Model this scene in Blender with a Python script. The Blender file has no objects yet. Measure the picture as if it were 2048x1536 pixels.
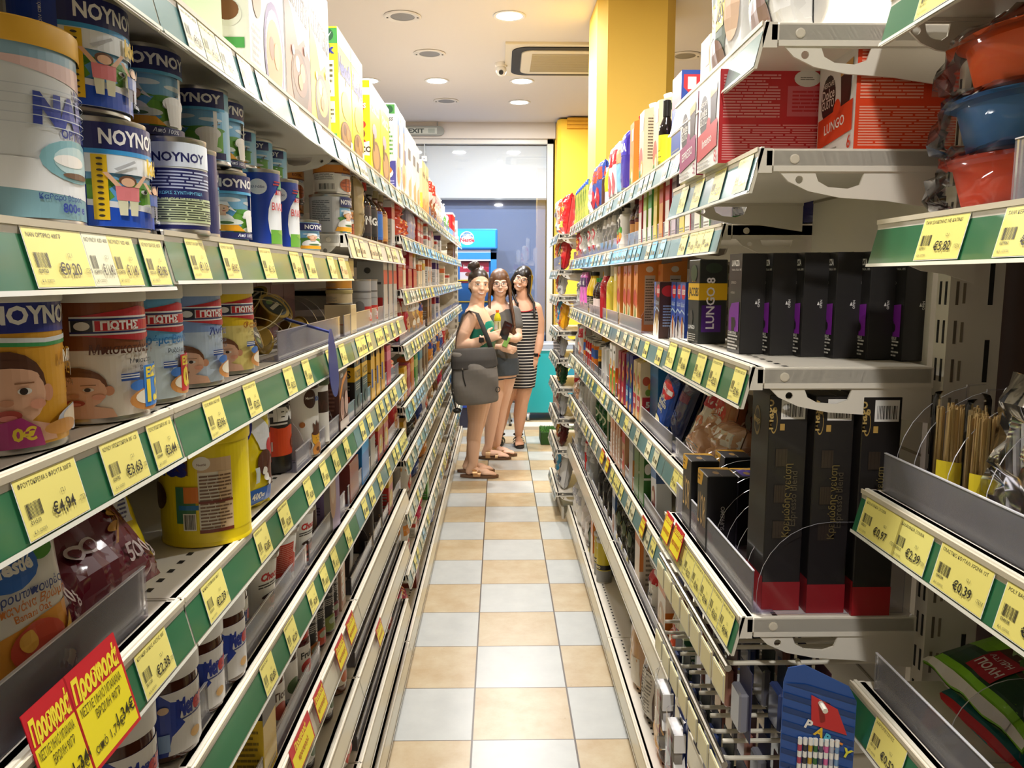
import bpy, bmesh, math, random
from mathutils import Vector, Matrix, noise
from mathutils.geometry import tessellate_polygon
PI = math.pi
S = bpy.context.scene
COL = S.collection
R = random.Random(7)

# ------------------------------------------------------------------ camera, world, exposure
CAM_H = 1.485
cam = bpy.data.objects.new('camera', bpy.data.cameras.new('camera'))
COL.objects.link(cam)
cam.location = (0, 0, CAM_H)
cam.rotation_euler = (PI / 2 - math.radians(7.63), 0, -math.radians(0.9285))
cam.data.sensor_width = 36.0
cam.data.lens = 36.0 * 1590 / 2048
cam.data.clip_start = 0.02
S.camera = cam
W = bpy.data.worlds.new('shop_surroundings')
S.world = W
W.use_nodes = True
W.node_tree.nodes['Background'].inputs[0].default_value = (1.0, 0.95, 0.88, 1)
W.node_tree.nodes['Background'].inputs[1].default_value = 0.6
S.view_settings.view_transform = 'Standard'
S.view_settings.look = 'None'
S.view_settings.exposure = 0.0
S.view_settings.gamma = 1.0
S.view_settings.use_curve_mapping = False
S.cycles.transparent_max_bounces = 20
S.cycles.max_bounces = 7
S.cycles.diffuse_bounces = 4
S.cycles.caustics_reflective = False
S.cycles.caustics_refractive = False
LAMP_W = 46.0
LAMP_COL = (1.0, 0.97, 0.935)

# ------------------------------------------------------------------ materials
def lin(h):
    c = [int(h[i:i + 2], 16) / 255 for i in (0, 2, 4)]
    return tuple(x / 12.92 if x <= .04045 else ((x + .055) / 1.055) ** 2.4 for x in c) + (1,)
_M = {}
def mt(h, rough=.45, metal=0., coat=0., spec=.5):
    k = (h, rough, metal, coat, spec)
    if k in _M:
        return _M[k]
    m = bpy.data.materials.new('surface_' + h)
    m.use_nodes = True
    b = m.node_tree.nodes['Principled BSDF']
    b.inputs['Base Color'].default_value = lin(h)
    b.inputs['Roughness'].default_value = rough
    b.inputs['Metallic'].default_value = metal
    b.inputs['Coat Weight'].default_value = coat
    b.inputs['Coat Roughness'].default_value = .08
    b.inputs['Specular IOR Level'].default_value = spec
    _M[k] = m
    return m
def mnoise(name, h1, h2, scale=8, rough=.5, bump=0., detail=4, metal=0., coat=0.):
    if name in _M:
        return _M[name]
    m = bpy.data.materials.new(name)
    m.use_nodes = True
    nt = m.node_tree
    b = nt.nodes['Principled BSDF']
    tc = nt.nodes.new('ShaderNodeTexCoord')
    n = nt.nodes.new('ShaderNodeTexNoise')
    n.inputs['Scale'].default_value = scale
    n.inputs['Detail'].default_value = detail
    mx = nt.nodes.new('ShaderNodeMix')
    mx.data_type = 'RGBA'
    mx.inputs[6].default_value = lin(h1)
    mx.inputs[7].default_value = lin(h2)
    nt.links.new(tc.outputs['Object'], n.inputs['Vector'])
    nt.links.new(n.outputs['Fac'], mx.inputs[0])
    nt.links.new(mx.outputs[2], b.inputs['Base Color'])
    b.inputs['Roughness'].default_value = rough
    b.inputs['Metallic'].default_value = metal
    b.inputs['Coat Weight'].default_value = coat
    if bump:
        bp = nt.nodes.new('ShaderNodeBump')
        bp.inputs['Strength'].default_value = bump
        bp.inputs['Distance'].default_value = .004
        nt.links.new(n.outputs['Fac'], bp.inputs['Height'])
        nt.links.new(bp.outputs['Normal'], b.inputs['Normal'])
    _M[name] = m
    return m
def clear(name='clear_plastic', tint=(.93, .925, .96), refl=.16, rough=.06, milk=0.0):
    if name in _M:
        return _M[name]
    m = bpy.data.materials.new(name)
    m.use_nodes = True
    nt = m.node_tree
    nt.nodes.remove(nt.nodes['Principled BSDF'])
    out = nt.nodes['Material Output']
    tr = nt.nodes.new('ShaderNodeBsdfTransparent')
    tr.inputs[0].default_value = tint + (1,)
    gl = nt.nodes.new('ShaderNodeBsdfGlossy')
    gl.inputs['Roughness'].default_value = rough
    lw = nt.nodes.new('ShaderNodeLayerWeight')
    lw.inputs[0].default_value = refl
    mx = nt.nodes.new('ShaderNodeMixShader')
    nt.links.new(lw.outputs['Fresnel'], mx.inputs[0])
    nt.links.new(tr.outputs[0], mx.inputs[1])
    nt.links.new(gl.outputs[0], mx.inputs[2])
    last = mx
    if milk:
        df = nt.nodes.new('ShaderNodeBsdfDiffuse')
        df.inputs[0].default_value = (.8, .78, .87, 1)
        m2 = nt.nodes.new('ShaderNodeMixShader')
        m2.inputs[0].default_value = milk
        nt.links.new(mx.outputs[0], m2.inputs[1])
        nt.links.new(df.outputs[0], m2.inputs[2])
        last = m2
    nt.links.new(last.outputs[0], out.inputs[0])
    _M[name] = m
    return m
def emit(name, col, k):
    m = bpy.data.materials.new(name)
    m.use_nodes = True
    b = m.node_tree.nodes['Principled BSDF']
    b.inputs['Base Color'].default_value = (1, 1, 1, 1)
    b.inputs['Emission Color'].default_value = col + (1,)
    b.inputs['Emission Strength'].default_value = k
    return m
CLEAR = clear()
GUARD = clear('guard_plastic', (.95, .945, .98), .2, .1, .15)
FILM = clear('wrap_film', (.975, .975, .985), .22, .1)
WHITE = mnoise('cream_shelf_paint', 'e6e0d3', 'dcd5c6', 3, .38, 0)
CREAM = mt('d8cdb4', .45)
DARK = mt('1c1814', .6)
STEEL = mt('b9b6ae', .28, 1.0)
GREEN = mt('2c6a45', .3, 0, .35)
YEL = mt('efe06c', .4, 0, .25)
INK = mt('3a3a34', .6)

# ------------------------------------------------------------------ mesh builder
class MB:
    def __init__(s):
        s.v, s.f, s.fm, s.mats = [], [], [], []
    def mi(s, m):
        if isinstance(m, str):
            m = mt(m)
        if m not in s.mats:
            s.mats.append(m)
        return s.mats.index(m)
    def face(s, pts, m):
        b = len(s.v)
        s.v.extend(tuple(p) for p in pts)
        s.f.append(tuple(range(b, b + len(pts))))
        s.fm.append(s.mi(m))
    def mesh(s, vs, fs, m):
        b, k = len(s.v), s.mi(m)
        s.v.extend(tuple(p) for p in vs)
        for f in fs:
            s.f.append(tuple(b + i for i in f))
            s.fm.append(k)
    def box(s, x0, x1, y0, y1, z0, z1, m):
        vs = [(x, y, z) for z in (z0, z1) for y in (y0, y1) for x in (x0, x1)]
        s.mesh(vs, [(0, 2, 3, 1), (4, 5, 7, 6), (0, 1, 5, 4), (2, 6, 7, 3), (0, 4, 6, 2), (1, 3, 7, 5)], m)
    def bbox(s, x0, x1, y0, y1, z0, z1, m, b=.002):
        # box with chamfered vertical and horizontal edges
        vs, idx = [], {}
        for i, (x, sx) in enumerate(((x0, 1), (x1, -1))):
            for j, (y, sy) in enumerate(((y0, 1), (y1, -1))):
                for k, (z, sz) in enumerate(((z0, 1), (z1, -1))):
                    for a in range(3):
                        p = [x + sx * b, y + sy * b, z + sz * b]
                        p[a] = (x, y, z)[a]
                        idx[i, j, k, a] = len(vs)
                        vs.append(p)
        fs = []
        g = lambda i, j, k, a: idx[i, j, k, a]
        for i in (0, 1):
            q = [g(i, 0, 0, 0), g(i, 1, 0, 0), g(i, 1, 1, 0), g(i, 0, 1, 0)]
            fs.append(q if i else q[::-1])
            q = [g(0, i, 0, 1), g(1, i, 0, 1), g(1, i, 1, 1), g(0, i, 1, 1)]
            fs.append(q[::-1] if i else q)
            q = [g(0, 0, i, 2), g(1, 0, i, 2), g(1, 1, i, 2), g(0, 1, i, 2)]
            fs.append(q if i else q[::-1])
        for i in (0, 1):
            for j in (0, 1):
                fs.append([g(i, j, 0, 0), g(i, j, 1, 0), g(i, j, 1, 1), g(i, j, 0, 1)])
                fs.append([g(i, 0, j, 0), g(i, 1, j, 0), g(i, 1, j, 2), g(i, 0, j, 2)])
                fs.append([g(0, i, j, 1), g(1, i, j, 1), g(1, i, j, 2), g(0, i, j, 2)])
                for k in (0, 1):
                    fs.append([g(i, j, k, 0), g(i, j, k, 1), g(i, j, k, 2)])
        s.mesh(vs, fs, m)
    def lathe(s, prof, m=None, seg=32, c=(0, 0, 0), ax=None, a0=0, sy=1.0):
        # prof: (r, z[, material of the band that ends here])
        ms = m
        rows = []
        vs = []
        for p in prof:
            row = []
            n = 1 if p[0] < 1e-6 else seg
            for i in range(n):
                t = a0 + 2 * PI * i / seg
                q = Vector((p[0] * math.cos(t), p[0] * math.sin(t) * sy, p[1]))
                if ax is not None:
                    q = ax @ q
                row.append(len(vs))
                vs.append((q[0] + c[0], q[1] + c[1], q[2] + c[2]))
            rows.append(row)
        b = len(s.v)
        s.v.extend(vs)
        for k in range(1, len(rows)):
            mm = prof[k][2] if len(prof[k]) > 2 else ms
            q = s.mi(mm)
            A, B2 = rows[k - 1], rows[k]
            for i in range(seg):
                j = (i + 1) % seg
                if len(A) == 1 and len(B2) == 1:
                    continue
                if len(A) == 1:
                    f = (A[0], B2[j], B2[i])
                elif len(B2) == 1:
                    f = (A[i], A[j], B2[0])
                else:
                    f = (A[i], A[j], B2[j], B2[i])
                s.f.append(tuple(b + x for x in f))
                s.fm.append(q)
    def tube(s, pts, r, m, seg=8, close=False, cap=True):
        pts = [Vector(p) for p in pts]
        n = len(pts)
        vs, fs = [], []
        up = Vector((.13, .27, .95)).normalized()
        for i, p in enumerate(pts):
            if close:
                d = pts[(i + 1) % n] - pts[i - 1]
            else:
                d = pts[min(i + 1, n - 1)] - pts[max(i - 1, 0)]
            d.normalize()
            u = d.cross(up)
            if u.length < .05:
                u = d.cross(Vector((1, 0, 0)))
            u.normalize()
            w = d.cross(u)
            rr = r[i] if isinstance(r, (list, tuple)) else r
            for k in range(seg):
                a = 2 * PI * k / seg
                vs.append(p + (u * math.cos(a) + w * math.sin(a)) * rr)
        for i in range(n if close else n - 1):
            j = (i + 1) % n
            for k in range(seg):
                l = (k + 1) % seg
                fs.append((i * seg + k, j * seg + k, j * seg + l, i * seg + l))
        if cap and not close:
            fs.append(tuple(range(seg)))
            fs.append(tuple((n - 1) * seg + k for k in range(seg))[::-1])
        s.mesh(vs, fs, m)
    def plate(s, loops, th, mapf, m, edge=None):
        # flat plate with holes: loops of (a,b); mapf(a,b,c) -> point, c in 0..th
        L3 = [[Vector((a, b, 0)) for a, b in lp] for lp in loops]
        flat = [p for lp in L3 for p in lp]
        tris = tessellate_polygon(L3)
        for c in (0, th):
            s.mesh([mapf(p[0], p[1], c) for p in flat], [tuple(t) if c else tuple(t)[::-1] for t in tris], m)
        for lp in loops:
            n = len(lp)
            vs = [mapf(a, b, c) for a, b in lp for c in (0, th)]
            s.mesh(vs, [(2 * i, 2 * ((i + 1) % n), 2 * ((i + 1) % n) + 1, 2 * i + 1) for i in range(n)], edge or m)
    def ell(s, c, r, m, su=16, sv=10, rot=None):
        prof = [(math.sin(PI * i / sv), -math.cos(PI * i / sv)) for i in range(sv + 1)]
        A = Matrix.Diagonal(Vector(r))
        if rot is not None:
            A = rot @ A
        prof[0] = (0, -1); prof[-1] = (0, 1)
        s.lathe(prof, m, su, c, A)
    def build(s, name, parent=None, sharp=32, smooth=True):
        me = bpy.data.meshes.new(name)
        me.from_pydata(s.v, [], s.f)
        for m in s.mats:
            me.materials.append(m)
        if me.polygons:
            me.polygons.foreach_set('material_index', s.fm)
            if smooth:
                me.polygons.foreach_set('use_smooth', [True] * len(me.polygons))
                me.set_sharp_from_angle(angle=math.radians(sharp))
        me.update()
        o = bpy.data.objects.new(name, me)
        COL.objects.link(o)
        if parent is not None:
            o.parent = parent
        return o

def empty(name, loc=(0, 0, 0), rz=0.):
    o = bpy.data.objects.new(name, None)
    COL.objects.link(o)
    o.location = loc
    o.rotation_euler = (0, 0, rz)
    o.empty_display_size = .05
    return o
def tag(o, label=None, cat=None, group=None, kind=None):
    if label: o['label'] = label
    if cat: o['category'] = cat
    if group: o['group'] = group
    if kind: o['kind'] = kind
    return o

# ------------------------------------------------------------------ printed artwork: flat shapes wrapped on a surface
_T = {}
def text2d(s, b=0., sh=0.):
    k = (s, b, sh)
    if k in _T:
        return _T[k]
    c = bpy.data.curves.new('lettering', 'FONT')
    c.body = s
    c.resolution_u = 2
    c.offset = b
    c.shear = sh
    o = bpy.data.objects.new('lettering', c)
    me = o.to_mesh()
    vs = [(v.co.x, v.co.y) for v in me.vertices]
    tr = [tuple(p.vertices) for p in me.polygons]
    o.to_mesh_clear()
    bpy.data.objects.remove(o)
    bpy.data.curves.remove(c)
    x0 = min([v[0] for v in vs] or [0]); x1 = max([v[0] for v in vs] or [1])
    vs = [((x - x0) / .70, y / .70) for x, y in vs]
    _T[k] = ([[vs[i] for i in t] for t in tr], (x1 - x0) / .70)
    return _T[k]
def clip(poly, ax, lo, hi):
    for sgn, lim in ((1, lo), (-1, -hi)):
        out = []
        n = len(poly)
        for i in range(n):
            p, q = poly[i], poly[(i + 1) % n]
            a, b = sgn * p[ax] - lim, sgn * q[ax] - lim
            if a >= 0: out.append(p)
            if (a > 0 and b < 0) or (a < 0 and b > 0):
                t = a / (a - b)
                out.append((p[0] + (q[0] - p[0]) * t, p[1] + (q[1] - p[1]) * t))
        poly = out
        if len(poly) < 3: return []
    return poly
def slices(poly, ax, d):
    if not d: return [poly]
    lo = min(p[ax] for p in poly); hi = max(p[ax] for p in poly)
    a, b = math.floor(lo / d + 1e-6), math.ceil(hi / d - 1e-6)
    if b - a <= 1: return [poly]
    r = []
    for k in range(a, b):
        q = clip(poly, ax, k * d, (k + 1) * d)
        if q: r.append(q)
    return r
def art(mb, items, Wd, Hd, mapf, du=0, dv=0, off=.00025, step=.00016):
    for it in items:
        k = it[0]
        polys = []
        col = it[-1]
        opt = {}
        if isinstance(col, dict):
            opt = col; col = it[-2]
        if k == 'R':
            x0, y0, x1, y1 = it[1:5]
            polys = [[(x0 * Wd, y0 * Hd), (x1 * Wd, y0 * Hd), (x1 * Wd, y1 * Hd), (x0 * Wd, y1 * Hd)]]
        elif k == 'E':
            cx, cy, rx, ry = it[1] * Wd, it[2] * Hd, it[3] * Wd, it[4] * Hd
            if it[4] is None: ry = rx
            n = opt.get('n', 18)
            polys = [[(cx + rx * math.cos(2 * PI * i / n), cy + ry * math.sin(2 * PI * i / n)) for i in range(n)]]
        elif k == 'P':
            pts = [Vector((x * Wd, y * Hd, 0)) for x, y in it[1]]
            polys = []
            for t in tessellate_polygon([pts]):
                p = [(pts[i][0], pts[i][1]) for i in t]
                a = (p[1][0] - p[0][0]) * (p[2][1] - p[0][1]) - (p[2][0] - p[0][0]) * (p[1][1] - p[0][1])
                polys.append(p if a > 0 else p[::-1])
        elif k == 'T':
            s, x, y, h = it[1], it[2] * Wd, it[3] * Hd, it[4] * Hd
            tr, w = text2d(s, opt.get('b', .012), opt.get('sh', 0))
            sx = h * opt.get('sx', 1)
            if 'w' in opt: sx = min(sx * 9, opt['w'] * Wd / w) if opt.get('fit') else min(sx, opt['w'] * Wd / w)
            al = opt.get('al', 0)
            ca, sa = math.cos(opt.get('rot', 0)), math.sin(opt.get('rot', 0))
            ox = -w * sx * al
            for t in tr:
                polys.append([(x + (px * sx + ox) * ca - py * h * sa, y + (px * sx + ox) * sa + py * h * ca) for px, py in t])
        elif k == 'L':
            x0, y0, x1, y1, n = it[1:6]
            rr = random.Random(int(x0 * 997 + y0 * 131 + n))
            for i in range(n):
                yy = y1 - (y1 - y0) * (i + .5) / n
                hh = (y1 - y0) / n * .24
                xe = x0 + (x1 - x0) * (1 - .3 * rr.random() * (rr.random() < .4))
                x = x0
                while x < xe - .001:
                    xw = min(xe, x + (x1 - x0) * (.12 + .25 * rr.random()))
                    polys.append([(x * Wd, (yy - hh) * Hd), (xw * Wd, (yy - hh) * Hd), (xw * Wd, (yy + hh) * Hd), (x * Wd, (yy + hh) * Hd)])
                    x = xw + (x1 - x0) * .02
        elif k == 'B':
            x0, y0, x1, y1 = it[1:5]
            rr = random.Random(int(x0 * 911 + y0 * 77))
            n = opt.get('n', 14)
            x = x0
            for i in range(n):
                w = (x1 - x0) / n
                ww = w * rr.choice((.3, .5, .75))
                polys.append([(x * Wd, y0 * Hd), ((x + ww) * Wd, y0 * Hd), ((x + ww) * Wd, y1 * Hd), (x * Wd, y1 * Hd)])
                x += w
        m = col if not isinstance(col, str) else mt(col, .42, 0, .15)
        q = mb.mi(m)
        for p in polys:
            if not opt.get('noclip'):
                p = clip(p, 0, 0, Wd)
                if p: p = clip(p, 1, 0, Hd)
            if not p: continue
            for p2 in slices(p, 0, du):
                for p3 in slices(p2, 1, dv):
                    b = len(mb.v)
                    mb.v.extend(tuple(mapf(x, y, off)) for x, y in p3)
                    mb.f.append(tuple(range(b, b + len(p3))))
                    mb.fm.append(q)
        off += step
# ------------------------------------------------------------------ product shapes (front at y=0 facing -y, base at z=0, centred in x)
def cyl_map(r, cy, z0, r1=None, h=1.):
    def f(u, v, o, W=2 * PI * r):
        a = (u / W - .5) * 2 * PI
        rr = (r if r1 is None else r + (r1 - r) * v / h) + o
        return (rr * math.sin(a), cy - rr * math.cos(a), z0 + v)
    return f
def p_can(r, h, base, items, lid=None, lidh=.014, metal=STEEL, seg=40, z0=.006, plain=False):
    b = MB()
    rr = r - .0006
    b.lathe([(0, .004), (r - .004, .004), (r - .002, 0), (r + .0006, .001), (r + .0006, .004), (rr, .007), (rr, h - .007), (r + .0006, h - .004),
             (r + .0006, h - .0005), (r - .0015, h), (r - .004, h - .004), (0, h - .004)], metal, seg, (0, r, 0))
    l = MB()
    H = h - 2 * z0
    mp = cyl_map(r - .0002, r, z0)
    n = seg
    Wd = 2 * PI * r
    l.mesh([mp(i * Wd / n, j * H, 0) for j in (0, 1) for i in range(n)], [(i, (i + 1) % n, n + (i + 1) % n, n + i) for i in range(n)], mt(base, .38, 0, .2))
    if items: art(l, items, Wd, H, mp, du=Wd / 56)
    parts = [('can_body', b), ('label_print', l)]
    if lid:
        c = MB()
        lm = mt(lid, .4, 0, .1)
        c.lathe([(r + .0018, h - lidh + .002), (r + .0026, h - lidh + .004), (r + .0026, h + .001), (r + .0012, h + .0025), (r - .006, h + .0025), (r - .008, h + .0008), (0, h + .0008)], lm, seg, (0, r, 0))
        parts.append(('lid', c))
    return parts
def p_box(w, h, d, base, front=(), side=(), top=(), sidec=None, topc=None, rough=.38, bev=.0012):
    b = MB()
    bm = mt(base, rough, 0, .2)
    b.bbox(-w / 2, w / 2, 0, d, 0, h, bm, bev)
    fm = lambda u, v, o: (-w / 2 + u, -o, v)
    lm = lambda u, v, o: (-w / 2 - o, d - u, v)
    rm = lambda u, v, o: (w / 2 + o, u, v)
    tm = lambda u, v, o: (-w / 2 + u, v, h + o)
    full = lambda c: [('R', .004, .004, .996, .996, c)]
    if front: art(b, front, w, h, fm)
    si = (full(sidec) if sidec else []) + list(side)
    if si:
        art(b, si, d, h, lm); art(b, si, d, h, rm)
    ti = (full(topc) if topc else []) + list(top)
    if ti: art(b, ti, w, d, tm)
    # closing flap line on top
    b.box(-w / 2 + .001, w / 2 - .001, d / 2 - .0004, d / 2 + .0004, h, h + .0004, mt('8a8578', .7))
    return [('carton', b)]
def p_carton(w, h, d, base, front=(), side=(), cap='e8e4da', slant=.022, topc=None, capx=0):
    b = MB()
    m = mt(base, .35, 0, .25)
    hs = h - slant
    vs = [(-w/2, 0, 0), (w/2, 0, 0), (w/2, d, 0), (-w/2, d, 0), (-w/2, 0, hs), (w/2, 0, hs), (w/2, d, h), (-w/2, d, h)]
    b.mesh(vs, [(0, 3, 2, 1), (0, 1, 5, 4), (1, 2, 6, 5), (2, 3, 7, 6), (3, 0, 4, 7)], m)
    b.mesh([vs[4], vs[5], vs[6], vs[7]], [(0, 1, 2, 3)], mt(topc or base, .35, 0, .25))
    b.box(-w/2, w/2, d - .002, d, h - .001, h + .008, m)
    if front: art(b, front, w, hs, lambda u, v, o: (-w / 2 + u, -o, v))
    if side:
        art(b, side, d, hs, lambda u, v, o: (-w / 2 - o, d - u, v)); art(b, side, d, hs, lambda u, v, o: (w / 2 + o, u, v))
    parts = [('carton', b)]
    if cap:
        c = MB()
        an = math.atan2(slant, d)
        A = Matrix.Rotation(an, 3, 'X')
        c.lathe([(.014, 0), (.014, .004), (.0125, .005), (.0125, .016), (.0115, .0175), (0, .0175)], mt(cap, .35), 20, (capx, d * .45, hs + slant * .45 - .001), A)
        parts.append(('cap', c))
    return parts
PROFILES = {
    'wine': [(.0, 0), (.30, 0), (.33, .015), (.33, .56), (.30, .63), (.17, .74), (.135, .78), (.135, .93)],
    'soda': [(0, .01), (.24, 0), (.33, .03), (.34, .12), (.31, .2), (.31, .45), (.34, .55), (.33, .64), (.24, .78), (.13, .88), (.12, .93)],
    'juice': [(0, 0), (.30, 0), (.33, .02), (.33, .30), (.36, .48), (.33, .62), (.2, .78), (.15, .84), (.15, .94)],
    'jarbottle': [(0, 0), (.36, 0), (.40, .02), (.40, .60), (.36, .68), (.26, .74), (.24, .78), (.24, .90)],
    'pump': [(0, 0), (.34, 0), (.37, .02), (.37, .62), (.3, .68), (.1, .7), (.1, .8)],
    'square': [(0, 0), (.37, 0), (.4, .015), (.4, .70), (.37, .75), (.16, .79), (.14, .82), (.14, .93)],
}
def p_bottle(prof, r, h, body, cap, label=None, lz=(.15, .5), items=(), seg=28, glass=True, capr=None, caph=None, fill=None):
    P = PROFILES[prof]
    rm = max(p[0] for p in P)
    k = r / rm
    pts = [(p[0] * k, p[1] * h) for p in P]
    # smooth the profile
    sm = [pts[0]]
    for a, c in zip(pts, pts[1:]):
        for t in (.34, .67, 1):
            sm.append((a[0] + (c[0] - a[0]) * t, a[1] + (c[1] - a[1]) * t))
    b = MB()
    nk = sm[-1][0]
    b.lathe(sm + [(nk, pts[-1][1] + .001), (0, pts[-1][1] + .001)], mt(body, .08 if glass else .32, 0, .6 if glass else .2), seg, (0, r, 0))
    parts = [('bottle_body', b)]
    c = MB()
    cr = capr or nk + .003
    z0 = pts[-1][1] - (caph or h * .035)
    c.lathe([(nk, z0), (cr, z0), (cr, h - .002), (cr - .002, h), (0, h)], mt(cap, .35), 24, (0, r, 0))
    parts.append(('cap', c))
    if label:
        l = MB()
        za, zb = lz[0] * h, lz[1] * h
        zm = (za + zb) / 2
        def rad(z):
            for a, q in zip(sm, sm[1:]):
                if a[1] <= z <= q[1] and q[1] > a[1]:
                    return a[0] + (q[0] - a[0]) * (z - a[1]) / (q[1] - a[1])
            return r
        Wd = 2 * PI * r
        def mp(u, v, o):
            a = (u / Wd - .5) * 2 * PI
            rr = rad(za + v) + .0006 + o
            return (rr * math.sin(a), r - rr * math.cos(a), za + v)
        n, mrow = 32, 6
        l.mesh([mp(i * Wd / n, j * (zb - za) / mrow, 0) for j in range(mrow + 1) for i in range(n)],
               [(j * n + i, j * n + (i + 1) % n, (j + 1) * n + (i + 1) % n, (j + 1) * n + i) for j in range(mrow) for i in range(n)], mt(label, .4, 0, .2))
        if items: art(l, items, Wd, zb - za, mp, du=Wd / 44, dv=(zb - za) / 6)
        parts.append(('label_print', l))
    return parts
def p_jar(r, h, content, lid, label, items=(), lz=(.2, .72), lidh=.022, lidr=None, seg=36, neck=.86):
    b = MB()
    rn = r * neck
    b.lathe([(0, .002), (r * .8, 0), (r * .97, .006), (r, .014), (r, h * .74), (r * .97, h * .8), (rn, h * .86), (rn, h - lidh + .004), (0, h - lidh + .004)], mt(content, .12, 0, .7), seg, (0, r, 0))
    c = MB()
    lr = lidr or rn + .003
    c.lathe([(rn, h - lidh), (lr, h - lidh), (lr, h - .002), (lr - .002, h), (lr - .006, h), (lr - .008, h - .001), (0, h - .001)], mt(lid, .4, 0, .1), seg, (0, r, 0))
    l = MB()
    H = (lz[1] - lz[0]) * h
    Wd = 2 * PI * r
    mp = cyl_map(r + .0004, r, lz[0] * h)
    n = 40
    l.mesh([mp(Wd * i / n, j * H, 0) for j in (0, 1) for i in range(n)], [(i, (i + 1) % n, n + (i + 1) % n, n + i) for i in range(n)], mt(label, .4, 0, .2))
    if items: art(l, items, Wd, H, mp, du=Wd / 48)
    return [('jar_body', b), ('lid', c), ('label_print', l)]
def p_cup(r0, r1, h, base, items=(), lid='d8d6d0', seg=36):
    b = MB()
    b.lathe([(0, .002), (r0 - .003, 0), (r0, .002), (r1, h - .003), (r1 + .003, h - .003), (r1 + .003, h), (0, h)], mt('eceae4', .35, 0, .2), seg, (0, r1, 0))
    l = MB()
    Wd = 2 * PI * r1
    H = h * .86
    rf = lambda v: r0 + (r1 - r0) * (v + h * .06) / h + .0005
    def mp(u, v, o):
        a = (u / Wd - .5) * 2 * PI
        rr = rf(v) + o
        return (rr * math.sin(a), r1 - rr * math.cos(a), h * .06 + v)
    n = 40
    l.mesh([mp(Wd * i / n, j * H, 0) for j in (0, 1) for i in range(n)], [(i, (i + 1) % n, n + (i + 1) % n, n + i) for i in range(n)], mt(base, .35, 0, .2))
    if items: art(l, items, Wd, H, mp, du=Wd / 48)
    c = MB()
    pts = []
    rr = random.Random(3)
    for i in range(40):
        a = 2 * PI * i / 40
        q = r1 + .005 + .0015 * math.sin(9 * a)
        pts.append((q * math.cos(a), r1 + q * math.sin(a), h + .0015 * math.sin(5 * a)))
    c.mesh([(0, r1, h + .002)] + pts, [(0, i + 1, (i + 1) % 40 + 1) for i in range(40)], mt(lid, .22, .85))
    c.mesh(pts + [(p[0] * .97, r1 + (p[1] - r1) * .97, h - .008) for p in pts], [(i, i + 40, (i + 1) % 40 + 40, (i + 1) % 40) for i in range(40)], mt(lid, .22, .85))
    return [('cup_body', b), ('foil_lid', c), ('label_print', l)]
def bag_fn(w, h, t, seed=1, wr=.12, flat=.0):
    off = Vector((seed * 3.1, seed * 1.7, seed * .9))
    def f(u, v, o, back=False):
        s, q = u / w * 2 - 1, v / h * 2 - 1
        b = max(0, 1 - abs(s) ** 3) ** .6 * max(0, 1 - abs(q) ** 5) ** .6
        n = noise.noise(Vector((s * 2.3, q * 3.1, 0)) + off) + .5 * noise.noise(Vector((s * 6, q * 5, 2)) + off)
        dep = t * .5 * b * (1 + wr * 2 * n) + .001
        x = -w / 2 + u + w * .03 * n * (1 - abs(s)) + (-.03 * w * s * (1 - abs(q) ** 4))
        edge = .004 * math.sin(s * 9 + seed) * (abs(q) > .93)
        y = t / 2 + edge + (dep + o) * (1 if back else -1)
        return (x, y, v)
    return f
def p_bag(w, h, t, base, items=(), seed=1, rough=.25, wr=.14, seal=None, nu=18, nv=22, coat=.6):
    f = bag_fn(w, h, t, seed, wr)
    b = MB()
    m = mt(base, rough, 0, coat)
    for back in (False, True):
        vs = [f(w * i / nu, h * j / nv, 0, back) for j in range(nv + 1) for i in range(nu + 1)]
        fs = []
        for j in range(nv):
            for i in range(nu):
                a = j * (nu + 1) + i
                q = (a, a + 1, a + nu + 2, a + nu + 1)
                fs.append(q[::-1] if back else q)
        b.mesh(vs, fs, m)
    if items: art(b, items, w, h, lambda u, v, o: f(u, v, o + .0006), du=w / 12, dv=h / 14, off=.0004, step=.0003)
    if seal:
        art(b, [('R', 0, .955, 1, 1, seal), ('R', 0, 0, 1, .04, seal)], w, h, lambda u, v, o: f(u, v, o + .0012), du=w / 12, dv=h / 14)
    return [('pouch', b)]
def p_tincan(r, h, base, items=()):
    b = MB()
    b.lathe([(0, .004), (r * .72, .003), (r * .78, 0), (r * .84, .002), (r * .97, .012), (r - .0008, .016), (r - .0008, h - .014), (r * .86, h - .003), (r * .87, h), (r * .82, h), (r * .8, h - .004), (0, h - .004)], STEEL, 32, (0, r, 0))
    l = MB()
    H = h - .03
    Wd = 2 * PI * r
    mp = cyl_map(r, r, .016)
    n = 32
    l.mesh([mp(Wd * i / n, j * H, 0) for j in (0, 1) for i in range(n)], [(i, (i + 1) % n, n + (i + 1) % n, n + i) for i in range(n)], mt(base, .25, .3, .3))
    if items: art(l, items, Wd, H, mp, du=Wd / 40)
    return [('can_body', b), ('label_print', l)]

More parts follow.
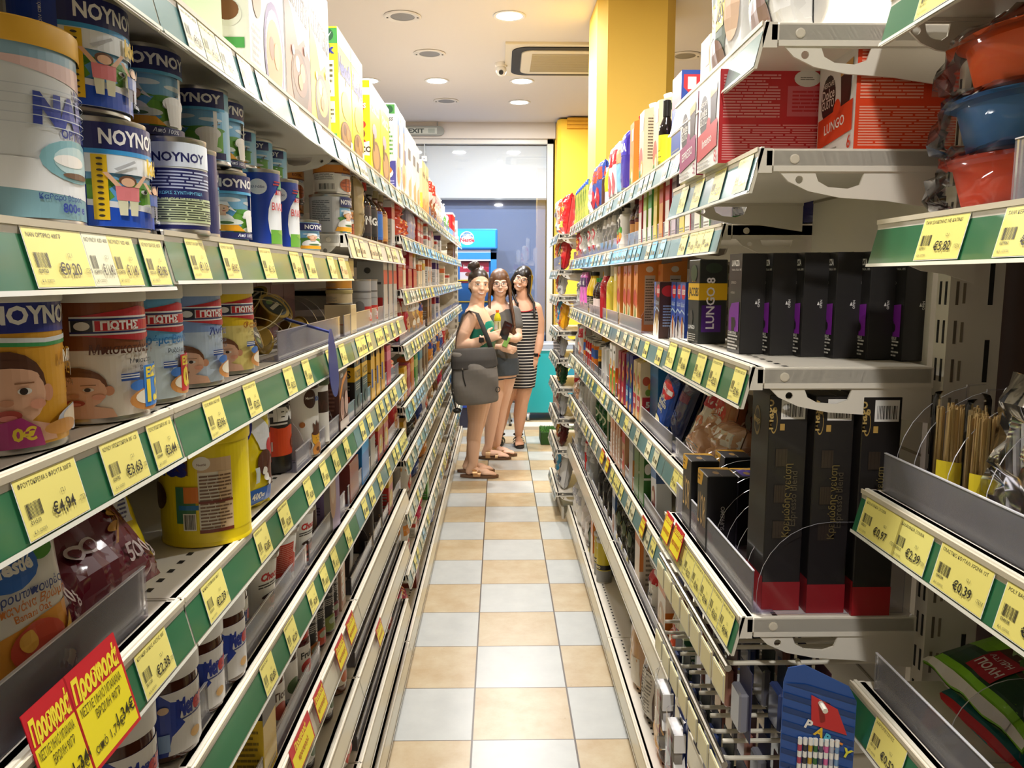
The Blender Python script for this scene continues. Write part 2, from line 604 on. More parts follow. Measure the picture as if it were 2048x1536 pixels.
# ------------------------------------------------------------------ pictures on packaging
def T(s, x, y, h, c, **o): return ('T', s, x, y, h, c, o)
def scale(items, x0, y0, x1, y1):
    # fit artwork drawn in 0..1 into a sub-rectangle
    r = []
    fx = lambda x: x0 + x * (x1 - x0)
    fy = lambda y: y0 + y * (y1 - y0)
    for it in items:
        k = it[0]
        if k in 'RLB': q = (k, fx(it[1]), fy(it[2]), fx(it[3]), fy(it[4])) + tuple(it[5:])
        elif k == 'E': q = (k, fx(it[1]), fy(it[2]), it[3] * (x1 - x0), it[4] * (y1 - y0)) + tuple(it[5:])
        elif k == 'P': q = (k, [(fx(a), fy(b)) for a, b in it[1]]) + tuple(it[2:])
        else:
            o = dict(it[6]) if len(it) > 6 else {}
            if 'w' in o: o['w'] *= (x1 - x0)
            q = ('T', it[1], fx(it[2]), fy(it[3]), it[4] * (y1 - y0), it[5], o)
        r.append(q)
    return r
def kid(x, y, s, top, legs, hair):
    sk = 'e8b996'
    return [('P', [(x - .06 * s, y), (x - .01 * s, y), (x - .005 * s, y + .35 * s), (x - .07 * s, y + .35 * s)], legs), ('P', [(x + .01 * s, y), (x + .06 * s, y), (x + .07 * s, y + .35 * s), (x + .005 * s, y + .35 * s)], legs),
            ('P', [(x - .075 * s, y + .34 * s), (x + .075 * s, y + .34 * s), (x + .08 * s, y + .66 * s), (x - .08 * s, y + .66 * s)], top),
            ('P', [(x - .08 * s, y + .66 * s), (x - .15 * s, y + .95 * s), (x - .12 * s, y + .96 * s), (x - .04 * s, y + .66 * s)], sk), ('P', [(x + .08 * s, y + .66 * s), (x + .15 * s, y + .95 * s), (x + .12 * s, y + .96 * s), (x + .04 * s, y + .66 * s)], sk),
            ('E', x, y + .79 * s, .06 * s, .12 * s, hair), ('E', x, y + .76 * s, .045 * s, .1 * s, sk)]
def meadow():
    return [('R', 0, 0, 1, 1, '9fd0ee'), ('R', 0, .55, 1, 1, '7fbfe8'), ('E', .3, .86, .25, .06, 'e6f3fa'), ('E', .8, .8, .2, .05, 'e6f3fa'), ('R', 0, 0, 1, .58, '6fae3c'), ('E', .2, .56, .3, .08, '4e8f38'), ('E', .7, .56, .35, .07, '5a9a3a'),
            ('P', [(.3, .58), (.45, .58), (.35, .4), (.55, .2), (.35, 0), (.1, 0), (.25, .25), (.2, .42)], '5fa8dc'),
            ('E', .62, .42, .06, .05, 'f2f0ea'), ('E', .64, .43, .03, .04, '2a2622'), ('E', .8, .5, .03, .025, 'f2f0ea'), ('R', .86, .58, .88, .7, '6a5a48'), ('P', [(.8, .66), (.94, .72), (.94, .7), (.8, .64)], '6a5a48'), ('P', [(.85, .6), (.88, .78), (.9, .77), (.87, .6)], '6a5a48'), ('E', .75, .08, .2, .08, 'e9efd8')]
def maid(x, y, s):
    return [('E', x, y + .28 * s, .16 * s, .3 * s, 'f4f2ee'), ('P', [(x - .17 * s, y + .2 * s), (x + .2 * s, y + .2 * s), (x + .3 * s, y), (x - .2 * s, y)], 'f0a81c'), ('E', x + .1 * s, y + .3 * s, .17 * s, .1 * s, 'dfe6da'), ('E', x + .04 * s, y + .27 * s, .1 * s, .05 * s, '4a6a3c'), ('R', x - .04 * s, y + .5 * s, x + .05 * s, y + .66 * s, 'e6b493'),
            ('E', x, y + .74 * s, .085 * s, .15 * s, 'c98a34'), ('E', x + .015 * s, y + .71 * s, .07 * s, .125 * s, 'efc2a2'), ('P', [(x - .1 * s, y + .74 * s), (x - .07 * s, y + .96 * s), (x + .07 * s, y + .95 * s), (x + .1 * s, y + .8 * s), (x, y + .86 * s)], 'f6f4f0'), ('P', [(x + .08 * s, y + .72 * s), (x + .17 * s, y + .62 * s), (x + .1 * s, y + .8 * s)], 'f6f4f0'), ('E', x + .03 * s, y + .73 * s, .01 * s, .015 * s, '2c2018'), ('E', x + .03 * s, y + .645 * s, .02 * s, .012 * s, 'b8413c')]
def baby(hair='7a4a2c'):
    sk, s2 = 'eebc9c', 'd99a78'
    return [('P', [(.05, 0), (.95, 0), (.9, .16), (.62, .26), (.38, .26), (.1, .16)], 'efbd9e'), ('E', .5, .58, .36, .37, hair), ('E', .13, .5, .06, .09, s2), ('E', .87, .5, .06, .09, s2), ('E', .5, .5, .345, .33, sk), ('E', .5, .76, .3, .1, hair), ('E', .5, .68, .29, .1, sk),
            ('E', .35, .54, .06, .035, 'f6f2ee'), ('E', .65, .54, .06, .035, 'f6f2ee'), ('E', .36, .54, .034, .036, '2e2018'), ('E', .64, .54, .034, .036, '2e2018'), ('R', .27, .615, .43, .63, '9a6a48'), ('R', .57, .615, .73, .63, '9a6a48'), ('E', .5, .43, .055, .035, s2), ('E', .25, .4, .07, .05, 'eaa488'), ('E', .75, .4, .07, .05, 'eaa488'), ('E', .5, .3, .11, .06, 'b3463c'), ('E', .5, .28, .07, .03, 'e58a80')]
def bowl(c1='c98a4a', rim='f2efe8'):
    return [('E', .5, .3, .48, .28, rim), ('E', .5, .52, .46, .2, c1), ('E', .35, .55, .12, .1, 'e0b070'), ('E', .6, .5, .14, .1, 'b06f34'), ('E', .5, .62, .1, .07, 'e9c48a'), ('E', .72, .58, .1, .08, 'd79d58')]
NAVY, RED = '1f2462', 'c2222c'

D = {}
def prod(key, name, cat, desc, parts, w, h, d):
    D[key] = dict(name=name, cat=cat, desc=desc, parts=parts, w=w, h=h, d=d)

# ---- left, second shelf: milk tins
def a_kid():
    return [('R', 0, 0, 1, 1, '1c44b4'), ('R', .06, 0, .2, 1, 'f0eee8'), ('L', .08, .1, .19, .8, 12, '9a9890'), T('Ανάδοχοι κατά προτίμηση πριν από: δες στο κάτω μέρος', .33, .06, .035, 'e8ecf4', rot=PI / 2),
            ('R', .37, 0, .66, 1, 'eef3f6')] + scale(meadow(), .37, .18, .66, .62) + [('R', .37, .0, .66, .22, '1c4fc0'), ('P', [(.37, .26), (.66, .2), (.66, .14), (.37, .2)], 'e8e8ea'), ('R', .37, .52, .66, .72, 'f0f5f8'), ('R', .37, .74, .66, 1, NAVY), ('R', .37, .70, .66, .745, '3a9ad8'), T('NOYNOY', .515, .80, .14, 'f4f2ee', al=.5, sx=.8, w=.26, b=.03),
            ('R', .385, .06, .425, .69, 'f0c51c')] + [('E', .405, .1 + .055 * i, .008, .012, '3a3020') for i in range(11)] + [T('kid', .55, .55, .15, 'f2cc2a', b=.04, sx=.9), ('P', [(.44, .56), (.5, .66), (.505, .64), (.45, .54)], 'b9bcc0')] + kid(.475, .11, .43, 'e8858a', 'e6e4c4', '6a4630') + kid(.575, .11, .36, '3f63b0', '7a7f92', '5a3c28') + [T('Παιδικό γάλα', .57, .06, .035, 'eef0f8')]
prod('kid', 'milk_tin', 'tin', 'blue milk drink tin with two children', lambda: p_can(.0505, .108, '1c44b4', a_kid()), .101, .108, .101)
def a_evap(dark=True):
    b = NAVY if dark else '9cd2ee'
    return [('R', 0, 0, 1, 1, b), ('R', .30, .12, .64, .72, '9fd0ee')] + scale(meadow(), .30, .1, .64, .70) + maid(.36, .12, .48) + [('E', .55, .38, .065, .09, 'f4f3ee'), ('R', .575, .4, .595, .7, 'f6f5f0'), ('P', [(.5, .38), (.6, .38), (.585, .12), (.515, .12)], 'f1efe8'), ('R', .3, 0, .64, .1, NAVY), ('R', .3, .74, .64, 1, NAVY), ('R', .3, .705, .64, .745, '58b0dc'), T('NOYNOY', .47, .81, .125, 'f2f0ec', al=.5, w=.31, b=.035), T('Από 100%', .5, .03, .05, 'e8ecf8', al=.5, sh=.2)] + \
        [('R', .06, .1, .26, .9, 'f0eee6'), ('L', .08, .45, .25, .85, 10, '4a4a60'), ('B', .09, .15, .22, .36, '2a2a30')]
prod('evapd', 'milk_tin', 'tin', 'dark blue evaporated milk tin with a meadow picture', lambda: p_can(.0385, .108, NAVY, a_evap()), .077, .108, .077)
prod('evapl', 'milk_tin', 'tin', 'light blue evaporated milk tin with a milkmaid', lambda: p_can(.0375, .1, '86c8ec', [i for i in a_evap(False)]), .075, .1, .075)
prod('evapback', 'milk_tin', 'tin', 'evaporated milk tin showing its back label of text', lambda: p_can(.0385, .108, NAVY, [('R', .22, .05, .78, .95, 'e9ece0'), ('R', .25, .3, .75, .7, NAVY), ('L', .27, .46, .73, .68, 6, 'c9d2ea'), T('ΧΩΡΙΣ ΣΥΝΤΗΡΗΤΙΚΑ', .5, .40, .035, '7fd0f0', al=.5), ('P', [(.22, .95), (.3, .99), (.5, 1), (.7, .99), (.78, .95), (.78, .72), (.22, .72)], 'e9f2fa'), T('NOYNOY', .5, .78, .1, NAVY, al=.5, w=.34, b=.03), ('R', .25, .08, .75, .36, 'd6e2b0'), ('L', .27, .1, .73, .34, 9, '3c4438'), T('ΔΙΑΤΡΟΦΙΚΑ ΣΥΣΤΑΤΙΚΑ', .5, .345, .03, NAVY, al=.5)]), .077, .108, .077)
prod('vlax', 'milk_carton_tin', 'tin', 'tall royal blue milk tin with red lettering', lambda: p_can(.033, .125, '1a3fa6', [('E', .56, .35, .13, .42, 'eef0f2'), ('R', .45, 0, .7, .2, '6fae3c'), ('E', .62, .17, .1, .04, '8fc04c'), ('E', .36, .8, .07, .11, 'e9ecf2'), T('Ελλάδα', .36, .78, .035, '2a3a70', al=.5), ('P', [(.52, .78), (.6, .92), (.64, .78)], '3f9a6a'), ('R', .49, .87, .57, .89, RED), ('R', .48, .83, .55, .85, RED), T('ΔΕΛΤΑ', .57, .7, .06, RED, al=.5, sh=.2), T('ΒΛΑΧΑΣ', .56, .48, .1, 'cc2a2c', al=.5, w=.2, sh=.1)]), .066, .125, .066)
prod('milksmall', 'milk_tin', 'tin', 'small light blue milk tin', lambda: p_can(.036, .066, '8ccdf0', [('R', .32, .0, .64, 1, 'a6d8f2')] + scale(meadow(), .34, .04, .64, .66) + maid(.44, .04, .58) + [('R', .33, .7, .64, .97, NAVY), T('NOYNOY', .485, .76, .15, 'f2f0ec', al=.5, w=.28, b=.03)]), .072, .066, .072)
prod('nan', 'formula_tin', 'tin', 'large silver infant formula tin with yellow lid', lambda: p_can(.0625, .16, 'dfe4e6', [('R', 0, .82, 1, 1, '8fb4c6'), ('P', [(.3, .85), (.7, .70), (.7, .86)], 'e9c9c4'), ('R', 0, 0, 1, .16, '7fa9b4'), ('P', [(.3, .17), (.72, .1), (.72, .3), (.3, .33)], 'eef1f2'), T('Nestlé', .60, .68, .06, '2c3a8c', al=.5, b=.03), T('NAN', .535, .52, .15, '2c3f9e', al=.5, b=.07, sh=.05), T('OPTIPRO', .56, .455, .05, '2c3a8c', al=.5, b=.03), ('E', .55, .33, .1, .12, '7fb2ba'), ('E', .55, .33, .07, .085, 'b9d6d8'), ('E', .53, .33, .05, .035, 'f2efe8'), ('E', .55, .25, .05, .018, '6a4a30'), T('Καθαρό βάρος', .5, .105, .03, '2c4a8c', al=.5), T('800g e', .53, .04, .05, '22409c', al=.5, b=.03)] + [('R', 0, .5 + .05 * i, 1, .505 + .05 * i, 'c4ccd2') for i in range(5)], lid='e9b43a', lidh=.02), .125, .163, .125)
# ---- baby cereal tubs
def a_tub(top, bg, name, nc, sub, sc, face=True, logo=True, price=None, px=.6):
    r = [('R', 0, 0, 1, 1, bg), ('R', 0, .55, 1, 1, top), ('P', [(0, .58), (.5, .5), (1, .58), (1, .3), (0, .3)], bg), ('R', .04, .1, .2, .75, 'f2d8a8'), ('L', .06, .2, .19, .7, 12, '8a6a40')]
    if logo:
        r += [('P', [(.36, .82), (.56, .9), (.72, .84), (.72, .82)], RED), ('R', .34, .67, .72, .82, 'f2f0ec'), ('R', .34, .685, .72, .7, NAVY), ('R', .34, .79, .72, .805, NAVY), ('R', .41, .705, .72, .785, 'cf2630'), ('P', [(.36, .67), (.56, .61), (.72, .66), (.72, .67)], RED), ('R', .345, .70, .405, .79, '2a2a34'), ('E', .375, .745, .022, .035, 'ece8e0'), T('ΓΙΩΤΗΣ', .425, .715, .062, 'f6f4f0', b=.05, w=.28)]
    else:
        r += [('R', 0, .74, 1, 1, '26328c'), ('P', [(0, .74), (.5, .68), (1, .74), (1, .70), (.5, .645), (0, .70)], '3fa05a'), ('P', [(0, .77), (.5, .70), (1, .77), (1, .735), (.5, .67), (0, .735)], 'e9f0f4'), T('NOYNOY', .5, .80, .11, 'f2f0ec', al=.5, w=.4, b=.04)]
    if face: r += scale(baby(), .22, .0, .47, .44) if logo else scale(baby('5c3520'), .26, .02, .53, .66)
    r += [T(name, .52 if logo else .66, .52 if logo else .53, .075, nc, al=.5 if logo else .5, w=.26, sh=.1 if logo else 0, b=.02)]
    if not logo: r += [T('ΚΡΕΜΑ', .66, .42, .08, nc, al=.5, w=.12), ('E', .6, .14, .09, .09, 'c2c6d2'), ('E', .6, .16, .07, .06, 'ead8bc'), ('E', .53, .1, .06, .05, 'c48a44'), ('P', [(.36, 0), (.36, .16), (.42, .2), (.46, .12), (.47, 0)], 'b0307c'), T('0€', .4, .05, .08, 'f2d43a', b=.04)]
    r += [T(sub, .55 if logo else .66, .43 if logo else .35, .04, sc, al=.5, w=.2)]
    if logo: r += [T('Βιταμίνες', .58, .37, .035, sc, al=.5), ('R', .47, .29, .53, .35, '2a52a8'), ('R', .47, .31, .53, .32, 'eef0f4'), ('R', .47, .33, .53, .34, 'eef0f4'), ('E', .53, .24, .035, .045, '3f78c8'), ('E', .58, .12, .09, .1, 'c98a4a'), ('E', .58, .14, .07, .07, 'f0e6cf')]
    if price:
        bc, tc = price[0], price[1]
        r += [('R', px, .05, px + .13, .4, bc), T('ΕΚΠ', px + .01, .3, .075, tc, b=.05, w=.11), T(price[2], px + .01, .1, .17, tc, b=.06, w=.11)]
    return r
TB = lambda *a, **k: p_can(.048, .13, 'eceae4', a_tub(*a, **k), lid='dcd8cc', lidh=.016)
prod('tubn', 'baby_cereal_tub', 'tub', 'orange baby cereal tub with navy band and baby face', lambda: p_can(.05, .134, 'eceae4', a_tub('e3a52a', 'e3a52a', 'ΜΠΙΣΚΟΤΟ', 'f6f0e0', '7 δημητριακά', '6a4a20', logo=False), lid='d5d2c8', lidh=.016), .1, .136, .1)
prod('tubb', 'baby_cereal_tub', 'tub', 'brown and white baby cereal tub with red logo', lambda: TB('8a4a22', 'f0e8dc', 'Μπισκοτόκρεμα', '5a2c18', 'Μπισκότο', '4a4a50', price=('2f7fd0', 'f2d83a', '1.2'), px=.545), .096, .132, .096)
prod('tubs', 'baby_cereal_tub', 'tub', 'sky blue baby cereal tub with red logo and discount sticker', lambda: TB('6ab4e6', 'd9ecf8', 'Κρέμα Βανίλια', '2f7fc4', 'Ρυζάλευρο', '3a4a60', face=False, price=('d0282c', 'f2d83a', '0.8'), px=.545), .096, .132, .096)
prod('tubl', 'baby_cereal_tub', 'tub', 'lilac blue baby cereal tub with baby face', lambda: TB('8aa6d6', 'c9dcf2', 'Άνθος', '2c3f96', 'Ρυζιού', '3a4a60'), .096, .132, .096)
prod('tuby', 'baby_cereal_tub', 'tub', 'yellow baby cereal tub with baby face', lambda: TB('f0cc20', 'f2e08a', 'Φαρίν', 'c07a1c', 'Σιταριού', '5a4a20'), .096, .132, .096)
# ---- cereals
prod('oatbox', 'cereal_box', 'box', 'pale green muesli box under an offer card', lambda: p_box(.24, .3, .07, 'b6c98e', [('R', 0, 0, 1, 1, 'aec787'), ('P', [(0, 1), (.6, 1), (.2, 0), (0, 0)], 'c3d59c'), ('E', .65, .55, .2, .3, 'cfa06a'), ('E', .6, .75, .12, .1, 'd8605a'), ('R', .02, .02, .98, .05, 'e4e6dc')], sidec='8fb063'), .24, .3, .07)
prod('cookie', 'cereal_box', 'box', 'white cookie cereal box with brown lettering blob', lambda: p_box(.195, .3, .065, 'f0eeea', [('P', [(.25, 1), (.75, 1), (.8, .75), (.7, .55), (.62, .5), (.5, .53), (.35, .5), (.22, .6)], '6b5a50'), T('COOKIE', .5, .8, .1, 'f2eee6', al=.5, w=.5, b=.05), T('CRISP', .48, .64, .11, 'f2eee6', al=.5, w=.44, b=.05), ('E', .12, .72, .1, .07, 'e8c4c0'), ('E', .2, .4, .12, .1, 'b58a6a'), ('E', .66, .2, .3, .27, '6a5a86'), ('E', .66, .2, .26, .23, 'f4f0ea'), ('E', .66, .18, .24, .2, 'c08a50'), ('E', .58, .22, .07, .06, '8a5a34'), ('E', .72, .2, .08, .07, 'dcae72'), ('L', .04, .06, .26, .26, 6, '9a9690')], side=[('P', [(.1, 1), (.9, 1), (.9, .42), (.5, .36), (.1, .42)], 'eef2e6'), ('P', [(.14, 1), (.86, 1), (.86, .44), (.5, .385), (.14, .44)], 'fafaf6'), T('ΦΡΟΥΤΟ', .5, .74, .035, '3f8a4a', al=.5, w=.6), ('E', .5, .64, .12, .04, '6fae3c'), T('ΠΡΩΤΕΪΝΗΣ', .5, .53, .04, '2f7a40', al=.5, w=.66, b=.03), ('E', .5, .28, .34, .06, 'e8e6e0'), ('E', .5, .3, .28, .05, '7a4a28'), ('R', .12, .12, .88, .17, '4aa050'), ('L', .15, .02, .85, .1, 2, '8a8a84')]), .195, .3, .065)
CL = lambda bg, b2, c3: [('R', 0, 0, 1, 1, 'f2efe9'), ('P', [(0, .7), (.3, .58), (.5, .42), (.75, .5), (1, .4), (1, 0), (0, 0)], bg), T('CLUSTERS', .5, .62, .15, '5c5650', al=.5, w=.86, b=.02, rot=-.12), ('E', .55, .2, .36, .2, b2), ('E', .55, .24, .3, .13, c3), ('E', .45, .3, .09, .05, 'ecd9b4'), ('E', .65, .27, .1, .06, 'd9b27c'), ('E', .55, .2, .09, .05, 'b98a4e'), ('E', .28, .36, .05, .03, 'efe0c0'), ('E', .78, .43, .05, .03, 'ecd6ae')]
prod('club', 'cereal_box', 'box', 'rosy brown cluster cereal box', lambda: p_box(.18, .285, .065, 'f0eeea', CL('9a6a5c', '5a4438', '7c5440')), .18, .285, .065)
prod('cluy', 'cereal_box', 'box', 'white and yellow cluster cereal box', lambda: p_box(.18, .285, .065, 'f0eeea', CL('eccf4a', '6a5c4c', 'e2b468')), .18, .285, .065)
prod('nesq', 'cereal_box', 'box', 'bright yellow chocolate cereal box with green corner', lambda: p_box(.165, .265, .06, 'f2dc12', [('R', 0, .86, 1, 1, 'f4f0e4'), T('Nesquik', .5, .64, .15, '2c3a9c', al=.5, w=.9, b=.05), ('E', .5, .4, .3, .12, 'e6d050'), ('E', .5, .12, .42, .14, '6a4a34'), ('E', .5, .15, .36, .1, 'a9763f'), ('E', .38, .18, .1, .05, '7a4a28'), ('E', .6, .16, .12, .05, 'c98f52'), ('R', .8, .02, .97, .12, 'f2f0ea')], side=[('R', 0, .86, 1, .985, '3f9a44'), ('E', .66, .93, .2, .05, '1f5c34'), ('P', [(.56, .93), (.64, .9), (.8, .96), (.64, .92)], 'f2f2ee'), T('uik', .3, .78, .07, '2c3a9c', b=.05), ('R', .2, .42, .85, .72, 'f2efd0'), ('L', .28, .44, .8, .7, 6, '6a6440'), ('R', .2, .2, .85, .38, 'f0edc8'), ('L', .28, .22, .8, .36, 4, '6a6440'), ('R', .15, .08, .9, .11, '4aa050')]), .165, .265, .06)
prod('choco', 'cereal_box', 'box', 'yellow choco ball cereal box with red logo', lambda: p_box(.2, .255, .06, 'f2dc12', [('R', 0, .88, 1, 1, 'f2eee4'), T('CHOCO', .5, .7, .1, 'f2eee6', al=.5, w=.7, b=.06), ('E', .4, .5, .2, .08, 'c9b8c8'), ('E', .55, .2, .4, .2, '8a5a34'), ('E', .5, .22, .3, .14, 'c2915a'), ('E', .3, .36, .08, .1, '6a4430')], side=[('R', 0, .84, 1, .92, 'f2eee4'), ('E', .4, .72, .35, .08, 'b5232c'), T('OOPS', .42, .7, .05, 'f4f0e6', al=.5, b=.04), ('E', .5, .52, .3, .05, 'c0302c'), ('E', .5, .42, .26, .06, '8a4a30'), ('E', .5, .32, .3, .05, 'b5302c'), ('P', [(.1, .3), (.95, .34), (.95, .18), (.1, .2)], 'e9e2d8'), T('COCO', .5, .22, .06, '3a2a24', al=.5, b=.04)]), .2, .255, .06)
prod('fitness', 'cereal_box', 'box', 'white and indigo fitness cereal box', lambda: p_box(.16, .3, .065, 'f0f0f2', [('P', [(.1, 1), (.7, 1), (.6, .6), (.2, .5)], 'dfe8f2'), ('E', .6, .78, .2, .12, '6a93c4'), ('P', [(.45, .8), (.62, .8), (.7, .2), (.35, .25)], 'd9b27c'), ('E', .5, .25, .36, .18, 'e4c690'), ('E', .45, .2, .2, .1, 'c9924e'), ('R', .6, .42, .86, .6, '7a7fa8')], side=[('R', 0, 0, 1, .34, '3a3a8c'), ('R', 0, .88, 1, .985, '4a9a48'), ('E', .7, .93, .2, .045, '1f5c34'), T('fitness', .5, .8, .06, '3a3a40', al=.5, w=.8, sh=.3), ('P', [(.12, .76), (.9, .76), (.9, .36), (.5, .3), (.12, .36)], 'eceed0'), ('L', .2, .4, .85, .74, 7, '4a8a44'), ('E', .45, .2, .4, .07, 'eee8dc'), ('E', .45, .23, .34, .05, 'b86a34'), ('L', .1, .03, .9, .12, 3, '9a9ad0')]), .16, .3, .065)
prod('wheat', 'cereal_box', 'box', 'white cereal box with red and green wave', lambda: p_box(.17, .28, .06, 'f2f0ec', [('P', [(.5, .3), (.9, .4), (.9, 0), (.3, 0)], 'e8c890'), ('R', .3, .6, .8, .75, '6a6a70'), ('E', .6, .2, .3, .12, 'dcb070')], side=[('P', [(0, .6), (.4, .6), (.4, .45), (0, .4)], 'cc2c34'), ('P', [(0, .4), (.4, .45), (.5, .2), (0, 0)], '2f8a48'), ('R', .5, .5, .9, .7, '7a7a80')]), .17, .28, .06)
prod('allbran', 'cereal_box', 'box', 'yellow and cream bran cereal box', lambda: p_box(.17, .25, .085, 'f2d488', [('R', 0, 0, 1, .2, 'e89a34'), ('E', .5, .2, .35, .1, 'f0b468'), T('All-Bran', .5, .7, .1, '7a5a30', al=.5, w=.8)], side=[('R', 0, .84, 1, 1, 'f6ead0'), T('Kellogg', .5, .88, .06, 'b0324a', al=.5, w=.76, sh=.3), ('E', .45, .7, .24, .07, 'f6f2e6'), T('All-', .45, .705, .035, '4a4a50', al=.5), T('Bran', .45, .67, .035, '4a4a50', al=.5), ('E', .5, .45, .3, .06, '8a4a2c'), ('E', .45, .47, .12, .04, 'c23a30'), ('R', 0, 0, 1, .38, 'eeb03c'), ('E', .5, .2, .4, .05, 'f2cf8a'), ('R', 0, 0, 1, .1, 'e8862c')]), .17, .25, .085)
# ---- quick kinds: one line per product
def stripes(ac, word=None, wc='f4f2ec', pic=None):
    r = [('R', 0, .62, 1, .86, ac)]
    if word: r.append(T(word, .5, .68, .12, wc, al=.5, w=.88, b=.04))
    if pic: r += [('E', .5, .3, .36, .2, pic), ('E', .42, .34, .14, .08, 'f0e6d2')]
    r.append(('L', .1, .04, .9, .12, 2, '8a8680'))
    return r
def qbox(key, desc, w, h, d, base, ac, word=None, wc='f4f2ec', pic=None, side=None, name='packet_box', cat='box', vert=False):
    fr = stripes(ac, word, wc, pic)
    if vert: fr = [('R', 0, 0, 1, 1, base), ('R', .08, .05, .3, .95, ac)] + ([T(word, .62, .1, .16 if h > w else .2, wc, rot=PI / 2, b=.04)] if word else [])
    si = [('R', 0, .62, 1, .86, ac), ('L', .12, .1, .88, .5, 6, 'a8a49c')] if side is None else side
    prod(key, name, cat, desc, lambda: p_box(w, h, d, base, fr, si), w, h, d)
def qbag(key, desc, w, h, t, base, ac, word=None, wc='f4f2ec', pic=None, seed=1, name='snack_bag', cat='bag', rough=.25, wr=.14, seal=None, items=None):
    it = items if items is not None else stripes(ac, word, wc, pic)
    prod(key, name, cat, desc, lambda: p_bag(w, h, t, base, it, seed, rough, wr, seal), w, h, t)
def qbot(key, desc, prof, r, h, body, cap, label=None, lz=(.15, .5), word=None, wc='f4f2ec', ac=None, glass=True, name='bottle', cat='bottle', items=None, **kw):
    it = items or (([('R', .3, .1, .7, .9, ac)] if ac else []) + ([T(word, .5, .38, .24, wc, al=.5, w=.3, b=.04)] if word else []))
    prod(key, name, cat, desc, lambda: p_bottle(prof, r, h, body, cap, label, lz, it, glass=glass, **kw), r * 2, h, r * 2)
def qjar(key, desc, r, h, content, lid, label, word=None, wc='2a2a30', pic=None, items=None, name='jar', **kw):
    it = items or ([('R', .28, .05, .72, .95, label)] + ([('E', .5, .3, .08, .22, pic)] if pic else []) + ([T(word, .5, .6, .2, wc, al=.5, w=.32, b=.03)] if word else []))
    prod(key, name, 'jar', desc, lambda: p_jar(r, h, content, lid, label, it, **kw), r * 2, h, r * 2)
def qcan(key, desc, r, h, base, word=None, wc='f4f2ec', ac=None, lid=None, drink=False, items=None, name=None, metal=STEEL):
    it = items or (([('R', .3, .5, .7, .85, ac)] if ac else []) + ([T(word, .5, .55, .15, wc, al=.5, w=.34, b=.04)] if word else []) + [('L', .05, .1, .25, .6, 8, '9a968c')])
    prod(key, name or ('drink_can' if drink else 'food_tin'), 'can' if drink else 'tin', desc, (lambda: p_tincan(r, h, base, it)) if drink else (lambda: p_can(r, h, base, it, lid=lid, metal=metal)), r * 2, h, r * 2)
def qcart(key, desc, w, h, d, base, fr, side=(), cap='e8e4da', topc=None, slant=.022):
    prod(key, 'drink_carton', 'carton', desc, lambda: p_carton(w, h, d, base, fr, side, cap, slant, topc), w, h, d)

# left second shelf, further tins
prod('royal', 'waffle_tin', 'tin', 'waffle topped tin with orange band and back text', lambda: p_can(.047, .078, 'efeae0', [('R', 0, .72, 1, 1, 'd98a34'), ('R', 0, .68, 1, .73, '8a4a24'), ('R', .18, .42, .4, .7, 'f2efe8'), ('L', .19, .44, .39, .68, 6, '7a766e'), ('B', .26, .08, .4, .3, '3a3834'), T('ROYAL', .53, .8, .1, '7a3c1c', al=.5, w=.2, b=.03), T('Ζαχαρούχο', .53, .62, .08, '3f78b8', al=.5, w=.2, sh=.2), ('E', .53, .26, .085, .25, 'c4612a'), ('R', .46, .2, .6, .23, '8a3c18'), ('R', .46, .32, .6, .35, '8a3c18'), ('R', .5, .05, .512, .5, '8a3c18'), ('R', .55, .05, .562, .5, '8a3c18')]), .094, .078, .094)
prod('evapw', 'milk_tin', 'tin', 'silver grey evaporated milk tin with milkmaid panel', lambda: p_can(.048, .095, 'b9bcc0', [('L', .2, .3, .36, .9, 12, '5c6068'), ('R', .38, 0, .44, 1, 'd5d6d8')] + scale(meadow(), .44, 0, .62, .7) + maid(.52, .03, .62) + [('R', .44, .72, .62, 1, NAVY), T('NOYNOY', .53, .79, .13, 'f4f2ee', al=.5, w=.17, b=.03)]), .096, .095, .096)
qbag('goldbag', 'tall matt gold coffee pouch', .09, .21, .05, 'b89f6c', '4a3a2c', None, seed=3, name='coffee_pouch', items=[('E', .5, .84, .2, .07, '2a2420'), ('B', .4, .05, .85, .3, '3a342c'), ('R', .1, .4, .9, .42, '9a8456')])
qbot('cof1', 'dark coffee jar bottle with red cap', 'jarbottle', .038, .19, '2a1a14', 'c8402c', '1f1a1c', (.1, .62), 'ΝΕΣ', ac='3a2a26')
qbot('cof2', 'square shouldered black instant coffee jar', 'jarbottle', .043, .2, '241812', '8a8478', '14110f', (.12, .66), 'Gold', ac='2a2420')
qbot('cof3', 'blue labelled instant coffee jar', 'jarbottle', .038, .185, '5a3418', 'a89a70', '2f62b8', (.1, .62), None, ac='3a78d0')
qbot('cof4', 'amber labelled instant coffee jar', 'jarbottle', .038, .185, '6a3c18', 'a89a70', 'd08a3c', (.1, .62), None, ac='e0a860')
qbox('greybox', 'plain pale grey upright packet', .08, .16, .05, 'c9c8c6', 'b2262c')
qbag('redbag', 'glossy red orange coffee bag', .13, .085, .1, 'd2401c', 'e0c090', None, seed=5, name='coffee_bag', items=[('R', .62, .1, .98, .8, 'd8b070'), ('R', .3, .72, .75, .76, 'e8d0b0')])
qbag('lilbag', 'pale lilac biscuit bag', .1, .16, .05, 'b9b4d0', 'd0cce0', None, seed=6, name='biscuit_bag')
qbox('papou', 'red biscuit carton with white window panels', .12, .06, .09, 'c23426', 'f0ece4', None, side=[('R', .15, .15, .85, .85, 'f0ece4'), ('R', .25, .15, .35, .85, '7a3a2c'), ('R', .5, .15, .6, .85, '7a3a2c'), ('E', .7, .8, .12, .1, '5a2a5c')], name='biscuit_box')
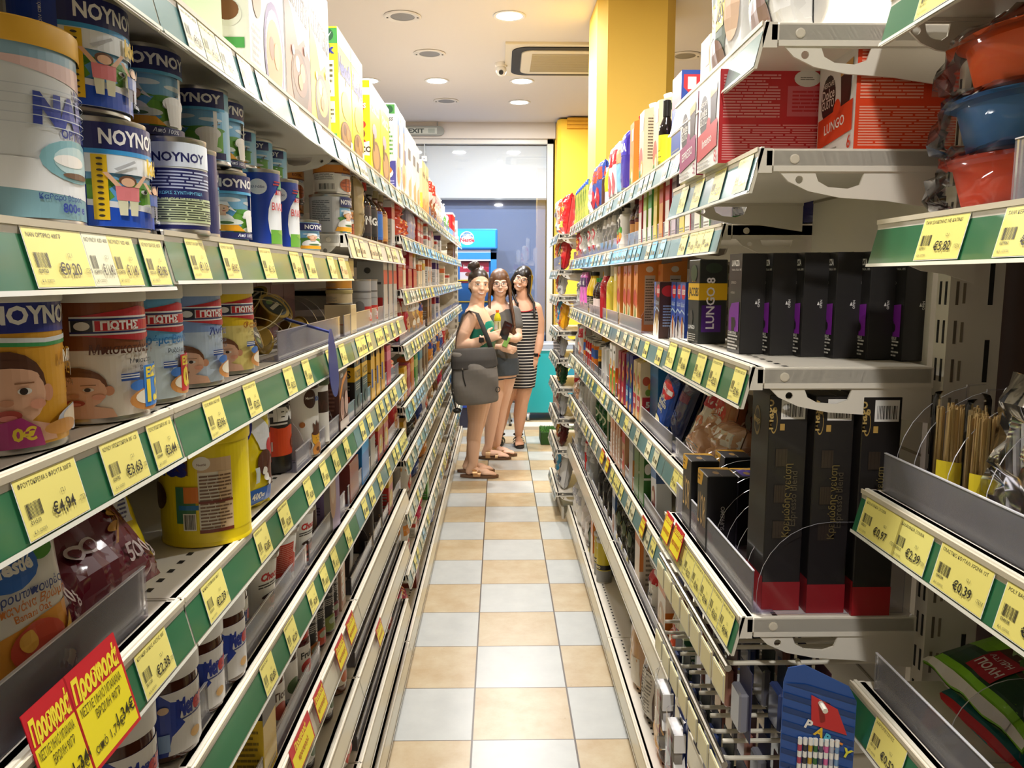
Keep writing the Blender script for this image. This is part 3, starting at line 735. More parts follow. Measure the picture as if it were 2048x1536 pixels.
qbox('whitebox', 'small white biscuit carton', .08, .07, .06, 'eeeae2', 'd0402c', name='biscuit_box')
qbox('digv', 'dark red digestive biscuit carton standing on end', .13, .08, .07, 'a81c2c', 'c23a44', None, side=[T('Digestive', .62, .08, .24, 'f0e6ea', rot=PI / 2, b=.04), ('R', .05, .0, .3, 1, '941828'), ('E', .2, .8, .1, .08, 'e8b8b0')], name='biscuit_box')
qbox('digh', 'dark red digestive biscuit carton laid on its side', .13, .08, .12, 'a81c2c', 'c23a44', None, side=[T('Digestive', .5, .3, .2, 'f0e6ea', al=.5, b=.04), ('R', 0, .0, 1, .14, 'd87a80'), ('E', .8, .75, .12, .1, 'e0a0a0')], name='biscuit_box')
qbox('crackor', 'cream cracker box with orange stripes', .07, .12, .05, 'f0e2c4', 'e0743c', 'Mini', name='cracker_box')
qbox('crackye', 'white cracker box with yellow panel', .09, .13, .06, 'f4f0e4', 'ecc44c', 'bis', '3a6ab0', name='cracker_box')
qbox('tallcrk', 'tall white box with brown biscuit picture', .1, .2, .06, 'f2eee6', 'c25a30', None, pic='d8924a', name='cracker_box')
qbox('octo', 'white and violet biscuit packet', .08, .15, .05, 'f0eef0', '4a2a70', 'O', name='biscuit_box')
# left fourth shelf
qbox('choccard', 'flat brown chocolate powder carton', .105, .15, .05, '7a4c3c', '6a3c30', None, side=[('L', .15, .2, .85, .85, 5, 'b08a78')], name='cocoa_box')
qbox('caramel', 'tan caramel carton stacked on tins', .13, .09, .1, 'd9bb84', 'ecd28c', None, side=[('R', .1, .3, .5, .8, '8a8070'), ('L', .55, .2, .9, .8, 5, '8a7048')], name='caramel_box')
qcan('goldtub', 'wide gold lidded coffee tin', .052, .055, 'd8c49a', None, None, None, lid='b5a46c', name='coffee_tin')
qcan('ambertub', 'wide amber lidded tin', .052, .05, 'c8882c', None, None, None, lid='b0702a', name='coffee_tin')
qcan('illy', 'brushed silver espresso tin with red badge', .04, .135, 'a9a8a6', None, None, None, name='espresso_tin', items=[('R', .36, .08, .54, .42, 'cc2a26'), T('illy', .45, .18, .14, 'f4f0ec', al=.5, b=.04), ('R', .2, .74, .7, .78, '6a6866'), ('E', .3, .4, .06, .15, '7a7876'), ('R', 0, .6, 1, .61, '8a8886')])
qbox('illyb', 'tall grey steel look coffee box', .085, .19, .085, 'b5b4b0', 'cc2a26', None, side=[('R', .62, .05, .95, .4, 'cc2a26'), ('R', .1, .62, .9, .66, '4a4846'), ('E', .4, .85, .12, .05, '4a4846')], name='coffee_box')
qbox('kraft', 'cream kraft coffee box', .12, .12, .11, 'd3bf98', 'c8b088', None, side=[('R', .3, .3, .7, .34, 'b0603c'), ('E', .85, .3, .1, .1, 'd08a5a')], name='coffee_box')
# left fifth shelf
prod('nesqjar', 'cocoa_jar', 'jar', 'big yellow cocoa powder jar with nutrition table', lambda: p_can(.058, .165, 'efd414', [('R', .0, .08, 1, .97, 'f0d70f'), ('R', .40, .1, .52, .62, 'efe9d8'), ('R', .40, .62, .52, .74, 'd8b890'), ('E', .415, .70, .03, .06, 'f4f0e6'), T('Nestlé', .415, .68, .02, '6a3a24', al=.5), ('R', .47, .1, .52, .62, 'e2c49a'), ('L', .405, .12, .515, .6, 16, '7a5a40'), ('R', .40, .35, .52, .37, '7a3424'), ('R', .40, .09, .52, .12, '7a3424'), ('R', .32, .18, .39, .5, '3f7a5c'), ('R', .35, .36, .40, .5, 'e0803c'), ('R', .33, .3, .40, .34, '2f78b8'), ('R', .345, .12, .39, .27, 'efece2'), ('B', .35, .13, .387, .26, '26221e'), ('P', [(.30, .62), (.37, .6), (.37, .78), (.32, .86), (.30, .84)], '6a4426'), T('Nes', .21, .6, .16, '1f2a8c', b=.05), ('E', .23, .4, .05, .12, '4a2a1c')], lid='efd414', lidh=.03, metal=mt('efd414', .35, 0, .15)), .116, .168, .116)
qbag('nesqpouch', 'yellow cocoa pouch with blue weight band', .095, .17, .04, 'f0da10', '2f6ac8', None, seed=8, name='cocoa_pouch', wr=.05, items=[('R', .0, .06, 1, .2, '2464c4'), T('400g', .3, .1, .06, 'f4f2ec', b=.03), ('P', [(.0, .98), (.3, .98), (1, .62), (1, .5), (.5, .55), (.3, .72), (0, .7)], 'e9ecf2'), ('E', .18, .8, .12, .14, '2c2f9c'), ('E', .82, .55, .12, .08, 'd2323c'), ('E', .62, .42, .22, .12, '5a2a1c'), ('E', .8, .33, .13, .13, '6a3424'), ('E', .58, .35, .08, .035, 'f2efe8'), ('E', .63, .29, .08, .035, 'f2efe8'), ('E', .7, .24, .07, .035, 'f2efe8'), ('R', .3, .26, .42, .4, 'd9e6ec')])
qbag('yelbag', 'yellow cereal bag with coral red patch', .19, .26, .06, 'ead21a', 'd25a48', None, seed=9, name='cereal_bag', items=[('E', .25, .86, .35, .14, 'b0301f'), T('START', .25, .84, .07, 'f2e6d8', al=.5, b=.04), ('R', .05, .66, .55, .76, 'f0ede4'), ('L', .08, .67, .52, .75, 3, '3a5a9c'), ('P', [(.45, .66), (.95, .70), (.95, .52), (.5, .5)], 'd8604e'), ('R', .35, .25, .85, .42, 'd9dce8'), ('L', .38, .27, .82, .4, 5, '4a4a80'), ('E', .3, .5, .25, .1, 'eee8dc')])
OATS = [('R', 0, 0, 1, 1, '6a1428'), ('R', 0, .78, 1, 1, '16130f'), T('QUAKER', .5, .83, .075, 'c9c7c0', al=.5, w=.7, b=.03), T('Νιφάδες', .12, .60, .10, 'e8e4e0', w=.6, b=.03), T('Βρώμης', .5, .50, .07, 'e0dad4', w=.45), T('Ολικής Άλεσης', .14, .45, .045, 'd9ccc8', w=.6), ('E', .7, .36, .06, .02, 'c98f3c'), ('E', .75, .40, .06, .02, 'c98f3c'), ('E', .65, .33, .06, .02, 'd8a04c'), ('E', .8, .44, .05, .018, 'd8a04c'), ('E', .6, .27, .05, .02, 'c98f3c'), ('P', [(.55, .2), (.57, .2), (.84, .46), (.82, .47)], 'b57f34'), T('500g', .6, .1, .08, 'd9c8c8', w=.3), ('E', .25, .25, .07, .04, 'e0d0d2'), ('E', .36, .25, .07, .04, 'e0d0d2'), ('E', .25, .25, .05, .025, '6a1428'), ('E', .36, .25, .05, .025, '6a1428')]
qbag('oats', 'dark wine red oat flake bag with black top', .18, .25, .07, '6a1428', '16130f', seed=11, name='oat_bag', items=OATS, rough=.2, wr=.2)
prod('puree', 'fruit_puree_pouch', 'pouch', 'white fruit puree pouch with orange screw cap', lambda: p_bag(.105, .16, .035, 'ece9e4', [('P', [(0, .42), (1, .5), (1, 0), (0, 0)], 'eda23a'), ('E', .72, .82, .12, .06, '4f9a34'), ('E', .88, .88, .1, .05, '3f8a2c'), ('E', .36, .78, .3, .13, '2f6ac4'), T('Nestlé', .38, .745, .08, 'f4f2ee', al=.5, w=.46, b=.04), T('Φρουτοπουρές', .5, .6, .05, '3a4a8c', al=.5, w=.8), T('Μπανάνα Βρώμη', .5, .54, .05, 'd07a34', al=.5, w=.8), T('Banana Oat', .5, .49, .04, 'd07a34', al=.5), ('E', .5, .33, .28, .13, 'cf4a34'), ('E', .4, .37, .1, .06, 'e8b04a'), ('P', [(0, .2), (.3, .14), (.7, .24), (.92, .42), (.97, .36), (.8, .14), (.4, .02), (0, .05)], 'f2c034'), ('E', .72, .14, .2, .08, 'f4ecd2'), ('E', .74, .14, .03, .02, '6a4a20'), ('E', .3, .08, .2, .03, 'd9a04c')], 12, .28, .07) + [('spout_cap', (lambda b: (b.lathe([(.008, .155), (.008, .165), (.0135, .165), (.015, .168), (.015, .186), (.0135, .19), (0, .19)], mt('f07818', .35), 22, (0, .0175, 0)), b)[1])(MB()))], .105, .19, .035)
qbot('hemo', 'black ribbed cocoa bottle with orange label', 'square', .038, .165, '17120f', '14110f', '1d1614', (.2, .84), glass=False, name='cocoa_bottle', capr=.036, caph=.02, items=[('R', .28, 0, .72, .48, 'e04a18'), ('P', [(.28, .48), (.36, .52), (.44, .46), (.54, .52), (.62, .47), (.72, .5), (.72, .4), (.28, .4)], 'e04a18'), T('HEMO', .5, .62, .2, 'e8e6e2', al=.5, w=.36, b=.07), ('R', .34, .9, .66, .93, 'c23a20'), ('R', .3, .54, .5, .57, 'd8d4ce'), ('E', .6, .2, .07, .12, '6a3020'), ('R', .33, .1, .37, .26, 'd9e2e6')])
prod('whitetub', 'cocoa_tub', 'tub', 'white chocolate drink tub with smiling yellow cup picture', lambda: p_can(.052, .155, 'eeece6', [('L', .28, .1, .33, .9, 16, '5a5650'), ('E', .46, .78, .05, .13, '4a2c20'), T('Mascot', .455, .78, .035, 'f2eee8', al=.5), T('Kids', .535, .74, .06, '2f62c0', al=.5, b=.05), ('P', [(.46, .3), (.56, .3), (.555, .18), (.53, .13), (.49, .13), (.465, .18)], 'eeb02c'), ('E', .51, .3, .05, .035, '5a2e1c'), ('P', [(.48, .3), (.47, .45), (.5, .4), (.51, .48), (.53, .41), (.56, .46), (.545, .3)], '5a2e1c'), ('R', .495, .22, .5, .235, '4a2a18'), ('R', .525, .22, .53, .235, '4a2a18'), ('R', .5, .19, .525, .195, '4a2a18'), ('E', .395, .44, .018, .04, 'b5713a'), ('E', .425, .14, .033, .07, '4a2c20'), T('30%', .425, .13, .03, 'f2eee8', al=.5, b=.03), ('E', .52, .06, .06, .1, 'c8853c'), ('E', .51, .07, .02, .03, '6a3a1c'), ('E', .54, .02, .02, .03, '6a3a1c')], lid='4a2a1c', lidh=.02), .104, .158, .104)
qcan('smalltub', 'slim white cocoa tub with pink dots', .026, .14, 'efece6', 'White', '4a2a20', '3a2418', lid='4a5a3c', name='cocoa_tub')
qbox('ronbon', 'brown cocoa sachet box with orange flash and cups', .105, .165, .07, '5c2c1e', '5c2c1e', name='cocoa_box', side=[('L', .15, .1, .85, .9, 14, '7a4a3a')])
D['ronbon']['parts'] = lambda: p_box(.105, .165, .07, '5c2c1e', [('P', [(.05, .5), (.4, .7), (.95, .8), (.95, .74), (.45, .62), (.12, .42)], 'e8902c'), T('RON', .1, .86, .07, 'eee8e0', b=.04), T('BON', .2, .74, .06, 'eee8e0', b=.04), T('100%', .62, .86, .06, 'eee8e0', b=.03), ('E', .3, .3, .2, .17, 'd8b0a0'), ('E', .3, .32, .14, .12, 'b88474'), ('E', .75, .35, .2, .17, 'd8b0a0'), ('R', 0, 0, 1, .14, 'c9bcb4')], [('L', .15, .1, .85, .9, 14, '8a5a4a')])
def a_jac(): return [('R', 0, .52, 1, .74, 'e9b41c'), T('JACOBS', .5, .56, .12, '2a2418', al=.5, w=.9, b=.02), ('P', [(.4, .76), (.6, .76), (.65, .86), (.5, .82), (.35, .86)], 'e9b41c'), ('L', .15, .38, .85, .48, 3, 'b5b0a4'), ('E', .6, .2, .2, .1, '4a4844')]
prod('jacbox', 'coffee_box', 'box', 'black coffee box with yellow brand band', lambda: p_box(.085, .17, .065, '211f1d', a_jac(), [('R', 0, .52, 1, .74, 'e9b41c'), T('OBS', .1, .58, .11, '2a2418', b=.03), ('R', .3, .16, .8, .3, 'd0562c'), ('L', .1, .38, .8, .48, 2, '8a867e')], topc='2a2826'), .085, .17, .065)
prod('jacyel', 'coffee_box', 'box', 'yellow and black slim coffee box', lambda: p_box(.07, .18, .06, '1f1c1a', [('R', 0, 0, 1, .66, 'e6b020'), ('R', .1, .2, .5, .5, '3a4aa0'), ('P', [(0, .66), (.3, .8), (.5, .68), (.8, .82), (1, .66)], 'e6b020')], [('R', 0, 0, 1, .66, 'e6b020'), ('R', 0, .44, 1, .46, '6a5018'), ('R', 0, .3, 1, .31, '6a5018')]), .07, .18, .06)
# left sixth shelf and below
MER = [('R', .22, 0, .74, 1, '2440a8'), ('P', [(.42, 0), (.74, 0), (.74, 1), (.40, 1), (.44, .86), (.5, .8), (.47, .6), (.5, .45), (.44, .3)], 'eceae8'), T('Merenda', .56, .58, .26, '24389c', al=.5, w=.19, b=.07), T('er', .545, .585, .24, 'cc2a34', b=.07), ('L', .48, .5, .64, .55, 1, '3a4a90'), ('R', .245, .06, .365, .55, 'f2f0ea'), ('B', .26, .08, .355, .52, '1c1a18'), ('R', .385, .08, .43, .36, '8fb2e2'), ('E', .41, .75, .022, .06, 'e8c49a'), ('E', .55, .22, .03, .08, 'e2b678')]
prod('merenda', 'spread_jar', 'jar', 'chocolate spread jar with white lid and blue label', lambda: p_jar(.043, .125, '4a2416', 'ebe9e4', '2440a8', MER, lz=(.1, .7), lidh=.024, lidr=.045, neck=.97), .09, .125, .09)
CHO = [('R', 0, 0, 1, 1, 'efede8'), T('Chocoli', .53, .68, .12, 'c8302c', al=.5, w=.3, b=.05, sh=.1), ('L', .42, .55, .64, .64, 2, '3a3634'), ('P', [(.40, .0), (.62, .0), (.6, .3), (.55, .42), (.48, .4), (.43, .3)], 'c25a44'), ('E', .52, .4, .08, .05, '3a1e18'), ('E', .5, .2, .08, .03, '4a241c'), ('E', .54, .1, .08, .03, '4a241c')]
prod('chocup', 'spread_cup', 'cup', 'white hazelnut spread cup with red script and foil lid', lambda: p_cup(.036, .046, .115, 'efede8', CHO), .098, .116, .098)
prod('chocup2', 'spread_cup', 'cup', 'hazelnut spread cup turned to its red text panel', lambda: p_cup(.036, .046, .115, 'efede8', [('R', .0, .0, 1, 1, 'efede8'), ('P', [(.32, .3), (.36, .24), (.42, .28), (.46, .22), (.52, .28), (.58, .24), (.6, .4), (.55, .62), (.52, .66), (.52, .86), (.36, .86), (.36, .6)], 'c2321e'), ('L', .37, .34, .51, .84, 14, 'd98a78'), T('Cho', .55, .62, .12, 'c8302c', b=.05, sh=.1), ('E', .61, .3, .02, .08, 'd8946a')]), .098, .116, .098)
qbox('purple', 'lilac coffee box with latte glass picture', .115, .175, .06, '8a76a8', '3a2c24', name='coffee_box', side=[('L', .2, .2, .8, .9, 10, '5c4c78'), ('R', .4, .06, .7, .2, '3a2c24')])
D['purple']['parts'] = lambda: p_box(.115, .175, .06, 'b5a2c8', [('R', 0, 0, .5, 1, '3a2f28'), ('E', .55, .5, .2, .34, 'd8b49a'), ('E', .55, .56, .14, .2, 'eed6c2'), T('M', .2, .75, .12, 'e8e0d8', b=.05)], [('R', 0, 0, 1, 1, '9582b5'), ('L', .15, .5, .85, .7, 4, '5c4c78'), ('L', .15, .3, .85, .42, 3, '5c4c78'), ('E', .5, .78, .1, .05, 'c8bcd8'), ('R', .4, .06, .75, .18, '3a2c24')])
qjar('whitecap', 'ribbed cocoa jar with white flip cap', .032, .13, '3a2218', 'e8e8e8', '4a2c20')
qbox('bluebox', 'bright blue coffee box with dark oval', .11, .135, .07, '1f7cc8', '16a0e0', name='coffee_box', side=[('E', .35, .3, .3, .14, 'e8eef2'), ('E', .35, .3, .26, .12, '14100e')])
qbox('brick', 'terracotta coffee carton', .12, .1, .08, '7c3020', '8a3a26', name='coffee_box', side=[('R', .2, .2, .5, .4, 'b09080')])
qbox('redyel', 'red and yellow cocoa carton', .1, .15, .06, 'c8342c', 'e8b428', None, pic='f0d060')
qbot('tallbr', 'tall dark brown bottle sleeve with gold specks', 'square', .04, .2, '2a1810', '1a100c', '2c1a12', (.02, .9), glass=False, name='syrup_bottle', items=[('E', .4 + .03 * (i % 7), .05 + .03 * (i * 5 % 9), .008, .008, 'a87c44') for i in range(20)] + [('R', .33, .06, .43, .18, 'e8e4dc'), ('B', .34, .07, .42, .17, '2a2622')])
qjar('tico', 'apricot jam jar with white label', .038, .135, '5a2410', 'd05a2c', 'e6e2da', 'Tico', '4a2a1c', 'b5402c')
qjar('jamw', 'dark jam jar with black lid and white label', .036, .13, '2a1014', '1c1a1a', 'e0deda', None, pic='4a6a3c')
qjar('jams', 'strawberry jam jar with red lid', .034, .12, '4a1014', 'c03a2c', 'e2ded8', 'Fruit', '2a2a2a', 'c8302c')
qbox('yelbox', 'yellow and black tea carton', .07, .15, .05, 'e2c02c', '17140f', name='tea_box', side=[('R', 0, .7, 1, 1, '17140f'), ('L', .15, .1, .85, .6, 8, '8a7420')])
for i, (k, c, w) in enumerate((('sauce1', '7a8a3c', 'green'), ('sauce2', 'c04a2c', 'red'), ('sauce3', 'c87a3c', 'orange'), ('sauce4', '7a2a3c', 'plum'))):
    qjar(k, 'tall black labelled sauce jar with %s picture' % w, .031, .16, '3a1a10', '1a1816', '17161a', None, lz=(.08, .84), name='sauce_jar', neck=.8, items=[T('ΕΛΛΗΝΙΚΗ', .56, .3, .07, 'd9d6d0', rot=PI / 2, b=.03), T('Παραδοσιακή', .44, .66, .05, 'd9d6d0', w=.2), ('L', .40, .48, .52, .62, 4, 'b0aca4'), ('P', [(.3, .0), (.7, .0), (.7, .2), (.5, .3), (.3, .22)], c), ('E', .5, .18, .06, .06, 'a9b8a0'), ('R', .3, .0, .7, .04, c)])
qjar('peach', 'honey brown jar with orange fruit label', .033, .12, '6a3a1c', '8a7a5a', 'e4dccc', None, pic='d8703c')
qbox('blackslim', 'slim black chocolate box lying on its edge', .24, .045, .05, '1a1716', '2a2624', name='chocolate_box', side=[])
qbag('darkfoil', 'crumpled black foil sweets bag', .13, .16, .06, '1a1614', '3a342e', None, seed=14, name='sweets_bag', rough=.15, wr=.3)
qbag('bronze', 'bronze brown foil sweets bag', .12, .16, .06, '7a4c24', '4a2c18', None, seed=15, name='sweets_bag', rough=.2, wr=.26)
qbag('oranbag', 'white and orange flour packet', .11, .17, .07, 'e9e4dc', 'e8902c', None, pic='d8402c', seed=16, name='flour_packet', rough=.45, wr=.08)
qbag('pinkbag', 'shocking pink sweets bag', .13, .15, .06, 'd81e5a', 'f0607c', 'OLE', 'f2d83a', seed=17, name='sweets_bag', wr=.22)
qbag('cellobag', 'clear cellophane rusk bag', .15, .17, .08, 'b8926a', 'e8e2d8', None, pic='c9a06c', seed=18, name='rusk_bag', rough=.16)
qbag('redchip', 'red biscuit pouch with white seal', .12, .2, .07, 'b81c24', 'e9d8cc', None, pic='d8a070', seed=19, wr=.1)
qbag('bluebag', 'deep blue biscuit pouch', .12, .16, .07, '24408c', 'e8e4dc', None, seed=20, wr=.12)
qbag('orabag', 'orange and blue biscuit pouch', .12, .15, .07, 'e08a24', '2f4aa0', None, seed=21, wr=.16)
qbag('whitebag', 'white and pink marshmallow bag', .12, .2, .07, 'eee6e4', 'e8a8b0', None, seed=22, wr=.16)
qbag('redtop', 'white snack bag with bright red top', .13, .24, .07, 'eae0da', 'd0242c', None, pic='a05a3c', seed=23, seal='d0242c', wr=.16)
prod('soap', 'soap_bottle', 'bottle', 'white pump soap bottle with green label', lambda: p_bottle('pump', .038, .2, 'f0efec', 'f2f2f0', 'eef0ea', (.05, .6), [('E', .5, .55, .11, .34, '4aa83c'), ('L', .42, .45, .58, .65, 2, 'f0f4ea')], glass=False, capr=.012, caph=.02) + [('pump_head', (lambda b: (b.tube([(0, .038, .19), (0, .038, .215), (-.03, .03, .213)], .005, mt('f2f2f0', .35)), b)[1])(MB()))], .076, .2, .076)
qcan('redcan', 'red topped crisp tube with white letters', .036, .2, 'c8202c', 'G', 'f4f2ec', None, lid='f0eeea', name='crisp_tube')
for i, (k, w, h, d, b, a, ds) in enumerate((('t1', .09, .13, .05, 'c43a5c', 'e07a94', 'raspberry pink tea box'), ('t2', .1, .14, .06, 'e07a2c', 'f0b464', 'orange tea box'), ('t3', .1, .14, .06, '4a9a3c', 'b8d884', 'green tea box'), ('t4', .12, .16, .06, 'a8a8a8', '3a9ac0', 'grey tea box with blue and red bands'), ('t5', .09, .16, .06, '7a5a3c', '8a7a6a', 'brown tea box'), ('t6', .09, .13, .06, 'e6ac20', 'f0d070', 'sunny yellow tea box'))):
    qbox(k, ds, w, h, d, b, a, name='tea_box')
# ---- right side
def a_dolce(c, word, num): return [('R', 0, 0, 1, 1, 'efedea'), ('E', .28, .62, .2, .24, '2f1c18'), T('NESCAFÉ', .28, .74, .05, 'efe6dc', al=.5, w=.3), T('Dolce', .28, .62, .1, 'efe6dc', al=.5, w=.34, b=.02), T('GUSTO', .28, .52, .09, 'efe6dc', al=.5, w=.34), ('P', [(.6, .86), (.92, .9), (.86, .44), (.66, .4)], '3a1c12'), ('P', [(.6, .86), (.92, .9), (.91, .8), (.61, .77)], 'd8a85c'), ('E', .55, .44, .1, .13, c), ('P', [(.04, .12), (.96, .2), (.96, .5), (.04, .42)], c), T(word, .5, .27, .1, 'efe9e4', al=.5, w=.6, rot=.08), T(num, .86, .03, .13, c), ('L', .06, .02, .6, .1, 2, 'a8a49c')]
def a_dside(c, lc): return [('R', .0, .0, 1, 1, c), ('L', .03, .03, .97, .42, 15, lc), ('L', .03, .48, .5, .95, 15, lc), ('R', .56, .5, .95, .82, 'c9705c' if c != 'c8262e' else 'd4646c'), ('L', .6, .54, .92, .78, 6, c), ('E', .72, .90, .11, .09, 'e9e4dc'), ('L', .66, .88, .78, .92, 2, '8a867e')]
for k, c, wd, n, ds, lc in (('dg_p', '9c2464', 'ESPRESSO', '5', 'white capsule box with magenta espresso panel', 'd090b0'), ('dg_r', 'c8262e', 'Intenso', '8', 'red sided coffee capsule box overhanging the shelf lip', 'e69a98'), ('dg_o', 'e0441a', 'LUNGO', '6', 'orange sided coffee capsule box with glass of coffee', 'f0a48c')):
    prod(k, 'capsule_box', 'box', ds, (lambda c=c, wd=wd, n=n, lc=lc: p_box(.118, .128, .17, 'efedea', a_dolce(c, wd, n), a_dside(c, lc), sidec=c)), .118, .128, .17)
def a_lav(): return [('R', 0, 0, 1, 1, '1d1b1b'), T('LAVAZZA', .5, .88, .055, 'e6e4e0', al=.5, w=.62, b=.04), T('TORINO, ITALIA, 1895', .2, .83, .02, 'c9c6c0'), T('ESPRESSO', .2, .7, .025, 'a8a49e', w=.4), T('INTENSO', .2, .6, .02, 'a8a49e'), ('P', [(.12, .22), (.9, .22), (.9, .52), (.3, .5), (.12, .42)], '7a1f9c'), ('P', [(.36, .22), (.58, .22), (.6, .36), (.32, .36)], '1d1b1b'), ('E', .62, .3, .07, .04, '1d1b1b'), ('L', .1, .03, .9, .19, 5, 'c9c6c2'), T('COMPATIBILE', .12, .19, .028, 'dcdad6', w=.7)]
prod('lav', 'capsule_box', 'box', 'matt black coffee capsule box with violet corner', lambda: p_box(.055, .15, .046, '1d1b1b', a_lav(), [('P', [(.46, .5), (.54, .5), (.5, .535)], 'e6e4e0'), T('OPEN', .62, .47, .022, 'e6e4e0', rot=PI / 2)], rough=.55), .055, .15, .046)
prod('jacr', 'capsule_box', 'box', 'black capsule box with yellow band and violet panel', lambda: p_box(.055, .145, .05, '232522', [('R', 0, .52, 1, .72, 'e6b41c'), T('JACOBS', .5, .57, .1, '2a2418', al=.5, w=.9, b=.02), ('P', [(.35, .74), (.5, .9), (.65, .74)], 'e6b41c'), ('E', .5, .84, .3, .1, '2f4a2c'), ('E', .35, .3, .16, .1, '3a3a38'), T('LUNGO', .12, .17, .045, 'e0deda', b=.02), ('L', .1, .02, .8, .12, 4, 'a8a49c')], [('R', 0, .52, 1, .72, 'e6b41c'), ('R', .1, .14, .8, .46, '4a1c78'), T('LUNGO 8', .55, .18, .1, 'efe9f4', rot=PI / 2, b=.02), ('E', .5, .9, .3, .06, '2f3a2c')], rough=.5), .055, .145, .05)
TAS = [('R', 0, 0, 1, 1, 'dcdcdc'), ('P', [(.05, 1), (.2, 1), (.35, 0), (.1, 0)], 'eeeeee'), T('TASSIMO', .3, .78, .11, '4a4a50', al=.3, w=.6, b=.02), ('E', .2, .8, .04, .05, 'c83a5c'), ('E', .45, .4, .3, .36, '5c6a5e'), ('P', [(.2, .5), (.72, .55), (.7, .34), (.18, .3)], 'e6d06a'), T('JACOBS', .46, .38, .12, '3a3628', al=.5, w=.48, b=.02), ('E', .5, .14, .2, .14, '8a6a60'), ('E', .82, .42, .1, .2, 'c8a88c')]
qbag('tass', 'silver grey coffee disc bag with jar picture', .19, .26, .08, 'd6d6d6', 'c0c0c0', seed=24, name='coffee_bag', items=TAS, wr=.05)
prod('lor', 'capsule_box', 'box', 'tall black capsule box with gold script and yellow top corner', lambda: p_box(.062, .13, .05, '1b1a1c', [("P", [(0, 1), (.6, 1), (.42, .82), (0, .8)], 'e0a820'), T("L'OR", .12, .3, .42, 'd8b06a', w=.74, sh=.2, b=-.01), ('L', .05, .86, .3, .96, 2, '6a4a10')], [T('SUPREMO', .6, .3, .05, 'c9c6c0', rot=PI / 2)], [('R', .1, .15, .9, .9, '2a2830'), ('E', .6, .4, .16, .1, 'b08a4c'), ('P', [(0, 1), (.3, 1), (.1, 0), (0, 0)], 'e0a820')], rough=.4), .062, .13, .05)
prod('lorv', 'capsule_box', 'box', 'tall black capsule box with violet topped lid and gold script', lambda: p_box(.062, .12, .05, '1b1a1c', [("P", [(0, 1), (.6, 1), (.42, .82), (0, .8)], 'e0a820'), T("L'OR", .12, .3, .42, 'd8b06a', w=.74, sh=.2, b=-.01)], [], [('R', .1, .15, .9, .9, '4a3590'), ('E', .6, .4, .16, .1, 'b08a4c'), ('P', [(0, 1), (.3, 1), (.1, 0), (0, 0)], 'e0a820')], rough=.4), .062, .12, .05)
prod('mago', 'capsule_box', 'box', 'very tall black and red coffee sleeve box with barcode', lambda: p_box(.072, .3, .052, '191513', [('R', 0, 0, 1, .16, 'a81c24'), ('E', .35, .86, .18, .07, '8a7444'), ('E', .35, .86, .15, .055, '1c1814'), T('Mago', .35, .85, .03, 'c9b070', al=.5)], [('R', .0, .0, 1, .135, 'a01a22'), ('R', .3, .89, .92, .985, 'e9e6e0'), ('B', .36, .9, .88, .96, '1c1a18'), ('E', .12, .88, .09, .055, 'a88c4c'), ('E', .12, .88, .075, .047, '1c1814'), T('Mago', .1, .845, .045, 'b59a5c', rot=PI / 2), ('R', .28, .84, .4, .87, 'b5924c'), ('L', .2, .3, .5, .8, 3, '33291f'), T('Κρεμώδης γεύση', .62, .35, .03, '6a5c34', rot=PI / 2), T('Espresso blend', .78, .4, .03, '4a4234', rot=PI / 2)], rough=.5), .072, .3, .052)
# right upper shelves
qbox('milkblue', 'cobalt blue drink packet with red shield', .1, .2, .05, '2a4a9c', 'c22a34', None, side=[('R', .0, .0, 1, 1, '24469c'), ('P', [(.1, .95), (.9, .95), (.9, .8), (.5, .7), (.1, .8)], 'c22a34'), ('R', .3, .78, .7, .92, 'efe9e2'), ('L', .15, .22, .85, .66, 18, '8fa4d4'), ('R', .1, .02, .9, .18, 'efece4'), ('B', .15, .03, .85, .17, '2a2826')], name='biscuit_box')
qbot('vinegar', 'black vinegar bottle with yellow label', 'wine', .028, .245, '120a0a', '14110f', 'e6d428', (.04, .5), items=[('R', .25, .0, .75, 1, 'e8d824'), ('R', .36, .55, .62, .92, 'dcc81c'), ('L', .36, .3, .62, .36, 1, '6a5c1c'), ('B', .38, .02, .62, .2, '3a3414'), ('L', .4, .5, .6, .54, 1, '7a6c1c')], caph=.04)
JF = lambda bg, f1, f2: [('R', 0, 0, 1, 1, bg), ('E', .4, .32, .4, .18, f1), ('E', .6, .18, .3, .13, f2), ('E', .6, .18, .2, .08, 'f4e4b4'), ('E', .25, .12, .2, .06, '3f7a34'), ('R', .5, .72, .95, .9, 'efe9dc')]
qcart('ju_or', 'orange juice carton with orange fruit picture', .075, .23, .08, 'e8781c', JF('ee8a2c', 'f0a030', 'f2b848'), [('L', .2, .3, .8, .8, 14, 'a83a10'), ('E', .5, .9, .16, .05, 'efe9e2')], cap='c8301c')
qcart('ju_be', 'beige juice carton with apple and mango picture', .075, .23, .08, 'e2d2b4', JF('e4d0ae', 'd8604a', 'e8a848'), [('L', .15, .3, .4, .9, 14, '6a5a48'), ('E', .5, .92, .16, .05, '3f5a44')], cap='eeeae2')
qcart('ju_gr', 'cream juice carton with green cap and red fruit', .075, .22, .08, 'e4d2b8', JF('e2ccaa', 'b52a34', 'd8483c'), [], cap='3f9a3c')
qbag('purp', 'tall violet blue rice cracker packet', .09, .22, .05, '3a2aa4', '4a3cc0', 'LALALA', seed=31, name='cracker_packet', wr=.06)
qbag('rwpack', 'white packet with red and blue lettering blocks', .09, .22, .05, 'eee8e4', 'c8262e', 'EM', pic='d8626a', seed=32, name='wafer_packet', wr=.06)
qbag('ltblue', 'light blue and peach packet', .08, .2, .05, '8ac0dc', 'e8a878', None, seed=33, name='wafer_packet', wr=.08)
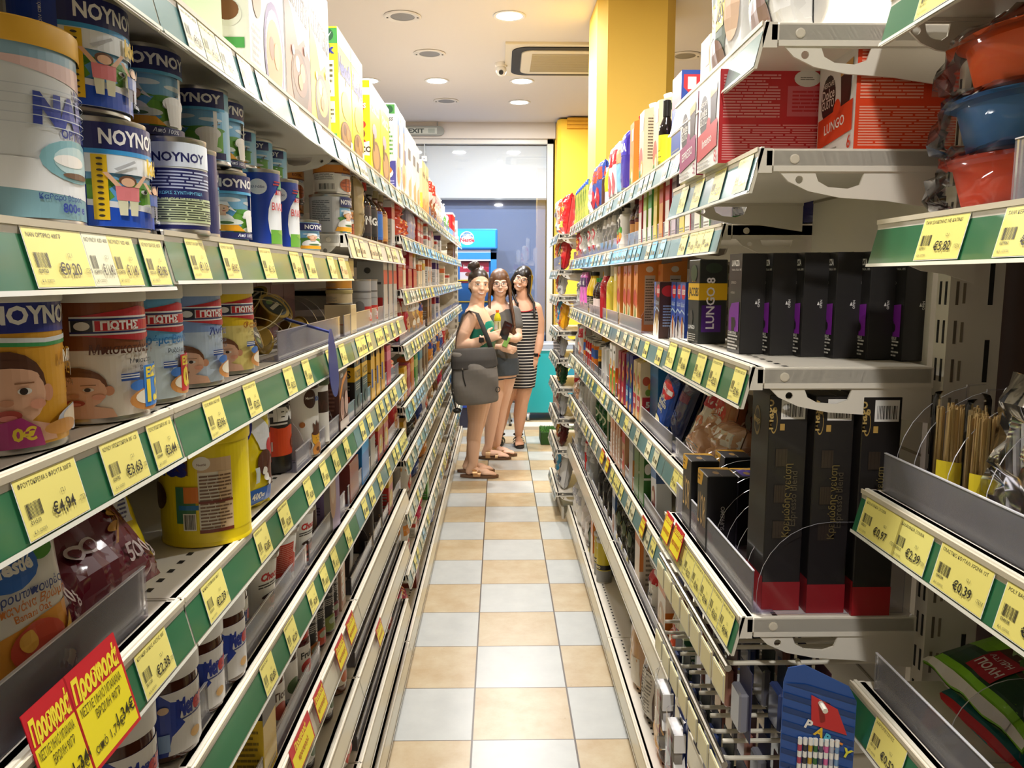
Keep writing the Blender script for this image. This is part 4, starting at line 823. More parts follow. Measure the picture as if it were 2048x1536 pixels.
qbot('mustard', 'white bottle with mustard yellow sleeve', 'juice', .03, .2, 'efeae4', 'f0d820', 'd8cc14', (.3, .8), glass=False)
qbot('darksyr', 'brown chocolate syrup bottle', 'square', .03, .17, '3a1a14', 'e8e4dc', '4a2018', (.1, .6), glass=False)
qbag('mixfruit', 'blue and red fruit snack bag', .13, .22, .06, '2f4a9c', 'd8482c', None, pic='c8283c', seed=34)
qbag('straws', 'clear bag of green and yellow straws with blue header', .05, .2, .03, 'b8c45a', '2a5ac0', None, seed=35, seal='2a5ac0', name='straw_bag', items=[('R', .1, .05, .2, .85, '4a8a3c'), ('R', .35, .05, .45, .85, 'e8d84a'), ('R', .6, .05, .7, .85, '3a7a34'), ('R', .8, .05, .9, .85, 'd8d060'), ('R', 0, .86, 1, 1, '2a5ac0')])
# right second shelf
for i, (k, b, a, ds) in enumerate((('s1', 'efe6dc', 'c8303c', 'white and red dessert mix box'), ('s2', 'e8d468', 'd0c03c', 'pale yellow dessert mix box'), ('s3', 'c9b8c4', '7a6a80', 'mauve grey dessert mix box'), ('s4', 'eae4d4', 'a8c84a', 'white dessert box with lime edge'), ('s5', 'e2a24a', 'c84a2c', 'amber dessert mix box'), ('s6', 'f0ece6', '4aa04a', 'white herbal box with green edge'))):
    qbox(k, ds, .05, .16, .09, b, a, None, side=[('R', 0, .0, .2, 1, a), ('L', .3, .55, .9, .95, 6, '7a7480'), ('R', .3, .1, .9, .45, a)], name='dessert_box')
qbot('dkbot', 'dark brown syrup bottle with maroon cap', 'soda', .035, .2, '3a1410', '5a1a18', '5a1c18', (.2, .55), items=[('R', .3, .2, .7, .8, 'c88a4a')])
qbot('eight', 'clear fruit drink bottle marked eight', 'square', .034, .2, 'd8d4cc', '1c1a1a', 'ece8e2', (.1, .7), glass=True, items=[T('8', .5, .56, .36, '1a1818', al=.5, b=.05), ('E', .5, .25, .1, .2, 'c83a44'), ('E', .58, .5, .05, .14, '4a9a3c'), ('E', .57, .3, .05, .12, 'e8a03c')])
qbag('greybag', 'silver grey treats pouch', .09, .17, .05, '8a8884', 'c8c4bc', None, seed=36, rough=.2)
qbag('darkblue', 'navy and red frozen style treat bag', .2, .07, .12, '1c2a5c', 'c83a2c', None, seed=37, items=[('R', 0, 0, .25, 1, 'b8382c'), ('E', .5, .5, .08, .2, 'c8ccd8')])
# right third shelf
PE = [('R', 0, 0, 1, 1, 'e9913c'), ('R', 0, 0, 1, .4, 'f0cf96'), ('E', .35, .5, .42, .13, 'c23a24'), ('E', .7, .46, .3, .12, 'd8582c'), ('P', [(.2, .2), (.34, .44), (.42, .2), (.32, .12)], '2f7a3c'), ('P', [(.5, .22), (.66, .44), (.72, .2), (.6, .12)], '387f3c'), ('E', .6, .1, .3, .05, 'a8301c'), ('E', .65, .12, .28, .04, 'f2d8a8'), ('E', .55, .68, .06, .03, 'e9dcae'), ('R', .1, .84, .5, .9, 'e06a2c')]
qcart('peachj', 'orange peach juice carton with green leaves', .07, .225, .075, 'e48a38', PE, [('R', .3, .1, .75, .84, 'c9b8a4'), ('L', .34, .15, .7, .8, 16, '6a5a48'), ('E', .5, .93, .16, .045, 'e8dcc8'), ('R', .75, .1, 1, .5, 'e8a43c')], cap=None, slant=.012, topc='c8702c')
qcart('yelj', 'yellow fruit juice carton', .07, .225, .075, 'e8cc3c', [('E', .5, .4, .3, .16, 'e0b02c'), ('E', .5, .15, .3, .05, 'a8601c'), ('R', .2, .75, .8, .88, 'f2e6b0')], [], cap=None, slant=.012)
qcart('greenj', 'olive green fruit juice carton', .07, .2, .075, '6a6c38', [('E', .5, .4, .3, .16, 'b52a24'), ('R', .2, .75, .8, .88, 'e8e0c0')], [('E', .4, .8, .2, .07, 'c83a34')], cap=None, slant=.012)
PUD = lambda bg, f: [('R', 0, 0, 1, 1, bg), ('E', .62, .84, .42, .12, 'cf2a30'), ('R', .35, .8, .95, .88, 'efe9e4'), T('ΓΙΩΤΗ', .4, .815, .05, 'c22a30', w=.5), T('Κρέμα', .2, .6, .07, 'cfe2f4', sh=.2, w=.7, b=.01), ('P', [(0, .5), (.4, .56), (1, .5), (1, .47), (.4, .53), (0, .47)], 'b8d4ee'), ('P', [(0, 0), (0, .2), (.5, .42), (1, .3), (1, 0)], 'eae6e0'), ('E', .55, .3, .16, .14, f), ('R', .5, .05, .56, .3, f), ('R', .64, .1, .69, .32, f)]
for k, bg, f, ds in (('pud1', '2c50b4', '3a241c', 'blue pudding box with chocolate fork picture'), ('pud2', '4a2a24', 'c8a050', 'brown pudding box with biscuit picture'), ('pud3', '3a5cbc', 'd87a2c', 'blue pudding box with caramel picture'), ('pud4', '3a6ac4', 'e8c03c', 'bright blue pudding box with banana picture')):
    prod(k, 'pudding_box', 'box', ds, (lambda bg=bg, f=f: p_box(.056, .16, .05, bg, PUD(bg, f), [('E', .5, .84, .4, .1, 'cf2a30'), ('L', .2, .2, .8, .6, 8, '9ab0dc')])), .056, .16, .05)
qbot('redwine', 'red squash bottle with grey neck seal', 'wine', .034, .26, 'a8242c', '9a948c', None, name='squash_bottle', caph=.06)
qbot('yelwine', 'pale yellow squash bottle', 'wine', .034, .26, 'd8c440', 'e8e4d4', None, name='squash_bottle', caph=.05)
qbot('yelbot', 'bright yellow drink bottle with black cap', 'juice', .034, .2, 'ecc414', '1a1816', '2a2620', (.12, .42), glass=False, items=[('L', .3, .1, .7, .9, 6, 'a89c84')])
qbot('cherry', 'small dark soda bottle with green cap', 'soda', .03, .17, '2c1414', '2f8a3c', 'd8c4bc', (.2, .45))
qbag('pinkpk', 'orchid pink treat pouch', .12, .2, .04, 'e06ac0', '5a3a6c', 'snack', seed=38, rough=.2, wr=.06)
qbag('silvbag', 'crumpled silver crisp packet', .13, .2, .07, 'b8b6b0', '6a6864', None, seed=39, rough=.18, wr=.3, name='crisp_packet')
# right fourth shelf: drinks
qcan('cola', 'red cola can with white script', .033, .145, 'b8141c', 'Cola', 'f2eee8', drink=True)
qcan('cappy', 'yellow topped black juice can', .033, .145, '17130f', None, drink=True, items=[('R', 0, .62, 1, 1, 'e8ac20'), T('appes', .5, .66, .14, '1f1a14', al=.5, sh=.3, w=.3), ('P', [(0, .62), (.5, .54), (1, .62)], 'e8ac20')])
qcan('fanta', 'orange and blue soft drink can', .033, .145, 'e07a20', None, drink=True, ac='2f5aa8')
qcart('whitej', 'tall white long life milk carton', .062, .17, .06, 'ecebe8', [('P', [(.3, .1), (.7, .16), (.5, .3)], '2a2a30')], [], cap='2a2826', slant=.02)
TROP = [('R', 0, 0, 1, 1, 'f0ece4'), ('R', .3, 0, 1, .5, '6a9a2c'), ('R', 0, 0, .34, .56, 'e8681c'), ('E', .6, .4, .24, .04, 'f0d02c'), ('E', .5, .62, .3, .08, 'ecc070'), ('P', [(.5, .6), (.53, .6), (.62, .86), (.59, .86)], '3a3424'), ('E', .6, .86, .2, .03, '2f3a24'), ('E', .2, .3, .12, .06, 'f0a83c'), ('E', .5, .14, .14, .06, 'f0a83c')]
qcart('trop', 'green and orange tropical juice carton with palm', .068, .21, .068, 'e8e4dc', TROP, TROP, cap='e8cc20', slant=.02)
FRU = lambda bg, c: [('R', 0, 0, 1, 1, bg), ('E', .3, .7, .2, .08, c), ('E', .6, .6, .22, .08, 'f0a030'), ('E', .4, .5, .15, .06, '7aa03c'), ('E', .7, .8, .15, .06, 'd8e060'), ('P', [(.1, .42), (.9, .42), (.9, .2), (.5, .1), (.1, .2)], '2a8ac0' if c == 'e8702c' else 'c82a3c'), T('50', .5, .24, .1, 'f2eee8', al=.5, b=.05), ('P', [(.2, .1), (.8, .16), (.7, .0), (.3, 0)], 'e8a02c')]
qcart('frublue', 'dark blue multi fruit carton with orange bubbles', .06, .21, .06, '2a2a84', FRU('2a2a84', 'e8702c'), FRU('2a2a84', 'e8702c'), cap='e8d020', slant=.02)
qcart('frured', 'crimson berry carton with red shield', .06, .2, .06, 'a8243c', FRU('a82c44', 'e8a0b0'), FRU('a82c44', 'e8a0b0'), cap='e8d020', slant=.02)
qcart('frucr', 'cream fruit carton with peach picture', .06, .2, .06, 'e8cfa0', FRU('e8d0a8', 'c8502c'), FRU('e8d0a8', 'c8502c'), cap='e8d020', slant=.02)
qbox('bigblue', 'large sky blue biscuit box', .12, .24, .1, '1f6aa8', '2a78bc', None, side=[('L', .1, .72, .9, .9, 5, '6aa4d0'), ('R', .3, .5, .8, .62, 'e09a3c'), ('E', .55, .3, .3, .08, 'e8eaee'), ('R', .05, .78, .3, .95, 'c22a30')], name='biscuit_box')
SHE = [('R', 0, 0, 1, 1, '1f4aa0'), ('E', .62, .76, .36, .16, 'cf2a30'), ('R', .3, .72, .95, .8, 'efe9e4'), T('ΓΙΩΤΗΣ', .35, .735, .055, 'c22a30', w=.55, b=.02), T('ανθός', .3, .56, .08, 'f0e8c0', b=.02), T('αραβοσίτου', .1, .47, .08, 'f0e8c0', w=.76, b=.02), T('σκόνη', .3, .38, .07, 'f0e8c0', b=.02), ('R', 0, 0, 1, .2, 'e0cf96'), ('E', .5, .14, .36, .12, 'ecdfb0'), ('E', .2, .3, .08, .14, '9ab87a')]
qbag('shep', 'royal blue corn flour packet with red oval badge', .11, .17, .045, '1f4aa0', 'cf2a30', items=SHE, seed=41, name='flour_packet', wr=.06)
qbag('navy', 'dark navy packet leaning on its neighbour', .11, .17, .045, '141c44', '1f2a5c', seed=42, name='flour_packet', items=[('P', [(.4, .6), (.9, .66), (.9, .8), (.4, .76)], '5a1c34'), ('L', .3, .3, .7, .4, 2, '3a4a80')], wr=.08)
CHP = [('R', 0, .3, 1, 1, 'c47a50'), ('E', .5, .72, .36, .16, 'd2301f'), T('Chef', .5, .68, .11, 'f4efe6', al=.5, sh=.25, b=.03), T('Παρόττο', .5, .3, .14, 'efe9e2', al=.5, w=.86, b=.06), ('R', 0, 0, 1, .24, 'a85a34'), ('E', .5, .1, .36, .08, 'd08a5c')]
qbag('pariza', 'kraft brown crouton bag with red chef badge', .11, .19, .06, 'b8744c', 'd2301f', items=CHP, seed=43, name='crouton_bag', wr=.1)
qbag('clearred', 'clear red printed dried food bag', .12, .19, .06, '6a4434', 'b83a2c', None, seed=44, rough=.15, name='crouton_bag', items=[('R', .1, .3, .9, .65, 'a8382c'), ('L', .2, .4, .8, .55, 2, 'd8988c')])
qbag('waferw', 'white and red sausage shaped wafer bag', .09, .2, .06, 'e4dcd4', 'c8343c', None, pic='d88a70', seed=45, rough=.15, wr=.2, name='wafer_bag')
qbag('cellob', 'cellophane bag of toasted bread', .12, .13, .07, 'c89a78', 'e4dcd4', None, seed=46, rough=.12, wr=.3, name='rusk_bag')
# right fifth and sixth shelves
qbot('petw', 'tall clear water bottle with misty label', 'wine', .04, .3, 'c9c8c4', 'd8d6d0', 'b8b6b2', (.1, .5), name='water_bottle')
qbot('greenb', 'big dark green soda bottle', 'soda', .045, .3, '144a1c', '1f7a34', '22602c', (.3, .55), name='soda_bottle', items=[('E', .5, .5, .14, .4, 'dfe4c8'), ('E', .5, .5, .1, .25, '2a6a2c')])
qbag('greyfoil', 'upright steel grey foil pouch', .1, .2, .06, '8c8e90', 'b8babc', None, seed=47, rough=.22, wr=.2)
qbag('redpouch', 'slim red pouch beside grey foil', .05, .19, .03, 'c81c24', 'e8d8d0', None, seed=48)
qbox('spag', 'upright salmon printed pasta box', .05, .2, .05, 'd8b49a', 'c8703c', 'pasta', vert=True, name='pasta_box')
qbox('strawb', 'carton with red strawberry picture', .06, .19, .06, 'c8946a', 'd02c28', None, pic='d02c28', side=[('E', .5, .2, .3, .16, 'd02c28')], name='drink_box')
qbox('greys', 'grey almond drink box', .075, .2, .06, 'a8b0b8', '8a98a8', None, side=[('L', .2, .1, .8, .3, 4, '5a646c'), ('R', .0, .0, .25, .5, 'd88a3c')], name='drink_box')
qbox('greenk', 'green children drink box with round face pattern', .08, .17, .06, '2f6a20', '3f7a2c', None, side=[('R', 0, .5, 1, .54, 'e0e4d8'), ('E', .2, .7, .18, .1, 'e8e4dc'), ('R', .5, .15, .8, .25, 'e8e4dc')], name='drink_box')
qbot('whitecapb', 'white capped grey plastic bottle', 'square', .035, .18, 'b0b8bc', 'efeeea', 'c0c8cc', (.1, .6), glass=False)
qbox('sau', 'blue and white sausage stuffing box', .075, .19, .045, 'd8dce4', '5a84b8', None, pic='8a3c2c', side=[('R', 0, .55, 1, 1, '3a5a94'), ('P', [(.2, .98), (.9, .98), (.9, .84), (.5, .78)], 'c82c34')], name='stuffing_box')
qbag('blackpk', 'glossy black coffee brick', .075, .17, .06, '17171a', '2a2a2e', None, seed=49, rough=.15, wr=.06)
qbag('yelgreen', 'black tea pouch with yellow sickle shape', .09, .2, .05, '1c2018', 'd8c020', None, seed=50, rough=.2, items=[('E', .3, .5, .16, .4, 'd8c020'), ('E', .36, .5, .14, .38, '1c2018'), ('E', .7, .6, .2, .15, '5a6a50')])
qbox('orangep', 'tall white pasta pack with orange stripe', .085, .25, .05, 'e2d2c0', 'e0822c', None, side=[('R', .0, .3, .25, 1, 'dc8030'), ('L', .4, .1, .8, .6, 8, '8a7a68')], name='pasta_box')
qbag('blanc', 'white flour bag with red crown edge', .12, .15, .08, 'e9e6e0', 'c8202c', None, seed=51, rough=.4, wr=.06, name='flour_bag', items=[('P', [(0, .84), (.2, .66), (.5, .78), (.8, .66), (1, .84), (1, 1), (0, 1)], 'c8202c'), T('Blanc', .5, .45, .14, '2a2a34', al=.5, b=.03, sh=.2), ('R', .6, .68, .9, .78, 'f0ece4'), ('E', .35, .76, .08, .05, '2a2a6a'), ('L', .3, .1, .9, .3, 5, '8a867e')])
qbox('amber', 'amber and white grain box', .1, .22, .07, 'e9dccb', 'e08a3c', None, pic='c8a070', side=[('R', 0, 0, 1, .45, 'c8741c'), ('R', .1, .6, .7, .75, 'e4d8c4'), ('R', 0, .76, 1, 1, 'd88a30')], name='grain_box')
qbag('tomato', 'red tomato printed bag', .11, .15, .06, 'c8402c', 'e8e0d4', 'Zinf', seed=52, pic='d8502c')
qcan('gcan', 'dark green canister with white rim', .05, .2, '12382c', None, ac='1c4a3c', lid='14604c', name='tea_canister')
qbox('greenbx', 'slim green herbal box', .05, .2, .06, '1a4a2c', 'c8d0a0', name='herbal_box')
# base level
qcan('gold', 'gold and silver twin spray can with yellow sleeve', .035, .2, 'c8b40c', None, lid='c0bcb4', name='spray_can', items=[('R', 0, .0, 1, .28, '8a8a88'), ('R', 0, .3, 1, .42, '17140f'), T('TORINO', .5, .33, .06, 'e4d8a0', al=.5, w=.3, b=.04), ('R', .45, .8, .55, .84, 'e8e0b0')])
qbag('whitefl', 'white flour sack at floor level', .15, .2, .09, 'dcd8d2', 'a8a8b0', None, seed=53, rough=.45, wr=.1, name='flour_sack')
prod('rice', 'rice_bag', 'bag', 'white rice basket pack with brown base', lambda: p_bag(.16, .16, .1, 'd8d0cc', [('R', 0, 0, 1, .3, '6a5850'), ('R', 0, .3, 1, .36, 'b8a8a0')], 54, .3, .08), .16, .16, .1)
qbag('chocbag', 'brown metallic cereal bag with white text panel', .15, .26, .08, '4a2818', 'c8502c', None, seed=55, rough=.22, wr=.08, name='cereal_bag', items=[('R', 0, .78, 1, .95, 'a0603c'), ('R', .35, .08, .95, .62, 'd8d4cc'), ('L', .38, .1, .9, .6, 12, '7a766e'), ('R', .0, .3, .3, .5, 'c8382c'), ('E', .1, .15, .2, .12, 'c88a4c')])
qbag('orangebag', 'orange and brown cereal bag', .15, .26, .07, 'd8742c', '3a1f14', None, seed=56, rough=.25, wr=.08, name='cereal_bag', items=[('P', [(0, 1), (0, .7), (.5, .6), (1, .74), (1, 1)], '3a1f14'), T('KO', .3, .78, .09, 'e8e0d4', b=.04), ('E', .6, .3, .35, .16, 'e8b060'), ('R', .7, .0, 1, .6, '3a2014')])
qbag('oatm', 'tan and white oat bag', .14, .24, .07, 'c89a64', 'e0d4c0', None, seed=57, rough=.3, wr=.08, name='cereal_bag', items=[('E', .3, .7, .1, .05, '3a2a1c'), ('R', .5, .1, .95, .5, 'e0d8c8')])
# crisps at the end of the aisle
for i, (k, b, a, ds) in enumerate((('c1', 'c81c24', 'f0c83c', 'red crisp bag with yellow sun badge'), ('c2', 'e4501c', 'f2e0c0', 'orange red crisp bag'), ('c3', 'e8a41c', 'd83c24', 'golden yellow crisp bag'), ('c4', '3aa0d8', 'e8f0f4', 'sky blue crisp bag'), ('c5', 'c9c6c2', '5a5a60', 'silver white crisp bag'), ('c6', '14401f', 'd8a050', 'dark green crisp bag'), ('c7', '5a1c1c', 'e0d8c8', 'maroon snack bag'), ('c8', 'd8d4cc', 'c83040', 'white nut bag with red print'))):
    qbag(k, ds, .15, .22, .07, b, a, None, seed=60 + i, rough=.16, wr=.22, name='crisp_bag', items=[('E', .5, .6, .3, .18, a), ('E', .5, .6, .2, .12, b), ('R', .15, .15, .85, .3, a)])
# ------------------------------------------------------------------ the shop itself
CEIL = 3.16
def floor_mat():
    m = bpy.data.materials.new('checker_floor_tiles')
    m.use_nodes = True
    nt = m.node_tree
    N, Lk = nt.nodes.new, nt.links.new
    b = nt.nodes['Principled BSDF']
    tc = N('ShaderNodeTexCoord')
    mp = N('ShaderNodeMapping')
    mp.inputs['Location'].default_value = (.0905 / .3335, -2.4 / .331 + 8, 0)
    mp.inputs['Scale'].default_value = (1 / .3335, 1 / .331, 1)
    Lk(tc.outputs['Object'], mp.inputs['Vector'])
    ck = N('ShaderNodeTexChecker')
    ck.inputs['Scale'].default_value = 1
    Lk(mp.outputs[0], ck.inputs['Vector'])
    n1 = N('ShaderNodeTexNoise'); n1.inputs['Scale'].default_value = 9; n1.inputs['Detail'].default_value = 8; n1.inputs['Roughness'].default_value = .65
    Lk(tc.outputs['Object'], n1.inputs['Vector'])
    n2 = N('ShaderNodeTexNoise'); n2.inputs['Scale'].default_value = 60; n2.inputs['Detail'].default_value = 3
    Lk(tc.outputs['Object'], n2.inputs['Vector'])
    def mix(f, a, c, fac=None):
        x = N('ShaderNodeMix'); x.data_type = 'RGBA'
        for i, v in ((6, a), (7, c)):
            if isinstance(v, str): x.inputs[i].default_value = lin(v)
            else: Lk(v, x.inputs[i])
        if f is None: x.inputs[0].default_value = fac
        else: Lk(f, x.inputs[0])
        return x.outputs[2]
    rmp = N('ShaderNodeMapRange'); rmp.inputs[1].default_value = .35; rmp.inputs[2].default_value = .68
    Lk(n1.outputs['Fac'], rmp.inputs[0])
    beige = mix(rmp.outputs[0], 'b39b76', 'c2b292')
    white = mix(rmp.outputs[0], 'b2b4b1', 'bcbeba')
    spk = N('ShaderNodeMapRange'); spk.inputs[1].default_value = .68; spk.inputs[2].default_value = .76
    Lk(n2.outputs['Fac'], spk.inputs[0])
    sc = N('ShaderNodeMath'); sc.operation = 'MULTIPLY'; sc.inputs[1].default_value = .35
    Lk(spk.outputs[0], sc.inputs[0])
    beige = mix(sc.outputs[0], beige, '8f7750')
    c = mix(ck.outputs['Fac'], beige, white)
    sep = N('ShaderNodeSeparateXYZ')
    Lk(mp.outputs[0], sep.inputs[0])
    gs = []
    for ax, wd in ((0, .009), (1, .006)):
        fr = N('ShaderNodeMath'); fr.operation = 'FRACT'
        Lk(sep.outputs[ax], fr.inputs[0])
        pp = N('ShaderNodeMath'); pp.operation = 'PINGPONG'; pp.inputs[1].default_value = .5
        Lk(fr.outputs[0], pp.inputs[0])
        lt = N('ShaderNodeMath'); lt.operation = 'LESS_THAN'; lt.inputs[1].default_value = wd
        Lk(pp.outputs[0], lt.inputs[0])
        gs.append(lt.outputs[0])
    mx = N('ShaderNodeMath'); mx.operation = 'MAXIMUM'
    Lk(gs[0], mx.inputs[0]); Lk(gs[1], mx.inputs[1])
    c = mix(mx.outputs[0], c, '4a3c30')
    Lk(c, b.inputs['Base Color'])
    b.inputs['Roughness'].default_value = .34
    bp = N('ShaderNodeBump'); bp.inputs['Strength'].default_value = .25; bp.inputs['Distance'].default_value = .002; bp.invert = True
    Lk(mx.outputs[0], bp.inputs['Height'])
    Lk(bp.outputs[0], b.inputs['Normal'])
    return m
def slab(name, x0, x1, y0, y1, z0, z1, m, kind='structure'):
    b = MB(); b.box(x0, x1, y0, y1, z0, z1, m)
    o = b.build(name, smooth=False)
    if kind: o['kind'] = kind
    return o
PAINT = mnoise('ceiling_paint', 'd9d3ce', 'd3cdc8', .7, .75)
slab('floor', -3.4, 3.4, -3, 9.4, -.06, 0, floor_mat())
slab('ceiling', -3.4, 3.4, -3, 9.4, CEIL, CEIL + .08, PAINT)
WALLP = mnoise('wall_paint', 'cdc4b8', 'c4bbae', 1, .7)
slab('wall_left', -3.46, -3.4, -3, 9.4, 0, CEIL, WALLP)
slab('wall_right', 3.4, 3.46, -3, 9.4, 0, CEIL, mnoise('brown_wall', '4a2a18', '3c2114', 1.5, .6))
slab('wall_behind', -3.4, 3.4, -3.06, -3, 0, CEIL, WALLP)
slab('ceiling_bulkhead', -3.4, .62, 8.95, 9.4, 2.99, CEIL, mnoise('bulkhead_paint', 'cfc8c0', 'c8c0b8', .8, .7))
YW = mnoise('yellow_paint', 'eec138', 'e8b82e', .9, .55)
slab('wall_far', .62, 3.4, 9.0, 9.4, 0, CEIL, YW)
slab('wall_far_low', -3.4, .62, 9.32, 9.4, 0, 2.99, mt('2a2f3c', .6))

# door wall of dark glass with roller blind, mullion, frame
def glass_front():
    g = MB(); g.box(-3.3, .535, 9.05, 9.062, .05, 2.94, _glassm())
    o = g.build('window_1', smooth=False); o['kind'] = 'structure'
    f = MB(); fm = mt('c9c7c2', .4)
    f.box(.535, .6, 9.0, 9.08, 0, 2.99, fm); f.box(-3.3, .6, 9.0, 9.08, 2.94, 2.99, fm); f.box(-3.3, .6, 9.0, 9.08, 0, .05, fm)
    f.build('window_frame', o, smooth=False)
    s = MB(); s.box(-.82, -.812, 9.02, 9.05, .05, 2.94, mt('b9c0c4', .4))
    s.build('mullion', o, smooth=False)
    b = MB(); b.box(-3.3, .53, 9.075, 9.085, 2.36, 2.93, mnoise('blind_fabric', 'dcdfe1', 'e6e8e9', .6, .7)); b.box(-3.3, .53, 9.07, 9.09, 2.345, 2.365, mt('8a8f94', .5))
    b.build('roller_blind', o, smooth=False)
    for z in (2.78, 2.2):
        h = MB(); h.bbox(-.85, -.79, 9.0, 9.04, z - .03, z + .03, mt('e4e4e2', .4), .004)
        h.box(-.825, -.815, 8.998, 9.0, z - .006, z + .006, mt('6a6a6a'))
        h.build('glass_clamp', o)
def _glassm():
    m = bpy.data.materials.new('dusk_blue_glass')
    m.use_nodes = True
    nt = m.node_tree
    nt.nodes.remove(nt.nodes['Principled BSDF'])
    tr = nt.nodes.new('ShaderNodeBsdfTransparent'); tr.inputs[0].default_value = (.93, .95, .97, 1)
    gl = nt.nodes.new('ShaderNodeBsdfGlossy'); gl.inputs['Roughness'].default_value = .02
    mx = nt.nodes.new('ShaderNodeMixShader'); mx.inputs[0].default_value = .10
    nt.links.new(tr.outputs[0], mx.inputs[1]); nt.links.new(gl.outputs[0], mx.inputs[2])
    nt.links.new(mx.outputs[0], nt.nodes['Material Output'].inputs[0])
    return m
glass_front()
o = slab('dusk_backing', -3.3, .53, 9.2, 9.22, .05, 2.94, mnoise('dusk_backing_blue', '7f90b8', '7285ae', .5, .35))  # added backing sheet; the bluish dusk outside is put into its colour

# downlights, round ceiling speakers
def downlight(x, y, label, r=.085):
    t = tag(empty('ceiling_downlight', (x, y, CEIL)), label, 'ceiling light', 'ceiling downlights')
    b = MB(); b.lathe([(r, -.001), (r + .02, -.001), (r + .022, -.004), (r + .016, -.008), (r, -.005)], mt('dcdad6', .4), 32); b.build('trim_ring', t)
    d = MB(); d.lathe([(0, -.004), (r, -.004)], LAMPM, 32); d.lathe([(0, -.0035), (r, -.0035)], LAMPM, 32)
    d.build('diffuser', t)
    l = bpy.data.lights.new('lamp_glow', 'AREA'); l.shape = 'DISK'; l.size = r * 2; l.energy = LAMP_W; l.color = LAMP_COL
    lo = bpy.data.objects.new('lamp_glow', l); COL.objects.link(lo); lo.parent = t; lo.location = (0, 0, -.012)
    return t
LAMPM = emit('lamp_diffuser', (1, .97, .92), 9)
for x, y, lb in ((.07, 5.4, 'glowing round downlight over the middle of the aisle, before the air conditioner'), (.2, 7.12, 'glowing downlight just behind the air conditioner grille'), (.2, 7.95, 'glowing downlight last before the glass front'), (-.53, 7.12, 'glowing downlight midway between the security camera and left shelving'), (-1.12, 7.12, 'glowing downlight partly hidden behind cereal boxes'),
              (-.1, 3.3, 'downlight over the middle of the aisle, first out of frame'), (0, 1.35, 'downlight above the cereal boxes near the viewer'), (0, -.7, 'downlight behind the viewer'), (-1.5, 2.5, 'downlight over the neighbouring left aisle'), (-1.5, 5.0, 'downlight over the far neighbouring left aisle'), (1.55, 2.5, 'downlight over the neighbouring right aisle'), (1.6, 6.0, 'downlight over the far neighbouring right aisle')):
    downlight(x, y, lb)
def speaker(x, y, label):
    t = tag(empty('ceiling_speaker', (x, y, CEIL)), label, 'ceiling speaker', 'round ceiling speakers')
    b = MB(); b.lathe([(.078, -.002), (.118, -.001), (.122, -.005), (.112, -.011), (.078, -.006)], mt('d4cfc8', .45), 36); b.build('trim_ring', t)
    g = MB(); g.lathe([(0, -.007), (.05, -.0075), (.08, -.004)], mnoise('speaker_mesh', '8a8782', '767370', 220, .5), 36); g.build('grille', t)
    for a in (0, PI):
        s = MB(); s.box(-.006, .006, -.004, .004, -.013, -.009, DARK)
        q = s.build('catch', t); q.location = (.098 * math.cos(a), .098 * math.sin(a), 0)
for x, y, lb in ((-.62, 5.42, 'round grey ceiling speaker closest to the viewer'), (-.52, 6.28, 'round grey ceiling speaker second in line'), (-.5, 7.9, 'round grey ceiling speaker third in line'), (1.42, 6.3, 'round ceiling speaker showing beside the yellow pillar')):
    speaker(x, y, lb)
# air conditioner cassette
def aircon():
    t = tag(empty('air_conditioner', (.55, 6.42, CEIL)), 'cream ceiling cassette air conditioner with black slot, beside the yellow pillar', 'air conditioner')
    cm = mt('d9cfb8', .45)
    b = MB(); b.box(-.5, .5, -.45, .45, -.02, 0, cm)
    b.build('cover_plate', t, smooth=False)
    def rr(a, c, r, n=6):
        pts = []
        for (sx, sy, a0) in ((1, 1, 0), (-1, 1, PI / 2), (-1, -1, PI), (1, -1, 1.5 * PI)):
            for i in range(n + 1):
                q = a0 + PI / 2 * i / n
                pts.append((sx * (a - r) + r * math.cos(q), sy * (c - r) + r * math.sin(q)))
        return pts
    s = MB(); s.plate([rr(.45, .4, .12), rr(.38, .33, .08)], .006, lambda a, c, e: (a, c, -.021 - e), mt('17150f', .6)); s.build('air_slot', t, smooth=False)
    p = MB(); p.plate([rr(.375, .325, .08)], .012, lambda a, c, e: (a, c, -.02 - e), cm); p.build('centre_panel', t, smooth=False)
    g = MB(); g.box(-.3, .3, -.25, .25, -.035, -.032, mt('a89c82', .6))
    for i in range(24):
        y = -.24 + i * .0208
        g.box(-.3, .3, y, y + .006, -.038, -.035, mt('c4b898', .5))
    g.build('grille', t, smooth=False)
aircon()
def cctv():
    t = tag(empty('security_camera', (.02, 6.55, CEIL)), 'small white dome security camera beside the air conditioner', 'camera')
    b = MB(); b.lathe([(0, 0), (.05, 0), (.05, -.02), (.045, -.03), (0, -.03)], mt('e4e0da', .4), 28); b.build('mount', t)
    d = MB(); d.ell((0, 0, -.055), (.043, .043, .045), mt('e9e6e0', .3)); d.build('dome', t)
    l = MB(); l.lathe([(0, -.048), (.018, -.046), (.02, -.036)], mt('14110f', .1, 0, .8), 20, (0, -.002, -.062), Matrix.Rotation(-1.15, 3, 'X')); l.build('lens', t)
cctv()
